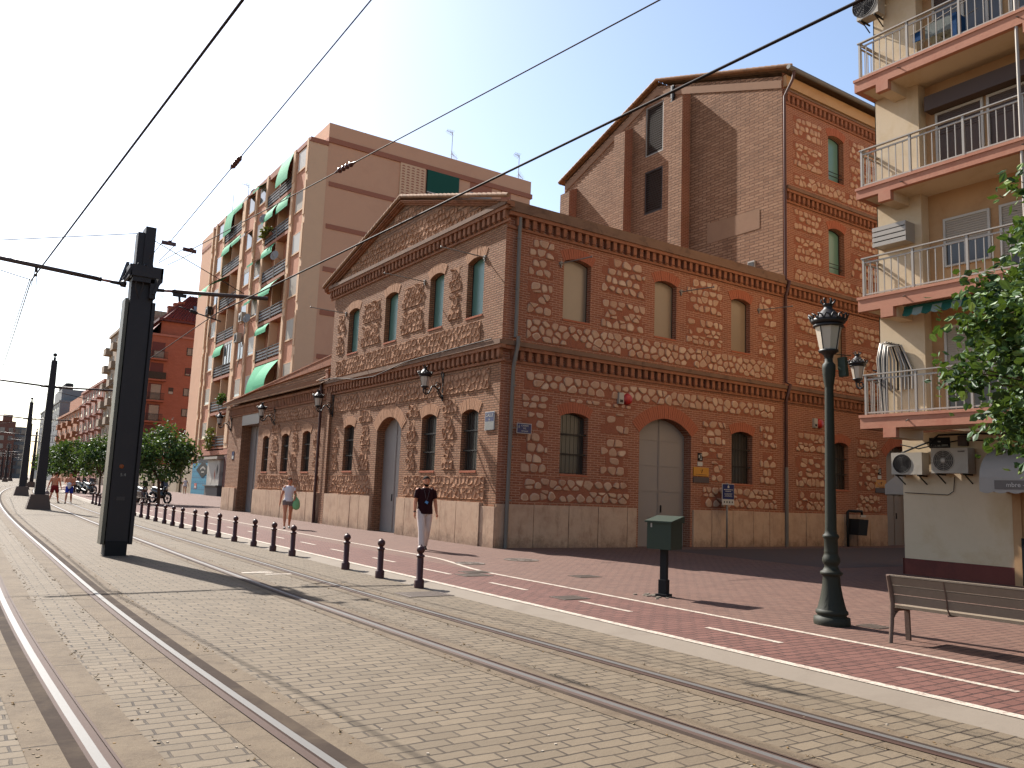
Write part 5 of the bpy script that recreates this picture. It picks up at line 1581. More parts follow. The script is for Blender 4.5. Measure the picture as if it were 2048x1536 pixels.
# ---------------------------------------------------------------- overhead line
CX, CY = -8.92, -.55
MA = thing('catenary_mast', 'dark steel mast with pale side plate and cross arms, nearest to us, between the tracks', 'mast', (CX, CY, -.05), group='overhead line masts')
b = MB(); b.box(CX - .19, CX + .19, CY - .2, CY + .2, -.05, .22); b.build('foot', M['rubber'], MA)
b = MB(); b.box(CX - .19, CX + .19, CY - .17, CY + .17, .16, 5.55); b.box(CX - .155, CX - .03, CY - .15, CY + .15, 5.55, 6.22); b.box(CX - .03, CX + .16, CY - .19, CY + .19, 5.45, 6.35)
b.build('post', M['mast'], MA, fix=False)
b = MB(); b.box(CX - .275, CX - .215, CY - .2, CY + .2, .16, 4.86); b.box(CX - .215, CX - .19, CY - .08, CY + .08, .16, 4.86)
b.build('side_plate', M['mast_sunlit'], MA, fix=False)  # sun-facing plate takes the lighter colour, standing in for sunlight
b = MB(); b.box(CX + .215, CX + .275, CY - .2, CY + .2, .16, 4.84); b.box(CX + .19, CX + .215, CY - .12, CY + .12, .16, 4.98); b.box(CX + .19, CX + .23, CY - .15, CY + .15, 4.84, 4.98)
b.build('side_plate', M['mast'], MA, fix=False)
o = MB(); yf = CY - .172
o.lathe([(.042, 0), (.042, .004), (.001, .004)], (0, 0, 0), 18); o.xf(Matrix.Translation((CX - .04, yf, 1.62)) @ Matrix.Rotation(PI / 2, 4, 'X'))
o.build('round_emblem', plain('orange_emblem', S(170, 92, 40), .6, bump=0), MA)


text('5.4', .085, M['faded'], MA, (CX + .0, yf - .002, 1.46), FACE_S, 'number')
b = MB(); b.box(CX - .07, CX + .07, yf - .003, yf, .98, 1.05); b.build('worn_sticker', plain('worn_sticker', S(84, 78, 76), .7, var=.3, sc=30, bump=0), MA)
# head bracket
b = MB()
b.box(CX - .25, CX + .34, CY - .34, CY - .3, 5.3, 5.52); b.box(CX - .25, CX + .34, CY + .3, CY + .34, 5.3, 5.52)
b.box(CX - .27, CX - .23, CY - .34, CY + .34, 5.28, 5.52); b.box(CX + .3, CX + .34, CY - .34, CY + .34, 5.24, 5.5)
b.bar((CX - .22, CY - .32, 5.5), (CX - .36, CY - .32, 5.18), .05); b.bar((CX + .3, CY - .32, 5.3), (CX + .2, CY - .3, 4.98), .06)
b.bar((CX - .24, CY + .2, 5.66), (CX - .36, CY + .1, 5.2), .06, .03); b.box(CX + .13, CX + .24, CY - .3, CY + .1, 4.9, 5.28)
b.box(CX - .2, CX + .2, CY - .3, CY - .2, 5.2, 5.5)
for xx in (-.12, 0, .12): b.lathe([(.025, 0), (.025, .03), (.001, .03)], (CX + xx, CY - .33, 5.52), 8)
b.build('head_bracket', M['mast'], MA, fix=False)
b = MB(); b.tube([(CX - .1, CY - .26, 5.4), (CX - .14, CY - .3, 5.1), (CX - .06, CY - .3, 4.86), (CX + .0, CY - .28, 5.1), (CX - .0, CY - .26, 5.35)], .012, 6); b.build('cable_loop', M['cable'], MA)
# cross arms with insulator sleeves
for (x0, x1, z0, z1) in ((CX - .34, -11.6, 5.16, 5.3), (CX + .24, -6.4, 5.14, 5.34)):
    s = 1 if x1 > x0 else -1; d = Vector((x1 - x0, 0, z1 - z0)).normalized(); a = Vector((x0, CY, z0)); e = Vector((x1, CY, z1))
    b = MB(); b.tube([a, a + d * .2], .035, 10, 0); b.tube([a + d * .2, a + d * .36], .026, 10, 1); b.tube([a + d * .36, a + d * .42], .045, 10, 0); b.tube([a + d * .42, e], .042, 12, 2); b.tube([a - d * .08, a + d * .02], .06, 8, 0)
    o = b.build('cross_arm', [M['mast'], M['copper'], M['armpaint']], MA)
    hx = -10.72 if s < 0 else -7.45
    b = MB(); p = Vector((hx, CY, z0 + (z1 - z0) * (hx - x0) / (x1 - x0)))
    if s < 0:
        b.tube([p, p - Vector((0, 0, .12))], .025, 8); b.ball(p - Vector((0, 0, .18)), .03, 8); b.tube([p - Vector((.02, 0, .12)), p - Vector((.05, 0, .4))], .006, 5); b.tube([p - Vector((-.02, 0, .12)), p - Vector((-.03, 0, .4))], .006, 5)
    else:
        b.bar(p + Vector((-.75, 0, -.04)), p + Vector((-.72, 0, -.26)), .04); b.box(hx - .86, hx - .6, CY - .03, CY + .03, z0 - .06, z0 - .0)
        b.tube([(hx - .72, CY, z0 - .26), (hx - .5, CY, z0 - .3)], .012, 6); b.tube([(hx - .5, CY, z0 - .3), (hx - .36, CY, z0 - .34)], .035, 8)
        b.tube([(hx - .36, CY, z0 - .34), (hx + .12, CY, z0 - .44)], .014, 6); b.tube([(hx, CY, z0 + .05), (hx + .02, CY, z0 - .42)], .012, 6)
    b.build('wire_hanger', M['mast'], o)
b = MB(); b.tube([(CX + .12, CY, 6.16), (-6.9, CY, 5.36)], .008, 6); b.build('arm_stay', M['cable'], MA)
b = MB(); b.tube([(CX - .15, CY, 6.22), (-11.9, CY, 5.46)], .008, 6); b.build('arm_stay', M['cable'], MA)

# far masts standing on concrete footings, copied from one
FM = thing('catenary_mast', 'tapered dark mast on a concrete footing beside the two shirtless walkers', 'mast', (-8.5, 22.6, -.05), group='overhead line masts')
b = MB(); b.frus((-8.5, 22.6), .46, .42, .33, .33, -.05, .58); b.build('footing', M['concrete'], FM)
b = MB(); b.frus((-8.5, 22.6), .2, .2, .11, .11, .58, 6.35); b.lathe([(.05, 6.35), (.05, 6.5), (.001, 6.5)], (-8.5, 22.6, 0), 8); b.ball((-8.5, 22.6, 6.6), .09, 8); b.build('post', M['mast'], FM, fix=False)
for s in (-1, 1):
    b = MB(); b.tube([(-8.5 + s * .15, 22.6, 5.2), (-8.5 + s * 2.5, 22.6, 5.3 - .02 * s)], .04, 8); b.tube([(-8.5 + s * .12, 22.6, 5.2), (-8.5 + s * .4, 22.6, 5.2)], .055, 8); b.build('cross_arm', M['armpaint'], FM)
    b = MB(); b.tube([(-8.5, 22.6, 6.3), (-8.5 + s * 2.3, 22.6, 5.32)], .007, 5); b.build('arm_stay', M['cable'], FM)
    b = MB(); b.tube([(-8.5 + s * .2, 22.6, 5.0), (-8.5 + s * .5, 22.6, 4.95), (-8.5 + s * 1.7, 22.6, 4.75)], .014, 5); b.build('steady_arm', M['cable'], FM)
FMS = [(-7.7, 47.5, 'second tapered mast on a footing beyond the walkers'), (-5.9, 75, 'third tapered mast on a footing, partly behind the second'),
       (-4.2, 92, 'fourth tapered mast, slim behind the second and third'), (-4.3, 150, 'thin dark mast far off left of the footing masts'), (-2.5, 172, 'thin dark mast far off, second from the brown blocks'),
       (-3.2, 196, 'thin dark far mast in front of the brown block'), (2.5, 216, 'faint mast near the end of the street'), (4.5, 240, 'faintest mast at the end of the street')]
for (x, y, lab) in FMS: dup(FM, (x, y, -.05), label=lab)

W_ = []
def wire(label, pts, r, m='wire', n=6, name='overhead_wire', grp='overhead tram wires'):
    t = thing(name, label, 'wire', pts[0], group=grp)
    b = MB(); b.tube(pts, r, n); b.build('wire_run', M[m], t, fix=False); return t


def sag(a, e, s, n=9):
    a = Vector(a); e = Vector(e)
    return [a.lerp(e, i / n) - Vector((0, 0, s * 4 * (i / n) * (1 - i / n))) for i in range(n + 1)]


wire('thick contact wire over the left track hung from the mast cross arm', sag((-10.78, CY, 4.95), (-9.98, -14, 5.12), .0) , .013)
wire('contact wire running down the street from the left cross arm', sag((-10.78, CY, 4.95), (-10.55, 22.6, 4.9), .06), .010)
wire('upper carrier wire running down the street from the left cross arm', sag((-10.8, CY, 4.99), (-10.6, 22.6, 5.25), .1), .008)
wire('far contact wire between the footing masts over the left track', sag((-10.55, 22.6, 4.9), (-9.6, 47.5, 4.9), .06), .010)
wire('contact wire over the right track crossing in front of the museum roof', sag((-7.43, CY, 4.86), (-6.55, -15.2, 4.98), .0), .013)
wire('contact wire from the right cross arm to the next mast', sag((-7.43, CY, 4.86), (-7.0, 22.6, 4.85), .03), .010)
wire('far contact wire between the footing masts over the right track', sag((-7.0, 22.6, 4.85), (-6.1, 47.5, 4.9), .06), .010)
wire('pull off wire crossing the sky to the left cross arm', sag((-10.8, CY, 4.97), (-12.4, -.6, 5.35), .03), .008, 'cable')


def stay(label, a, mid, e, ya):
    """anchor stay from the mast head: two links, a yoke plate, a wire with a string of brown insulators"""
    t = thing('anchor_stay', label, 'wire', a, group='anchor stays of the near mast')
    a = Vector(a); e = Vector(e); mid = Vector(mid); d = (e - mid).normalized(); s = d.cross(Vector((0, 0, 1))).normalized()
    y = MB(); y.bar(mid - s * .13, mid + s * .13, .035, .07); y.bar(mid, mid + d * .12, .06, .05); y.build('yoke_plate', M['insul'], t, fix=False)
    l = MB(); l.tube([a - s * .09, mid - s * .12], .007, 5); l.tube([a + s * .09, mid + s * .12], .007, 5); l.build('link_wires', M['cable'], t, fix=False)
    c0 = mid.lerp(e, ya); L = .17
    w = MB(); w.tube([mid + d * .1, c0 - d * L * 1.3], .008, 6); w.tube([c0 + d * L * 1.3, e], .008, 6); w.build('wire_run', M['cable'], t, fix=False)
    i = MB()
    for k in range(4): 
        c = c0 + d * (-.15 + .1 * k); i.ball(c, .042, 8)
    i.tube([c0 - d * .25, c0 + d * .25], .018, 6)
    for q in (-1, 1):
        for ss in (-1, 1): i.tube([c0 + d * q * .18 + s * ss * .025, c0 + d * q * .3], .008, 5)
    i.build('insulator_string', M['insul'], t, fix=False)


stay('anchor stay with a string of brown insulators against the white sky', (-8.78, -.9, 5.66), (-8.62, -1.35, 5.92), (-8.62, -14.0, 6.35), .36)
stay('anchor stay with brown insulators crossing the corner of the beige block', (-8.6, -.88, 5.62), (-8.2, -1.2, 5.9), (-6.0, -14.5, 6.3), .42)

# ---------------------------------------------------------------- bollards
BO = thing('bollard', 'maroon iron bollard, the nearest of the row beside the cycle lane', 'bollard', (0, 0, 0), group='maroon bollards along the kerb')
b = MB(); b.lathe([(.075, -.02), (.075, .1), (.068, .115), (.05, .13), (.05, .43), (.046, .44), (.062, .45), (.066, .462), (.06, .474), (.036, .485), (.032, .5)], (0, 0, 0), 16); b.build('post', M['bollard'], BO, fix=False)
b = MB(); b.ball((0, 0, .555), .064, 14); b.lathe([(.012, .61), (.014, .625), (.001, .635)], (0, 0, 0), 8); b.build('ball_finial', M['bollard'], BO, fix=False)
BY = [-6.74, -5.36, -3.94, -1.14, .1, 1.5, 3.1, 4.6, 6.0, 7.3, 8.9, 10.2, 11.5, 13.0, 14.5, 15.9, 17.4, 19.0, 20.6, 22.2, 23.8, 25.4, 27, 28.6, 30.2, 31.8]
BL = {1: 'maroon iron bollard second nearest in the row', 2: 'maroon iron bollard third nearest, just before the gap in the row', 3: 'maroon iron bollard just past the gap, at the feet of the walking woman', 4: 'maroon iron bollard one past the bollard at the woman in white', 5: 'maroon iron bollard two past the bollard at the woman in white'}
for i, y in enumerate(BY):
    x = -5.66 + bend(y)
    if i == 0: BO.location = (x, y, -.045)
    else: dup(BO, (x, y, -.045), rz=R.uniform(0, 3), label=BL.get(i, 'small maroon bollard farther down the row towards the motorbikes'))
BO['label'] = 'maroon iron bollard nearest to us, in front of the walking man'

# ---------------------------------------------------------------- lamp post
LX, LY = -2.74, -11.7
def lantern(t, x, y, z0, sc=1., n=8, gap=0):
    """tapered lantern standing on z0: glass, frame, crown, dome"""
    b = MB(); b.lathe([(.105 * sc, 0), (.16 * sc, .3 * sc)], (x, y, z0), n, sm=False); b.build('lantern_glass', M['milk'], t, fix=False)
    f = MB()
    for k in range(n):
        a = 2 * PI * k / n
        if n > 4 and k % 2: continue
        f.tube([(x + .107 * sc * math.cos(a), y + .107 * sc * math.sin(a), z0), (x + .163 * sc * math.cos(a), y + .163 * sc * math.sin(a), z0 + .3 * sc)], .007 * sc, 5)
    f.lathe([(.05 * sc, -.1 * sc), (.06 * sc, -.06 * sc), (.09 * sc, -.035 * sc), (.118 * sc, -.02 * sc), (.118 * sc, .005 * sc), (.1 * sc, .006 * sc)], (x, y, z0), 16)
    f.lathe([(.15 * sc, .29 * sc), (.185 * sc, .295 * sc), (.18 * sc, .32 * sc), (.165 * sc, .33 * sc)], (x, y, z0), 16)
    f.build('lantern_frame', M['black'], t, fix=False)
    c = MB()
    c.lathe([(.165 * sc, .33 * sc), (.2 * sc, .345 * sc), (.215 * sc, .385 * sc), (.2 * sc, .385 * sc), (.17 * sc, .4 * sc), (.14 * sc, .44 * sc), (.085 * sc, .5 * sc), (.055 * sc, .53 * sc), (.05 * sc, .57 * sc), (.068 * sc, .575 * sc), (.06 * sc, .59 * sc)], (x, y, z0), 20)
    for k in range(16):           # pierced crown rim
        a = 2 * PI * k / 16; cx, cy = x + .215 * sc * math.cos(a), y + .215 * sc * math.sin(a)
        c.tube([(cx, cy, z0 + .38 * sc), (cx + .012 * sc * math.cos(a + 1.6), cy + .012 * sc * math.sin(a + 1.6), z0 + .425 * sc), (x + .235 * sc * math.cos(a + .1), y + .235 * sc * math.sin(a + .1), z0 + .44 * sc), (x + .225 * sc * math.cos(a + .28), y + .225 * sc * math.sin(a + .28), z0 + .42 * sc), (x + .212 * sc * math.cos(a + .34), y + .212 * sc * math.sin(a + .34), z0 + .385 * sc)], .011 * sc, 5)
    for k in range(6):
        a = 2 * PI * k / 6
        c.tube([(x + .05 * sc * math.cos(a), y + .05 * sc * math.sin(a), z0 + .585 * sc), (x + .085 * sc * math.cos(a), y + .085 * sc * math.sin(a), z0 + .625 * sc), (x + .07 * sc * math.cos(a), y + .07 * sc * math.sin(a), z0 + .65 * sc)], .012 * sc, 5)
    c.build('lantern_crown', M['black'], t, fix=False)


LP = thing('lamp_post', 'tall dark green cast iron lamp post with a crowned lantern', 'street lamp', (LX, LY, 0))
b = MB()
b.lathe([(.205, 0), (.21, .03), (.205, .09), (.17, .1), (.165, .115), (.185, .13), (.185, .16), (.165, .18)], (LX, LY, 0), 24)
b.lathe([(.165, .18), (.148, .24), (.125, .34), (.108, .44), (.1, .52), (.098, .565)], (LX, LY, 0), 40, flute=(.2, .54, .9))
b.lathe([(.098, .565), (.125, .585), (.132, .605), (.12, .622), (.1, .632), (.085, .66), (.075, .69), (.09, .71), (.105, .74), (.1, .78), (.085, .81), (.078, .84), (.083, .85), (.078, .87)], (LX, LY, 0), 24)
b.build('pedestal', M['green'], LP, fix=False)
b = MB(); b.lathe([(.08, .87), (.078, 1.0), (.092, 1.02), (.098, 1.035), (.09, 1.05), (.072, 1.07), (.07, 1.1)], (LX, LY, 0), 24)
b.lathe([(.068, 1.1), (.058, 2.2), (.052, 2.85)], (LX, LY, 0), 32, flute=(1.1, 2.86, .93))
b.lathe([(.052, 2.85), (.06, 2.9), (.074, 3.0), (.08, 3.08), (.076, 3.13), (.06, 3.15), (.05, 3.16), (.045, 3.22)], (LX, LY, 0), 24)
b.build('shaft', M['green'], LP, fix=False)
lantern(LP, LX, LY, 3.31, 1.0)
b = MB(); b.bar((LX + .1, LY - .12, 3.22), (LX + .1, LY - .14, 2.98), .1, .06); b.tube([(LX + .05, LY - .03, 3.27), (LX + .16, LY - .2, 3.24)], .006, 5); b.build('ballast_box', M['boxgreen'], LP)
# far copy beside the walkers, in the tree row
dup(LP, (-1.5, 69.3, 0), label='small distant lamp post among the orange trees')


def wall_lamp(label, P, u):
    o = P(u, 0, 0)
    t = thing('wall_lantern', label, 'wall lamp', (o.x, o.y, 4.5), group='iron wall lanterns on the museum')
    b = MB()
    b.bar(P(u, 3.98, .02), P(u, 4.98, .02), .035, .03)
    b.build('back_plate', M['black'], t, fix=False)
    b = MB()
    def scroll(pts, r): b.tube([P(u, z, d) for d, z in pts], r, 7)
    scroll([(.03, 4.03), (.08, 4.18), (.16, 4.3), (.3, 4.4), (.38, 4.38), (.42, 4.28), (.48, 4.17), (.56, 4.13), (.64, 4.18), (.66, 4.27), (.62, 4.33)], .022)
    cc = [(.2 + (.115 - .006 * k) * math.cos(k * .55 + 1.2), 4.5 - .1 + (.115 - .006 * k) * math.sin(k * .55 + 1.2)) for k in range(15)]
    scroll(cc, .017)
    cc = [(.53 + (.075 - .004 * k) * math.cos(k * .6 + 3.4), 4.23 + (.075 - .004 * k) * math.sin(k * .6 + 3.4)) for k in range(13)]
    scroll(cc, .014)
    scroll([(.02, 4.5), (.06, 4.66), (.09, 4.78), (.05, 4.86), (.02, 4.8)], .014); scroll([(.03, 4.05), (.12, 4.12), (.2, 4.28)], .018)
    b.build('scroll_arm', M['black'], t, fix=False)
    q = P(u, 0, .62); lantern(t, q.x, q.y, 4.36, .95)


for u, lab in ((3.05, 'iron wall lantern nearest the museum corner on its sunlit front'), (11.5, 'iron wall lantern by the brown downpipe on the museum front'), (18.35, 'iron wall lantern right of the tall grey portal'), (25.35, 'iron wall lantern on the far end of the museum front')):
    wall_lamp(lab, LEFT, u)
SIDE = lambda u, z, d=0.: Vector((u, -7.6 + d, z))
n0 = set(bpy.data.objects)
wall_lamp('iron wall lantern on the side wall of the cream block behind the lamp post', SIDE, 5.08)
for o in set(bpy.data.objects) - n0:
    if o.parent is None: o.location.z -= .1; o['group'] = 'iron wall lanterns'

# ---------------------------------------------------------------- post box
PBX = thing('post_box', 'dark green sheet metal box on a slim post at the edge of the cycle lane', 'post box', (-2.85, -9.0, 0))
rz = rad(20)
b = MB(); b.cbox((-2.85, -9, .88), (.19, .19, .2), rz); b.build('box_body', M['boxgreen'], PBX)
b = MB()
mt = Matrix.Translation((-2.85, -9, 0)) @ Matrix.Rotation(rz, 4, 'Z')
b.prism([(-.225, -.215, 1.085), (-.225, -.215, 1.06), (.225, -.215, 1.06), (.225, -.215, 1.15), (.2, -.215, 1.16)], (0, .43, 0)); b.xf(mt); b.build('sloping_lid', M['boxgreen'], PBX)
b = MB(); b.cbox((-2.85, -9, .45), (.035, .05, .25), rz); b.cbox((-2.85, -9, .12), (.06, .06, .12), rz); b.cbox((-2.85, -9, .02), (.09, .09, .02), rz); b.build('post', M['rubber'], PBX)
b = MB(); b.cbox((-.192, .12, 1.02), (.003, .012, .03), 0); b.xf(mt); b.build('latch', M['rail'], PBX)
b = MB()
for k in range(30):
    x, y = -2.95 + R.gauss(0, .16), -8.95 + R.gauss(0, .16); s = R.uniform(.01, .035); b.cbox((x, y, .004), (s, s * R.uniform(.4, 1), s * .4), R.uniform(0, 3), 0)
tag(b.build('rubble_bits', M['kerb'], None, fix=False), 'loose bits of mortar round the foot of the green post box', 'rubble', kind='stuff')

# ---------------------------------------------------------------- timber bench, seen from behind
def bench(label, loc, rz):
    t = thing('park_bench', label, 'bench', loc, rz, group='timber benches')
    L = 3.0           # length along -Y, back towards -X
    b = MB()
    for k, (x, z, tl) in enumerate(((-.04, .645, .3), (-.008, .55, .24), (.014, .452, .14))):
        st = len(b.v); b.box(-.014, .014, -L + .02, -.015, -.043, .043); b.xf(Matrix.Translation((x, 0, z)) @ Matrix.Rotation(-tl, 4, 'Y'), st)
    st = len(b.v); b.box(-.02, .03, -L + .02, -.015, -.008, .008); b.xf(Matrix.Translation((-.055, 0, .695)), st)
    b.build('backrest', M['timber'], t, fix=False, world=False)
    b = MB()
    for k in range(4): b.box(.05 + k * .098, .05 + k * .098 + .088, -L + .02, -.02, .355 - .004 * k, .385 - .004 * k)
    b.build('seat', M['timber'], t, fix=False, world=False)
    for y in (-.6, -L / 2, -L + .6):
        b = MB(); b.tube([(-.068, y, .69), (-.04, y, .6), (-.01, y, .5), (0, y, .42), (.05, y, .35)], .009, 6); b.bar((.03, y, .345), (.44, y, .335), .03, .012)
        b.build('brace_strap', M['benchmetal'], t, fix=False, world=False)
    for y in (-.03, -L + .03):
        b = MB(); b.tube([(-.08, y, .7), (-.05, y, .62), (-.015, y, .5), (.0, y, .4), (-.02, y, .2), (-.05, y, 0)], [.02, .024, .026, .026, .024, .022], 8)
        b.bar((.0, y, .34), (.43, y, .33), .03, .035)
        b.tube([(-.01, y, .24), (.05, y, .3), (.12, y, .335)], .016, 6)
        b.build('back_leg', M['benchmetal'], t, fix=False, world=False)
        b = MB(); b.bar((.3, y, .34), (.32, y, 0), .05, .03); b.build('front_leg', M['benchmetal'], t, fix=False, world=False)
    return t


BE = bench('weathered timber bench with metal legs at the pavement edge, seen from behind', (-3.2, -12.72, 0), rad(3))
dup(BE, (-3.2, 33.5, 0), rz=rad(3), label='small distant bench among the motorbikes')

# ---------------------------------------------------------------- signs and fittings on the museum
t = thing('street_sign', 'enamel CALLE sign with its lower half worn away on the sunlit corner', 'street sign', (0, .41, 3.28))
b = MB(); b.box(-.03, -.008, .18, .64, 3.03, 3.52, 2); b.box(-.034, -.03, .2, .62, 3.26, 3.5, 0); b.box(-.034, -.03, .2, .62, 3.05, 3.25, 1)
o = b.build('plate', [M['signblue'], M['faded'], M['signwhite']], t)
text('CALLE', .125, M['signwhite'], o, (-.036, .41, 3.42), FACE_W, sx=1.0); text('DE', .07, M['signwhite'], o, (-.036, .41, 3.305), FACE_W)
t = thing('street_sign', 'blue CARRER DEL ROSARI sign fixed to the grey corner downpipe', 'street sign', (.72, -.12, 3.1))
b = MB(); b.box(.49, .96, -.13, -.115, 2.97, 3.24, 1); b.box(.505, .945, -.134, -.13, 2.985, 3.225, 0); o = b.build('plate', [M['signblue'], M['signwhite']], t)
for body, z in (('CARRER', 3.175), ('DEL', 3.105), ('ROSARI', 3.03)): text(body, .062, M['signwhite'], o, (.74, -.137, z), FACE_S)
b = MB(); b.prism([(.535, -.136, 3.11), (.575, -.136, 3.11), (.575, -.136, 3.15), (.555, -.136, 3.2), (.535, -.136, 3.15)], (0, -.002, 0)); b.build('crest', M['faded'], o)
b = MB(); b.tube([(.34, -.105, 3.1), (.5, -.12, 3.1)], .012, 6); b.build('bracket', M['galv'], t)
t = thing('wall_plaque', 'small blue and white tile sign on the brick pier beside the tall grey portal', 'plaque', (0, 24.6, 2.7))
b = MB(); b.box(-.02, 0, 24.4, 24.8, 2.55, 2.95, 0); b.box(-.024, -.02, 24.45, 24.75, 2.58, 2.74, 1); b.build('plate', [M['signblue'], M['signwhite']], t)
for (u, lab) in ((4.2, 'pair of alarm boxes, one red and one grey, above the arched grey door'), (13.2, 'pair of alarm boxes, one red and one white, right of the brown downpipe')):
    t = thing('alarm_box', lab, 'alarm', (u, 0, 4.2), group='alarm boxes on the museum')
    b = MB(); b.box(u - .16, u + .02, -.09, 0, 4.08, 4.4); b.box(u - .13, u - .01, -.095, -.09, 4.12, 4.2, 1); b.build('grey_sounder', [M['acgrey'], M['darkgrille']], t)
    b = MB(); b.lathe([(.17, 0), (.17, .05), (.13, .11), (.001, .12)], (0, 0, 0), 18); b.xf(Matrix.Translation((u + .2, -.0, 4.24)) @ Matrix.Rotation(PI / 2, 4, 'X')); b.build('red_bell', M['red'], t, fix=False)


def museum_signs(u, where):
    t = thing('museum_plaque', 'orange plaque over grey slate ' + where, 'plaque', (u, 0, 2.2), group='orange museum plaques')
    b = MB(); b.box(u - .33, u + .33, -.03, 0, 2.15, 2.42); o = b.build('orange_panel', M['signyellow'], t)
    b = MB(); b.bar((u + .0, -.032, 2.25), (u + .06, -.032, 2.36), .03, .004); b.bar((u - .05, -.032, 2.31), (u + .06, -.032, 2.36), .025, .004)
    y = u - .24
    while y < u + .22:
        w = R.uniform(.02, .05); b.box(y, y + w, -.033, -.03, 2.185, 2.205); y += w + .02
    b.build('bird_and_letters', M['shutbrown'], o, fix=False)
    b = MB(); b.box(u - .34, u + .34, -.035, 0, 1.95, 2.12); b.build('slate_panel', plain('slate_grey', S(104, 88, 84), .6) if 'slate_grey' not in bpy.data.materials else bpy.data.materials['slate_grey'], t)
    t = thing('access_sign', 'small black and white pictogram sign above the plaque ' + where, 'sign', (u - .05, 0, 2.6), group='small pictogram signs')
    b = MB(); b.box(u - .14, u + .06, -.02, 0, 2.62, 2.86); o = b.build('plate', M['signblack'], t)
    b = MB(); b.box(u - .11, u - .07, -.023, -.02, 2.7, 2.8); b.box(u - .02, u + .0, -.023, -.02, 2.66, 2.8); st = len(b.v); b.lathe([(.018, 0), (.018, .003), (.001, .003)], (0, 0, 0), 10); b.xf(Matrix.Translation((u - .01, -.02, 2.82)) @ Matrix.Rotation(PI / 2, 4, 'X'), st); b.box(u - .05, u + .03, -.023, -.02, 2.65, 2.68); b.build('pictogram', M['signwhite'], o)
    b = MB(); b.box(u - .15, u + .06, -.02, 0, 2.46, 2.59); b.build('lower_plate', M['signwhite'], t)


museum_signs(7.5, 'right of the arched grey door'); museum_signs(17.05, 'by the far doorway')
IX = 8.3
t = thing('information_sign', 'blue information board on a slim pole in front of the museum', 'sign', (IX, -.35, 0))
b = MB(); b.tube([(IX, -.35, -.01), (IX, -.35, 1.98)], .03, 10); b.build('pole', M['galv'], t)
b = MB(); b.box(IX - .27, IX + .27, -.4, -.38, 1.3, 1.95, 1); b.box(IX - .255, IX + .255, -.404, -.4, 1.48, 1.935, 0); o = b.build('board', [M['signblue'], M['signwhite']], t)
b = MB(); b.prism([(IX - .04, -.406, 1.82), (IX + .04, -.406, 1.82), (IX + .04, -.406, 1.88), (IX, -.406, 1.91), (IX - .04, -.406, 1.88)], (0, -.001, 0))
for z, hw in ((1.77, .2), (1.72, .13), (1.65, .18), (1.62, .18), (1.59, .16), (1.56, .17)):
    x = IX - hw
    while x < IX + hw - .02:
        w = R.uniform(.015, .05); b.box(x, x + w, -.407, -.404, z - (.012 if z > 1.7 else .006), z + (.012 if z > 1.7 else .006)); x += w + .012
b.build('lettering', M['signwhite'], o, fix=False)
b = MB()
for k in range(4): b.cbox((IX - .18 + .12 * k, -.403, 1.39), (.02, .002, .026))
b.build('pictograms', M['signblack'], o)
t = thing('litter_bin', 'black open topped litter bin standing against the stone plinth', 'litter bin', (15.0, -.3, 0))
b = MB(); b.tube([(14.68, -.22, -.01), (14.68, -.22, 1.2), (14.75, -.22, 1.24), (15.4, -.3, 1.24), (15.4, -.3, 1.05)], .05, 8); b.build('stand', M['rubber'], t)
b = MB(); b.prism([(14.8, -.55, .42), (15.3, -.55, .4), (15.42, -.55, .95), (14.85, -.55, .98)], (0, .4, 0)); b.build('bucket', M['rubber'], t)
b = MB(); b.box(14.95, 15.25, -.56, -.55, 1.04, 1.12); b.build('white_label', M['signwhite'], t)
# ---------------------------------------------------------------- people
def remesh(mb, name, mat, parent, voxel=.009, smooth=6):
    """fuse overlapping closed tubes and lofts into one continuous skin"""
    o = mb.build(name, mat, parent, fix=False, world=False)
    m = o.modifiers.new('fuse', 'REMESH'); m.mode = 'VOXEL'; m.voxel_size = voxel; m.use_smooth_shade = True
    sm = o.modifiers.new('soft', 'SMOOTH'); sm.iterations = smooth; sm.factor = .5
    dg = bpy.context.evaluated_depsgraph_get(); me = bpy.data.meshes.new_from_object(o.evaluated_get(dg))
    o.modifiers.clear(); old = o.data; o.data = me; bpy.data.meshes.remove(old)
    if not me.materials: me.materials.append(mat)
    return o


def loft(mb, rings, n=18):
    """closed stack of ellipses (cx, cy, z, rx, ry)"""
    vs = []
    for cx, cy, z, rx, ry in rings:
        for k in range(n):
            a = 2 * PI * k / n; vs.append((cx + rx * math.cos(a), cy + ry * math.sin(a), z))
    fs = [(i * n + k, i * n + (k + 1) % n, (i + 1) * n + (k + 1) % n, (i + 1) * n + k) for i in range(len(rings) - 1) for k in range(n)]
    fs += [tuple(reversed(range(n))), tuple((len(rings) - 1) * n + k for k in range(n))]
    mb.add(vs, fs, 0, True)


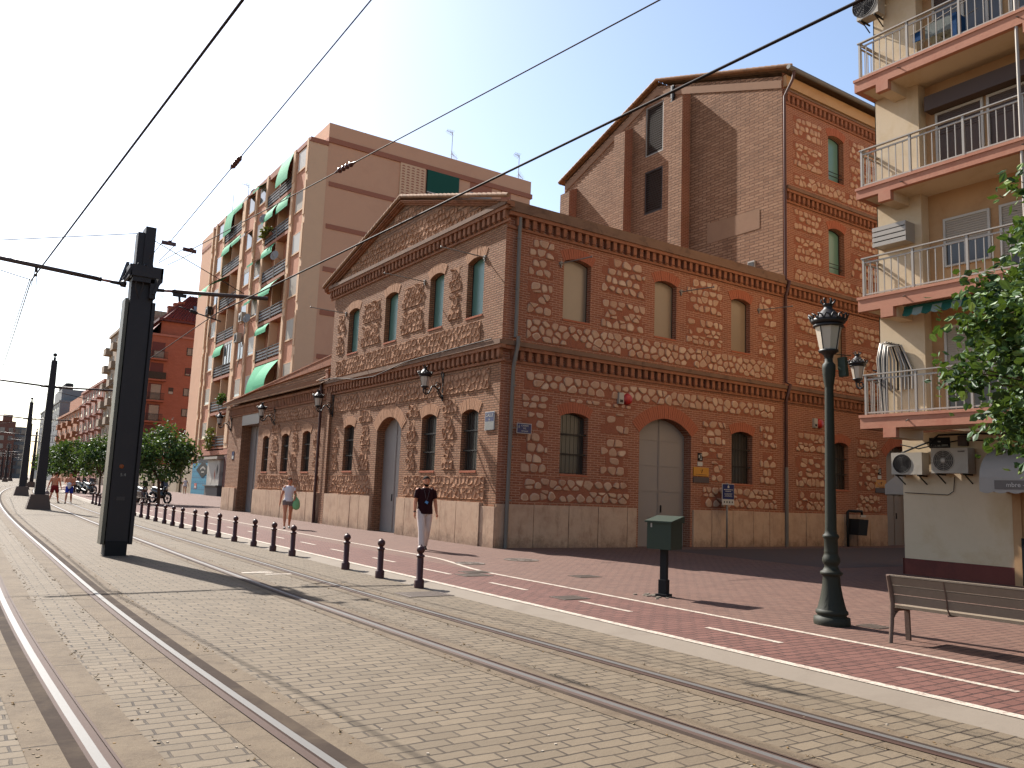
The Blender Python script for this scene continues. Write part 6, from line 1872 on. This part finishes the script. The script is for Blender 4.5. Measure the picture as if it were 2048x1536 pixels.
def figure(label, loc, rz, H, legs, arms, skin, hair, top=None, bottom=None, shoes='sandal', female=False, sleeves=True, hairlong=False, voxel=.009, curl=.5, lean=0., dress=None, cat='person'):
    t = thing('person', label, cat, loc, rz, group=None)
    s = H / 1.72
    B = MB(); T = MB(); P = MB(); Sh = MB()
    hipw = .1 if female else .092
    shw = .15 if female else .185
    res = {}
    fz = []
    for sx, (a, kb) in ((-1, legs[0]), (1, legs[1])):
        hip = Vector((sx * hipw, 0, .9)); th = Vector((0, -math.sin(a), -math.cos(a))) * .42
        kn = hip + th; c = a - kb; an = kn + Vector((0, -math.sin(c), -math.cos(c))) * .41
        res[sx] = (hip, kn, an, c); fz.append(an.z)
    off = .075 - min(fz)
    Z = Vector((0, 0, off))
    for sx in (-1, 1):
        hip, kn, an, c = res[sx]; hip, kn, an = hip + Z, kn + Z, an + Z
        q = 1.08 if female else 1.
        B.tube([hip + Vector((0, 0, .05)), hip.lerp(kn, .25), hip.lerp(kn, .7), kn, kn.lerp(an, .3), kn.lerp(an, .75), an], [.085 * q, .082 * q, .062, .052, .057, .038, .034], 14)
        B.ball(kn, .052, 10); B.ball(an, .036, 10)
        pitch = -max(0, -c) * .8          # trailing foot lifts its heel
        fd = Vector((0, -math.cos(pitch * .8), -.25 + .5 * min(0, pitch)))
        hl = an + Vector((0, .035, -.045)); toe = an + Vector((0, -.15, -.055 - (.02 if pitch < 0 else 0)))
        B.tube([hl, an + Vector((0, -.05, -.035)), toe], [.03, .034, .022], 10)
        Sh.tube([hl + Vector((0, .012, -.008)), an + Vector((0, -.05, -.04)), toe + Vector((0, -.015, 0))], [.036, .042, .03], 10)
        if bottom == 'long': P.tube([hip + Vector((0, 0, .06)), hip.lerp(kn, .3), kn, kn.lerp(an, .5), an + Vector((0, 0, .0))], [.1, .098, .078, .075, .07], 14)
        elif bottom: 
            k = .28 if bottom == 'brief' else .72
            P.tube([hip + Vector((0, 0, .06)), hip.lerp(kn, k * .5), hip.lerp(kn, k)], [.102, .1, .09 if k < .5 else .098], 14)
    # torso
    cyl = (lambda z: -lean * (z - .9))
    R_ = [(.84, .12, .09), (.9, .168 if female else .155, .108), (.97, .16 if female else .15, .103), (1.06, .122 if female else .14, .092), (1.16, .128 if female else .15, .098), (1.28, .15 if female else .172, .108), (1.38, .15 if female else .172, .095), (1.44, .11, .075), (1.48, .06, .055)]
    loft(B, [(0, cyl(z), z + off, rx, ry) for z, rx, ry in R_])
    hx = cyl(1.5)
    B.tube([(0, hx, 1.42 + off), (0, hx - .012, 1.54 + off)], [.056, .05], 12)
    # head: cranium, jaw, nose, ears
    hz = 1.5 + off; hy = hx - .02
    loft(B, [(0, hy - .035, hz - .0, .022, .028), (0, hy - .03, hz + .02, .046, .058), (0, hy - .02, hz + .06, .062, .08), (0, hy - .006, hz + .105, .071, .092), (0, hy, hz + .15, .074, .097), (0, hy + .004, hz + .19, .066, .088), (0, hy + .006, hz + .215, .042, .058), (0, hy + .006, hz + .225, .01, .012)], 18)
    B.tube([(0, hy - .088, hz + .125), (0, hy - .112, hz + .085), (0, hy - .09, hz + .08)], [.01, .016, .012], 8)
    for sx in (-1, 1): B.tube([(sx * .07, hy + .01, hz + .08), (sx * .082, hy + .018, hz + .115), (sx * .072, hy + .02, hz + .14)], [.009, .016, .01], 6)
    # arms and hands
    wr = {}
    for sx, (f, o_, eb, inn) in ((-1, arms[0]), (1, arms[1])):
        sh = Vector((sx * shw, cyl(1.41), 1.405 + off))
        d = Vector((sx * math.sin(o_), -math.sin(f) * math.cos(o_), -math.cos(f) * math.cos(o_)))
        el = sh + d * .285; f2 = f + eb
        d2 = Vector((sx * math.sin(o_) - sx * inn, -math.sin(f2), -math.cos(f2))).normalized(); wrs = el + d2 * .25
        B.tube([sh + Vector((-sx * .05, 0, .015)), sh, sh.lerp(el, .5), el, el.lerp(wrs, .35), wrs], [.055, .06, .05, .043, .042, .028], 12); B.ball(sh, .056, 10); B.ball(el, .039, 10)
        # palm, four fingers, thumb: curled
        side = Vector((0, 1, 0)).cross(d2).normalized() if abs(d2.y) < .9 else Vector((1, 0, 0))
        fw = d2.cross(side).normalized()
        if fw.y > 0: fw = -fw                         # towards the front of the body: the thumb side
        pal = (-Vector((sx, 0, 0)) - d2 * (-Vector((sx, 0, 0))).dot(d2)).normalized()     # palm faces the thigh
        B.tube([wrs, wrs + d2 * .045, wrs + d2 * .085], [.024, .03, .028], 10)
        for q in range(4):
            b0 = wrs + d2 * .082 + fw * (.028 - .0185 * q)
            L = (.068, .076, .07, .054)[q]; p = b0; pts = [p]; dd = d2.copy()
            for sgm in (.45, .32, .25):
                dd = (dd + pal * curl * .55).normalized(); p = p + dd * L * sgm; pts.append(p)
            B.tube(pts, [.0095, .009, .0082, .007], 7)
        b0 = wrs + d2 * .03 + fw * .026
        B.tube([b0, b0 + (fw * .6 + d2 * .7 + pal * .2).normalized() * .035, b0 + (fw * .35 + d2 + pal * .5).normalized() * .065], [.0125, .011, .008], 7)
        wr[sx] = (wrs, d2)
        if top and sleeves: T.tube([sh + Vector((-sx * .06, 0, .02)), sh + d * .02, sh + d * (.12 if female else .19)], [.058 if female else .064, .06 if female else .067, .056 if female else .066], 14)
    body = remesh(B, 'body', M[skin], t, voxel)
    if top:
        ease = .016
        zz = .86 if not female else .93
        rr = [(z, rx, ry) for z, rx, ry in R_ if z >= zz]
        rr = [(zz, rr[0][1] + .002, rr[0][2] + .004)] + rr[:-1]
        loft(T, [(0, cyl(z), z + off, rx + ease + (.02 if (not female and z < 1.2) else 0), ry + ease + (.022 if not female and z < 1.2 else .004)) for z, rx, ry in rr] + [(0, cyl(1.47), 1.465 + off, .075, .066)])
        remesh(T, 'tshirt', M[top[0]], t, voxel)
    if bottom:
        loft(P, [(0, 0, z + off, rx + .006, ry + .006) for z, rx, ry in ((.82, .125, .092), (.9, .166 if female else .152, .106), (.97, .158 if female else .15, .102), (1.02 if not female else 1.0, .14, .098))])
        remesh(P, 'trousers' if bottom == 'long' else 'shorts', M[top[1]] if top else M[dress], t, voxel)
    if shoes: remesh(Sh, 'shoes', M[shoes], t, voxel, 3)
    # hair: cap over the crown and back, clear of the face
    h = MB()
    loft(h, [(0, hy + .045, hz + .07, .05, .045), (0, hy + .035, hz + .1, .071, .066), (0, hy + .02, hz + .15, .081, .092), (0, hy + .006, hz + .18, .079, .102), (0, hy + .004, hz + .21, .064, .086), (0, hy + .004, hz + .236, .03, .04)], 18)
    if hairlong: h.tube([(0, hy + .1, hz + .15), (0, hy + .125, hz + .08), (0, hy + .115, hz - .0)], [.03, .034, .015], 8)
    remesh(h, 'hair', M[hair], t, .008, 4)
    f = MB()
    for sx in (-1, 1):
        f.ball((sx * .031, hy - .083, hz + .128), .0095, 8, 0, (1, 1, .7)); f.bar((sx * .016, hy - .088, hz + .15), (sx * .05, hy - .08, hz + .15), .008, .007)
    f.bar((-.022, hy - .083, hz + .052), (.022, hy - .083, hz + .052), .008, .007)
    f.build('face_features', M['hairdark'], t, fix=False, world=False)
    t.scale = (s, s, s)
    return t, off, wr, hy


man, off, wr, hy = figure('man in a dark maroon T-shirt and white trousers with a blue badge', (-2.3, -.5, 0), rad(-14), 1.74,
                          [(rad(20), rad(8)), (rad(-6), rad(22))], [(rad(2), rad(10), rad(14), .1), (rad(-4), rad(13), rad(16), .1)], 'skintan', 'hairdark', ('tmaroon', 'trousers'), 'long')
b = MB(); b.cbox((.0, -.142, 1.13 + off), (.036, .003, .028), 0, 0, ('Y', .5)); b.build('badge', M['badge'], man, fix=False, world=False)
b = MB(); b.tube([(-.06, -.05, 1.47 + off), (-.055, -.115, 1.38 + off), (-.03, -.137, 1.26 + off), (0, -.142, 1.16 + off), (.03, -.137, 1.26 + off), (.055, -.115, 1.38 + off), (.06, -.05, 1.47 + off)], .0045, 5); b.build('lanyard', M['lanyard'], man, fix=False, world=False)
b = MB(); w, d = wr[-1]; b.tube([w - d * .035, w - d * .01], .031, 10); b.build('watch', M['rubber'], man, fix=False, world=False)
# beard
b = MB(); loft(b, [(0, hy - .04, 1.488 + off, .02, .028), (0, hy - .036, 1.51 + off, .05, .06), (0, hy - .02, 1.545 + off, .063, .074), (0, hy - .01, 1.565 + off, .064, .074)], 16); b.build('beard', M['hairdark'], man, fix=False, world=False)

woman, off, wr, hy = figure('woman in a white T-shirt and short grey shorts walking with a pale green bag', (-2.57, 8.3, 0), rad(-12), 1.62,
                            [(rad(14), rad(4)), (rad(-10), rad(10))], [(rad(-8), rad(16), rad(8), .12), (rad(4), rad(16), rad(58), .55)], 'skintan', 'hairbrown', ('twhite', 'shortsgrey'), 'brief', female=True, hairlong=True)
bag = thing('carrier_bag', 'pale green cloth bag hanging from the arm of the woman in white', 'bag', (-2.36, 8.14, .62), rad(-12))
b = MB(); loft(b, [(0, 0, -.02, .02, .02), (0, 0, .02, .1, .06), (0, 0, .14, .125, .085), (.0, 0, .28, .09, .06), (-.02, 0, .4, .02, .02)], 14)
b.build('bag_body', M['bagGreen'], bag, fix=False, world=False)
b = MB(); b.tube([(-.03, -.02, .34), (-.045, -.02, .46), (-.05, .03, .5), (-.04, .04, .4)], .009, 6); b.build('strap', M['bagGreen'], bag, fix=False, world=False)

g1 = figure('shirtless walker in dark red swim shorts beside the footing of a mast', (-7.05, 32.7, -.05), rad(150), 1.68, [(rad(26), rad(6)), (rad(-20), rad(8))], [(rad(6), rad(14), rad(12), .1), (rad(-10), rad(20), rad(14), .1)], 'skintan', 'hairbrown', None, 'knee', dress='shortsred', voxel=.012)
g2 = figure('shirtless walker in blue swim shorts clutching a white shirt', (-6.45, 31.7, -.05), rad(-15), 1.66, [(rad(22), rad(5)), (rad(-18), rad(8))], [(rad(8), rad(10), rad(80), .45), (rad(4), rad(12), rad(75), .5)], 'skintan', 'hairbrown', None, 'knee', dress='shortsblue', voxel=.012)
ws = thing('white_shirt', 'crumpled white shirt held in front of the walker in blue shorts', 'shirt', (-6.5, 31.45, .95), 0)
b = MB(); loft(b, [(0, 0, -.22, .03, .02), (.02, 0, -.12, .09, .04), (0, 0, .0, .13, .06), (0, 0, .08, .09, .05), (0, 0, .12, .02, .02)], 12); b.build('cloth', M['twhite'], ws, fix=False, world=False)
bt = thing('carried_bag', 'small pale bag hanging by the walker in red shorts', 'bag', (-7.4, 32.5, .45), 0)
b = MB(); loft(b, [(0, 0, -.12, .03, .03), (0, 0, -.04, .13, .08), (0, 0, .06, .1, .06), (0, 0, .14, .02, .02)], 10); b.tube([(0, 0, .12), (.05, 0, .4)], .008, 5); b.build('bag_body', M['shortsgrey'], bt, fix=False, world=False)
figure('distant pedestrian in pale shorts and top in front of the blue painted wall', (8.6, 73.4, 0), rad(170), 1.7, [(rad(14), rad(4)), (rad(-12), rad(8))], [(rad(4), rad(22), rad(10), .1), (rad(-6), rad(22), rad(14), .1)], 'skintan', 'hairbrown', ('twhite', 'twhite'), 'brief', female=True, voxel=.016)
figure('distant pedestrian in black near the orange tree trunk', (.9, 45.5, 0), rad(160), 1.66, [(rad(10), rad(4)), (rad(-8), rad(6))], [(rad(4), rad(14), rad(30), .2), (rad(-4), rad(14), rad(20), .1)], 'skintan', 'hairdark', ('dressblack', 'dressblack'), 'knee', female=True, hairlong=True, voxel=.016)

# ---------------------------------------------------------------- orange trees
def orange_tree(label, loc, cz, rx, rz_, hz0, nclump, per, size, seed, trunk=.07, lo=-.75, cx=0, cy=0):
    rnd = random.Random(seed)
    t = thing('orange_tree', label, 'tree', loc, group='orange trees along the pavement')
    x, y, z = loc; b = MB()
    fork = Vector((x + rnd.uniform(-.1, .1), y + rnd.uniform(-.1, .1), hz0))
    b.tube([(x, y, z - .05), (x + .02, y, z + hz0 * .3), (x - .02, y + .03, z + hz0 * .7), fork], [trunk * 1.35, trunk, trunk * .9, trunk * .85], 10)
    cl = []
    for k in range(nclump):
        while True:
            p = Vector((rnd.uniform(-1, 1), rnd.uniform(-1, 1), rnd.uniform(lo, 1)))
            if .35 < p.length < 1: break
        p = p * (.55 + .45 * rnd.random() ** .4) / max(p.length, .6)
        k2 = 1 + .16 * math.sin(p.x * 5 + seed) + .12 * math.cos(p.z * 7 + p.y * 4 + seed)
        cl.append(Vector((x + cx + p.x * rx * k2, y + cy + p.y * rx * k2, cz + p.z * rz_ * k2)))
    limbs = []
    for k in range(7):
        a = k * 2 * PI / 7 + rnd.uniform(-.3, .3); e = Vector((x + cx + math.cos(a) * rx * .5, y + cy + math.sin(a) * rx * .5, cz + rz_ * rnd.uniform(-.3, .45)))
        m = fork.lerp(e, .5) + Vector((0, 0, -.05)); limbs += [m, e]
        b.tube([fork, m, e], [trunk * .55, trunk * .38, trunk * .2], 7)
    for c in cl:
        a = min(limbs, key=lambda q: (q - c).length); b.tube([a, a.lerp(c, .5) + Vector((0, 0, -.04)), c], [trunk * .18, trunk * .12, trunk * .06], 5)
    b.build('trunk', M['bark'], t, fix=False)
    f = MB()
    for c in cl:
        r = rx * rnd.uniform(.16, .27)
        for _ in range(int(per * rnd.uniform(.6, 1.3))):
            leaf(f, c + Vector((rnd.gauss(0, r * .5), rnd.gauss(0, r * .5), rnd.gauss(0, r * .42))), size * rnd.uniform(.6, 1.25), rnd)
    f.build('crown', M['leaf'], t, fix=False)
    return t


orange_tree('nearest orange tree with glossy leaves in front of the cream block balconies', (-2.12, -14.62, 0), 3.15, 1.3, 1.75, 1.75, 270, 80, .11, 5, .08)
orange_tree('dense round orange tree over the motorbikes right of the nearest mast', (-1.74, 33.0, 0), 2.75, 1.95, 1.5, 1.35, 150, 46, .19, 8, .09)
orange_tree('yellowish orange tree just behind the nearest mast', (-2.6, 50, 0), 2.9, 1.75, 1.35, 1.5, 90, 40, .22, 9, .08)
orange_tree('dark orange tree between the nearest mast and the distant lamp post', (-2.75, 64, 0), 3.0, 2.1, 1.5, 1.5, 90, 40, .24, 10, .08)
orange_tree('orange tree beside the row of footing masts', (-2.6, 80, 0), 3.0, 2.2, 1.5, 1.4, 80, 36, .27, 12, .08)
orange_tree('farthest orange tree, smallest of the row', (-1.4, 100, 0), 3.1, 2.4, 1.6, 1.4, 70, 34, .3, 13, .08)

# ---------------------------------------------------------------- motorbikes
def motorbike(label, loc, rz, paint):
    """faces +X, wheelbase 1.3 m"""
    t = thing('motorbike', label, 'motorbike', loc, rz, group='motorbikes parked under the trees')
    for x, nm in ((-.65, 'rear'), (.65, 'front')):
        b = MB(); b.tube([(x + .29 * math.cos(a * PI / 12), 0, .3 + .29 * math.sin(a * PI / 12)) for a in range(24)], .075 if x < 0 else .06, 8, closed=True); o = b.build('wheel', M['rubber'], t, fix=False, world=False)
        b = MB(); b.tube([(x + .235 * math.cos(a * PI / 10), 0, .3 + .235 * math.sin(a * PI / 10)) for a in range(20)], .014, 6, closed=True)
        for k in range(5): b.bar((x, 0, .3), (x + .235 * math.cos(k * 1.257), 0, .3 + .235 * math.sin(k * 1.257)), .03, .02)
        b.tube([(x, -.06, .3), (x, .06, .3)], .04, 8); b.build('rim', M['iron'], o, fix=False, world=False)
    b = MB(); loft(b, [(.2, 0, .28, .2, .1), (.1, 0, .42, .34, .14), (.05, 0, .55, .36, .15), (0, 0, .66, .3, .13), (0, 0, .7, .2, .1)], 14); loft(b, [(.42, 0, .62, .1, .12), (.44, 0, .8, .13, .16), (.42, 0, .95, .1, .12), (.4, 0, 1.0, .05, .06)], 12)
    b.tube([(-.1, 0, .62), (-.5, 0, .7), (-.85, 0, .78)], [.13, .13, .06], 10); b.build('body', M[paint], t, fix=False, world=False)
    b = MB(); b.tube([(.12, 0, .76), (-.2, 0, .78), (-.5, 0, .84), (-.75, 0, .88)], [.09, .12, .13, .08], 10); b.build('seat', M['seatblack'], t, fix=False, world=False)
    b = MB()
    for s in (-1, 1): b.tube([(.65, s * .07, .3), (.5, s * .07, .7), (.42, s * .06, .95)], .022, 7)
    b.build('fork', M['chrome'], t, fix=False, world=False)
    b = MB(); b.tube([(.3, -.36, 1.0), (.38, -.2, 1.02), (.42, 0, .98), (.38, .2, 1.02), (.3, .36, 1.0)], .016, 7); 
    for s in (-1, 1): b.tube([(.38, s * .22, 1.02), (.42, s * .3, 1.16)], .008, 5); b.ball((.42, s * .31, 1.18), .055, 8, 0, (.3, 1, .8))
    b.build('handlebar', M['rubber'], t, fix=False, world=False)
    b = MB(); b.tube([(0, -.13, .28), (-.4, -.16, .32), (-.85, -.17, .42)], [.03, .05, .05], 8); b.build('exhaust', M['chrome'], t, fix=False, world=False)
    b = MB(); b.ball((.53, 0, .84), .085, 10); b.build('headlight', M['milk'], t, fix=False, world=False)
    b = MB(); b.tube([(.65 + .35 * math.cos(a), 0, .3 + .35 * math.sin(a)) for a in (.5, .9, 1.3, 1.7, 2.1, 2.5)], .05, 6); b.tube([(-.65 + .36 * math.cos(a), 0, .3 + .36 * math.sin(a)) for a in (.9, 1.3, 1.7, 2.1, 2.6)], .06, 6); b.build('mudguard', M[paint], t, fix=False, world=False)
    b = MB(); b.add([(.48, -.17, 1.0), (.48, .17, 1.0), (.34, .13, 1.3), (.34, -.13, 1.3)], [(0, 1, 2, 3)]); b.build('windscreen', M['glass_dark'], t, fix=False, world=False)
    b = MB(); b.bar((0, .12, .3), (-.05, .25, .01), .02); b.build('kickstand', M['chrome'], t, fix=False, world=False)
    return t


m1 = motorbike('black motorbike with its front wheel clear of the tree trunk', (-1.2, 35.3, 0), rad(-62), 'bikeblack')
m2 = motorbike('maroon scooter leaning among the other bikes behind the bollards', (-2.5, 33.8, 0), rad(-80), 'bikered')
for (x, y, a, src, lab) in ((-2.9, 38.5, -70, m1, 'black motorbike with a windscreen close to the nearest mast'), (-1.9, 41, -60, m2, 'maroon scooter in the second row under the orange tree'), (-2.6, 56, -75, m1, 'distant black motorbike beyond the nearest mast'), (-2.2, 58.5, -65, m2, 'distant maroon scooter beyond the nearest mast'), (-2.5, 61, -75, m1, 'distant black motorbike farther along the trees'), (-2.0, 66, -60, m2, 'distant maroon scooter beside the far lamp post'), (-1.8, 72, -70, m1, 'farthest dark motorbike under the far orange trees')):
    dup(src, (x, y, 0), rz=rad(a), label=lab)
# ---------------------------------------------------------------- camera, sun, sky
cam = bpy.data.cameras.new('camera'); co = bpy.data.objects.new('camera', cam); COL.objects.link(co)
cr, cu_, cw = Vector((0.82798639, -0.55940683, 0.03876258)), Vector((-0.10579597, -0.08795687, 0.99049018)), Vector((0.55067753, 0.82421332, 0.13201008))
m = Matrix((cr, cu_, -cw)).transposed().to_4x4(); m.translation = Vector((-11.5655797, -17.8618563, 1.4))
co.matrix_world = m
cam.sensor_width = 36; cam.lens = 1640.214 / 2048 * 36; cam.clip_end = 6000; cam.clip_start = .05
SC.camera = co
EL, AZ = 42.0, 100.5           # sun height, and its compass angle from +X
sd = Vector((math.cos(rad(EL)) * math.cos(rad(AZ)), math.cos(rad(EL)) * math.sin(rad(AZ)), math.sin(rad(EL))))
sun = bpy.data.lights.new('sun', 'SUN'); so = bpy.data.objects.new('sun', sun); COL.objects.link(so)
sun.energy = 5.0; sun.angle = rad(.53); sun.color = (1, .965, .9)
so.rotation_euler = (-sd).to_track_quat('-Z', 'Y').to_euler(); so.location = (0, 0, 60)
w = bpy.data.worlds.new('World'); SC.world = w; w.use_nodes = True
nt = w.node_tree; bg = nt.nodes['Background']
sky = nt.nodes.new('ShaderNodeTexSky'); sky.sky_type = 'NISHITA'; sky.sun_disc = False
sky.sun_elevation = rad(EL); sky.sun_rotation = rad(90 - AZ); sky.air_density = 1.0; sky.dust_density = 1.3; sky.ozone_density = .6; sky.altitude = 0
nt.links.new(sky.outputs[0], bg.inputs[0]); bg.inputs[1].default_value = .095
SC.view_settings.view_transform = 'Standard'; SC.view_settings.look = 'None'; SC.view_settings.exposure = 1.28; SC.view_settings.gamma = 1
SC.cycles.use_denoising = True; SC.cycles.max_bounces = 6; SC.cycles.caustics_reflective = False; SC.cycles.caustics_refractive = False
SC.cycles.use_adaptive_sampling = True; SC.cycles.adaptive_threshold = .015
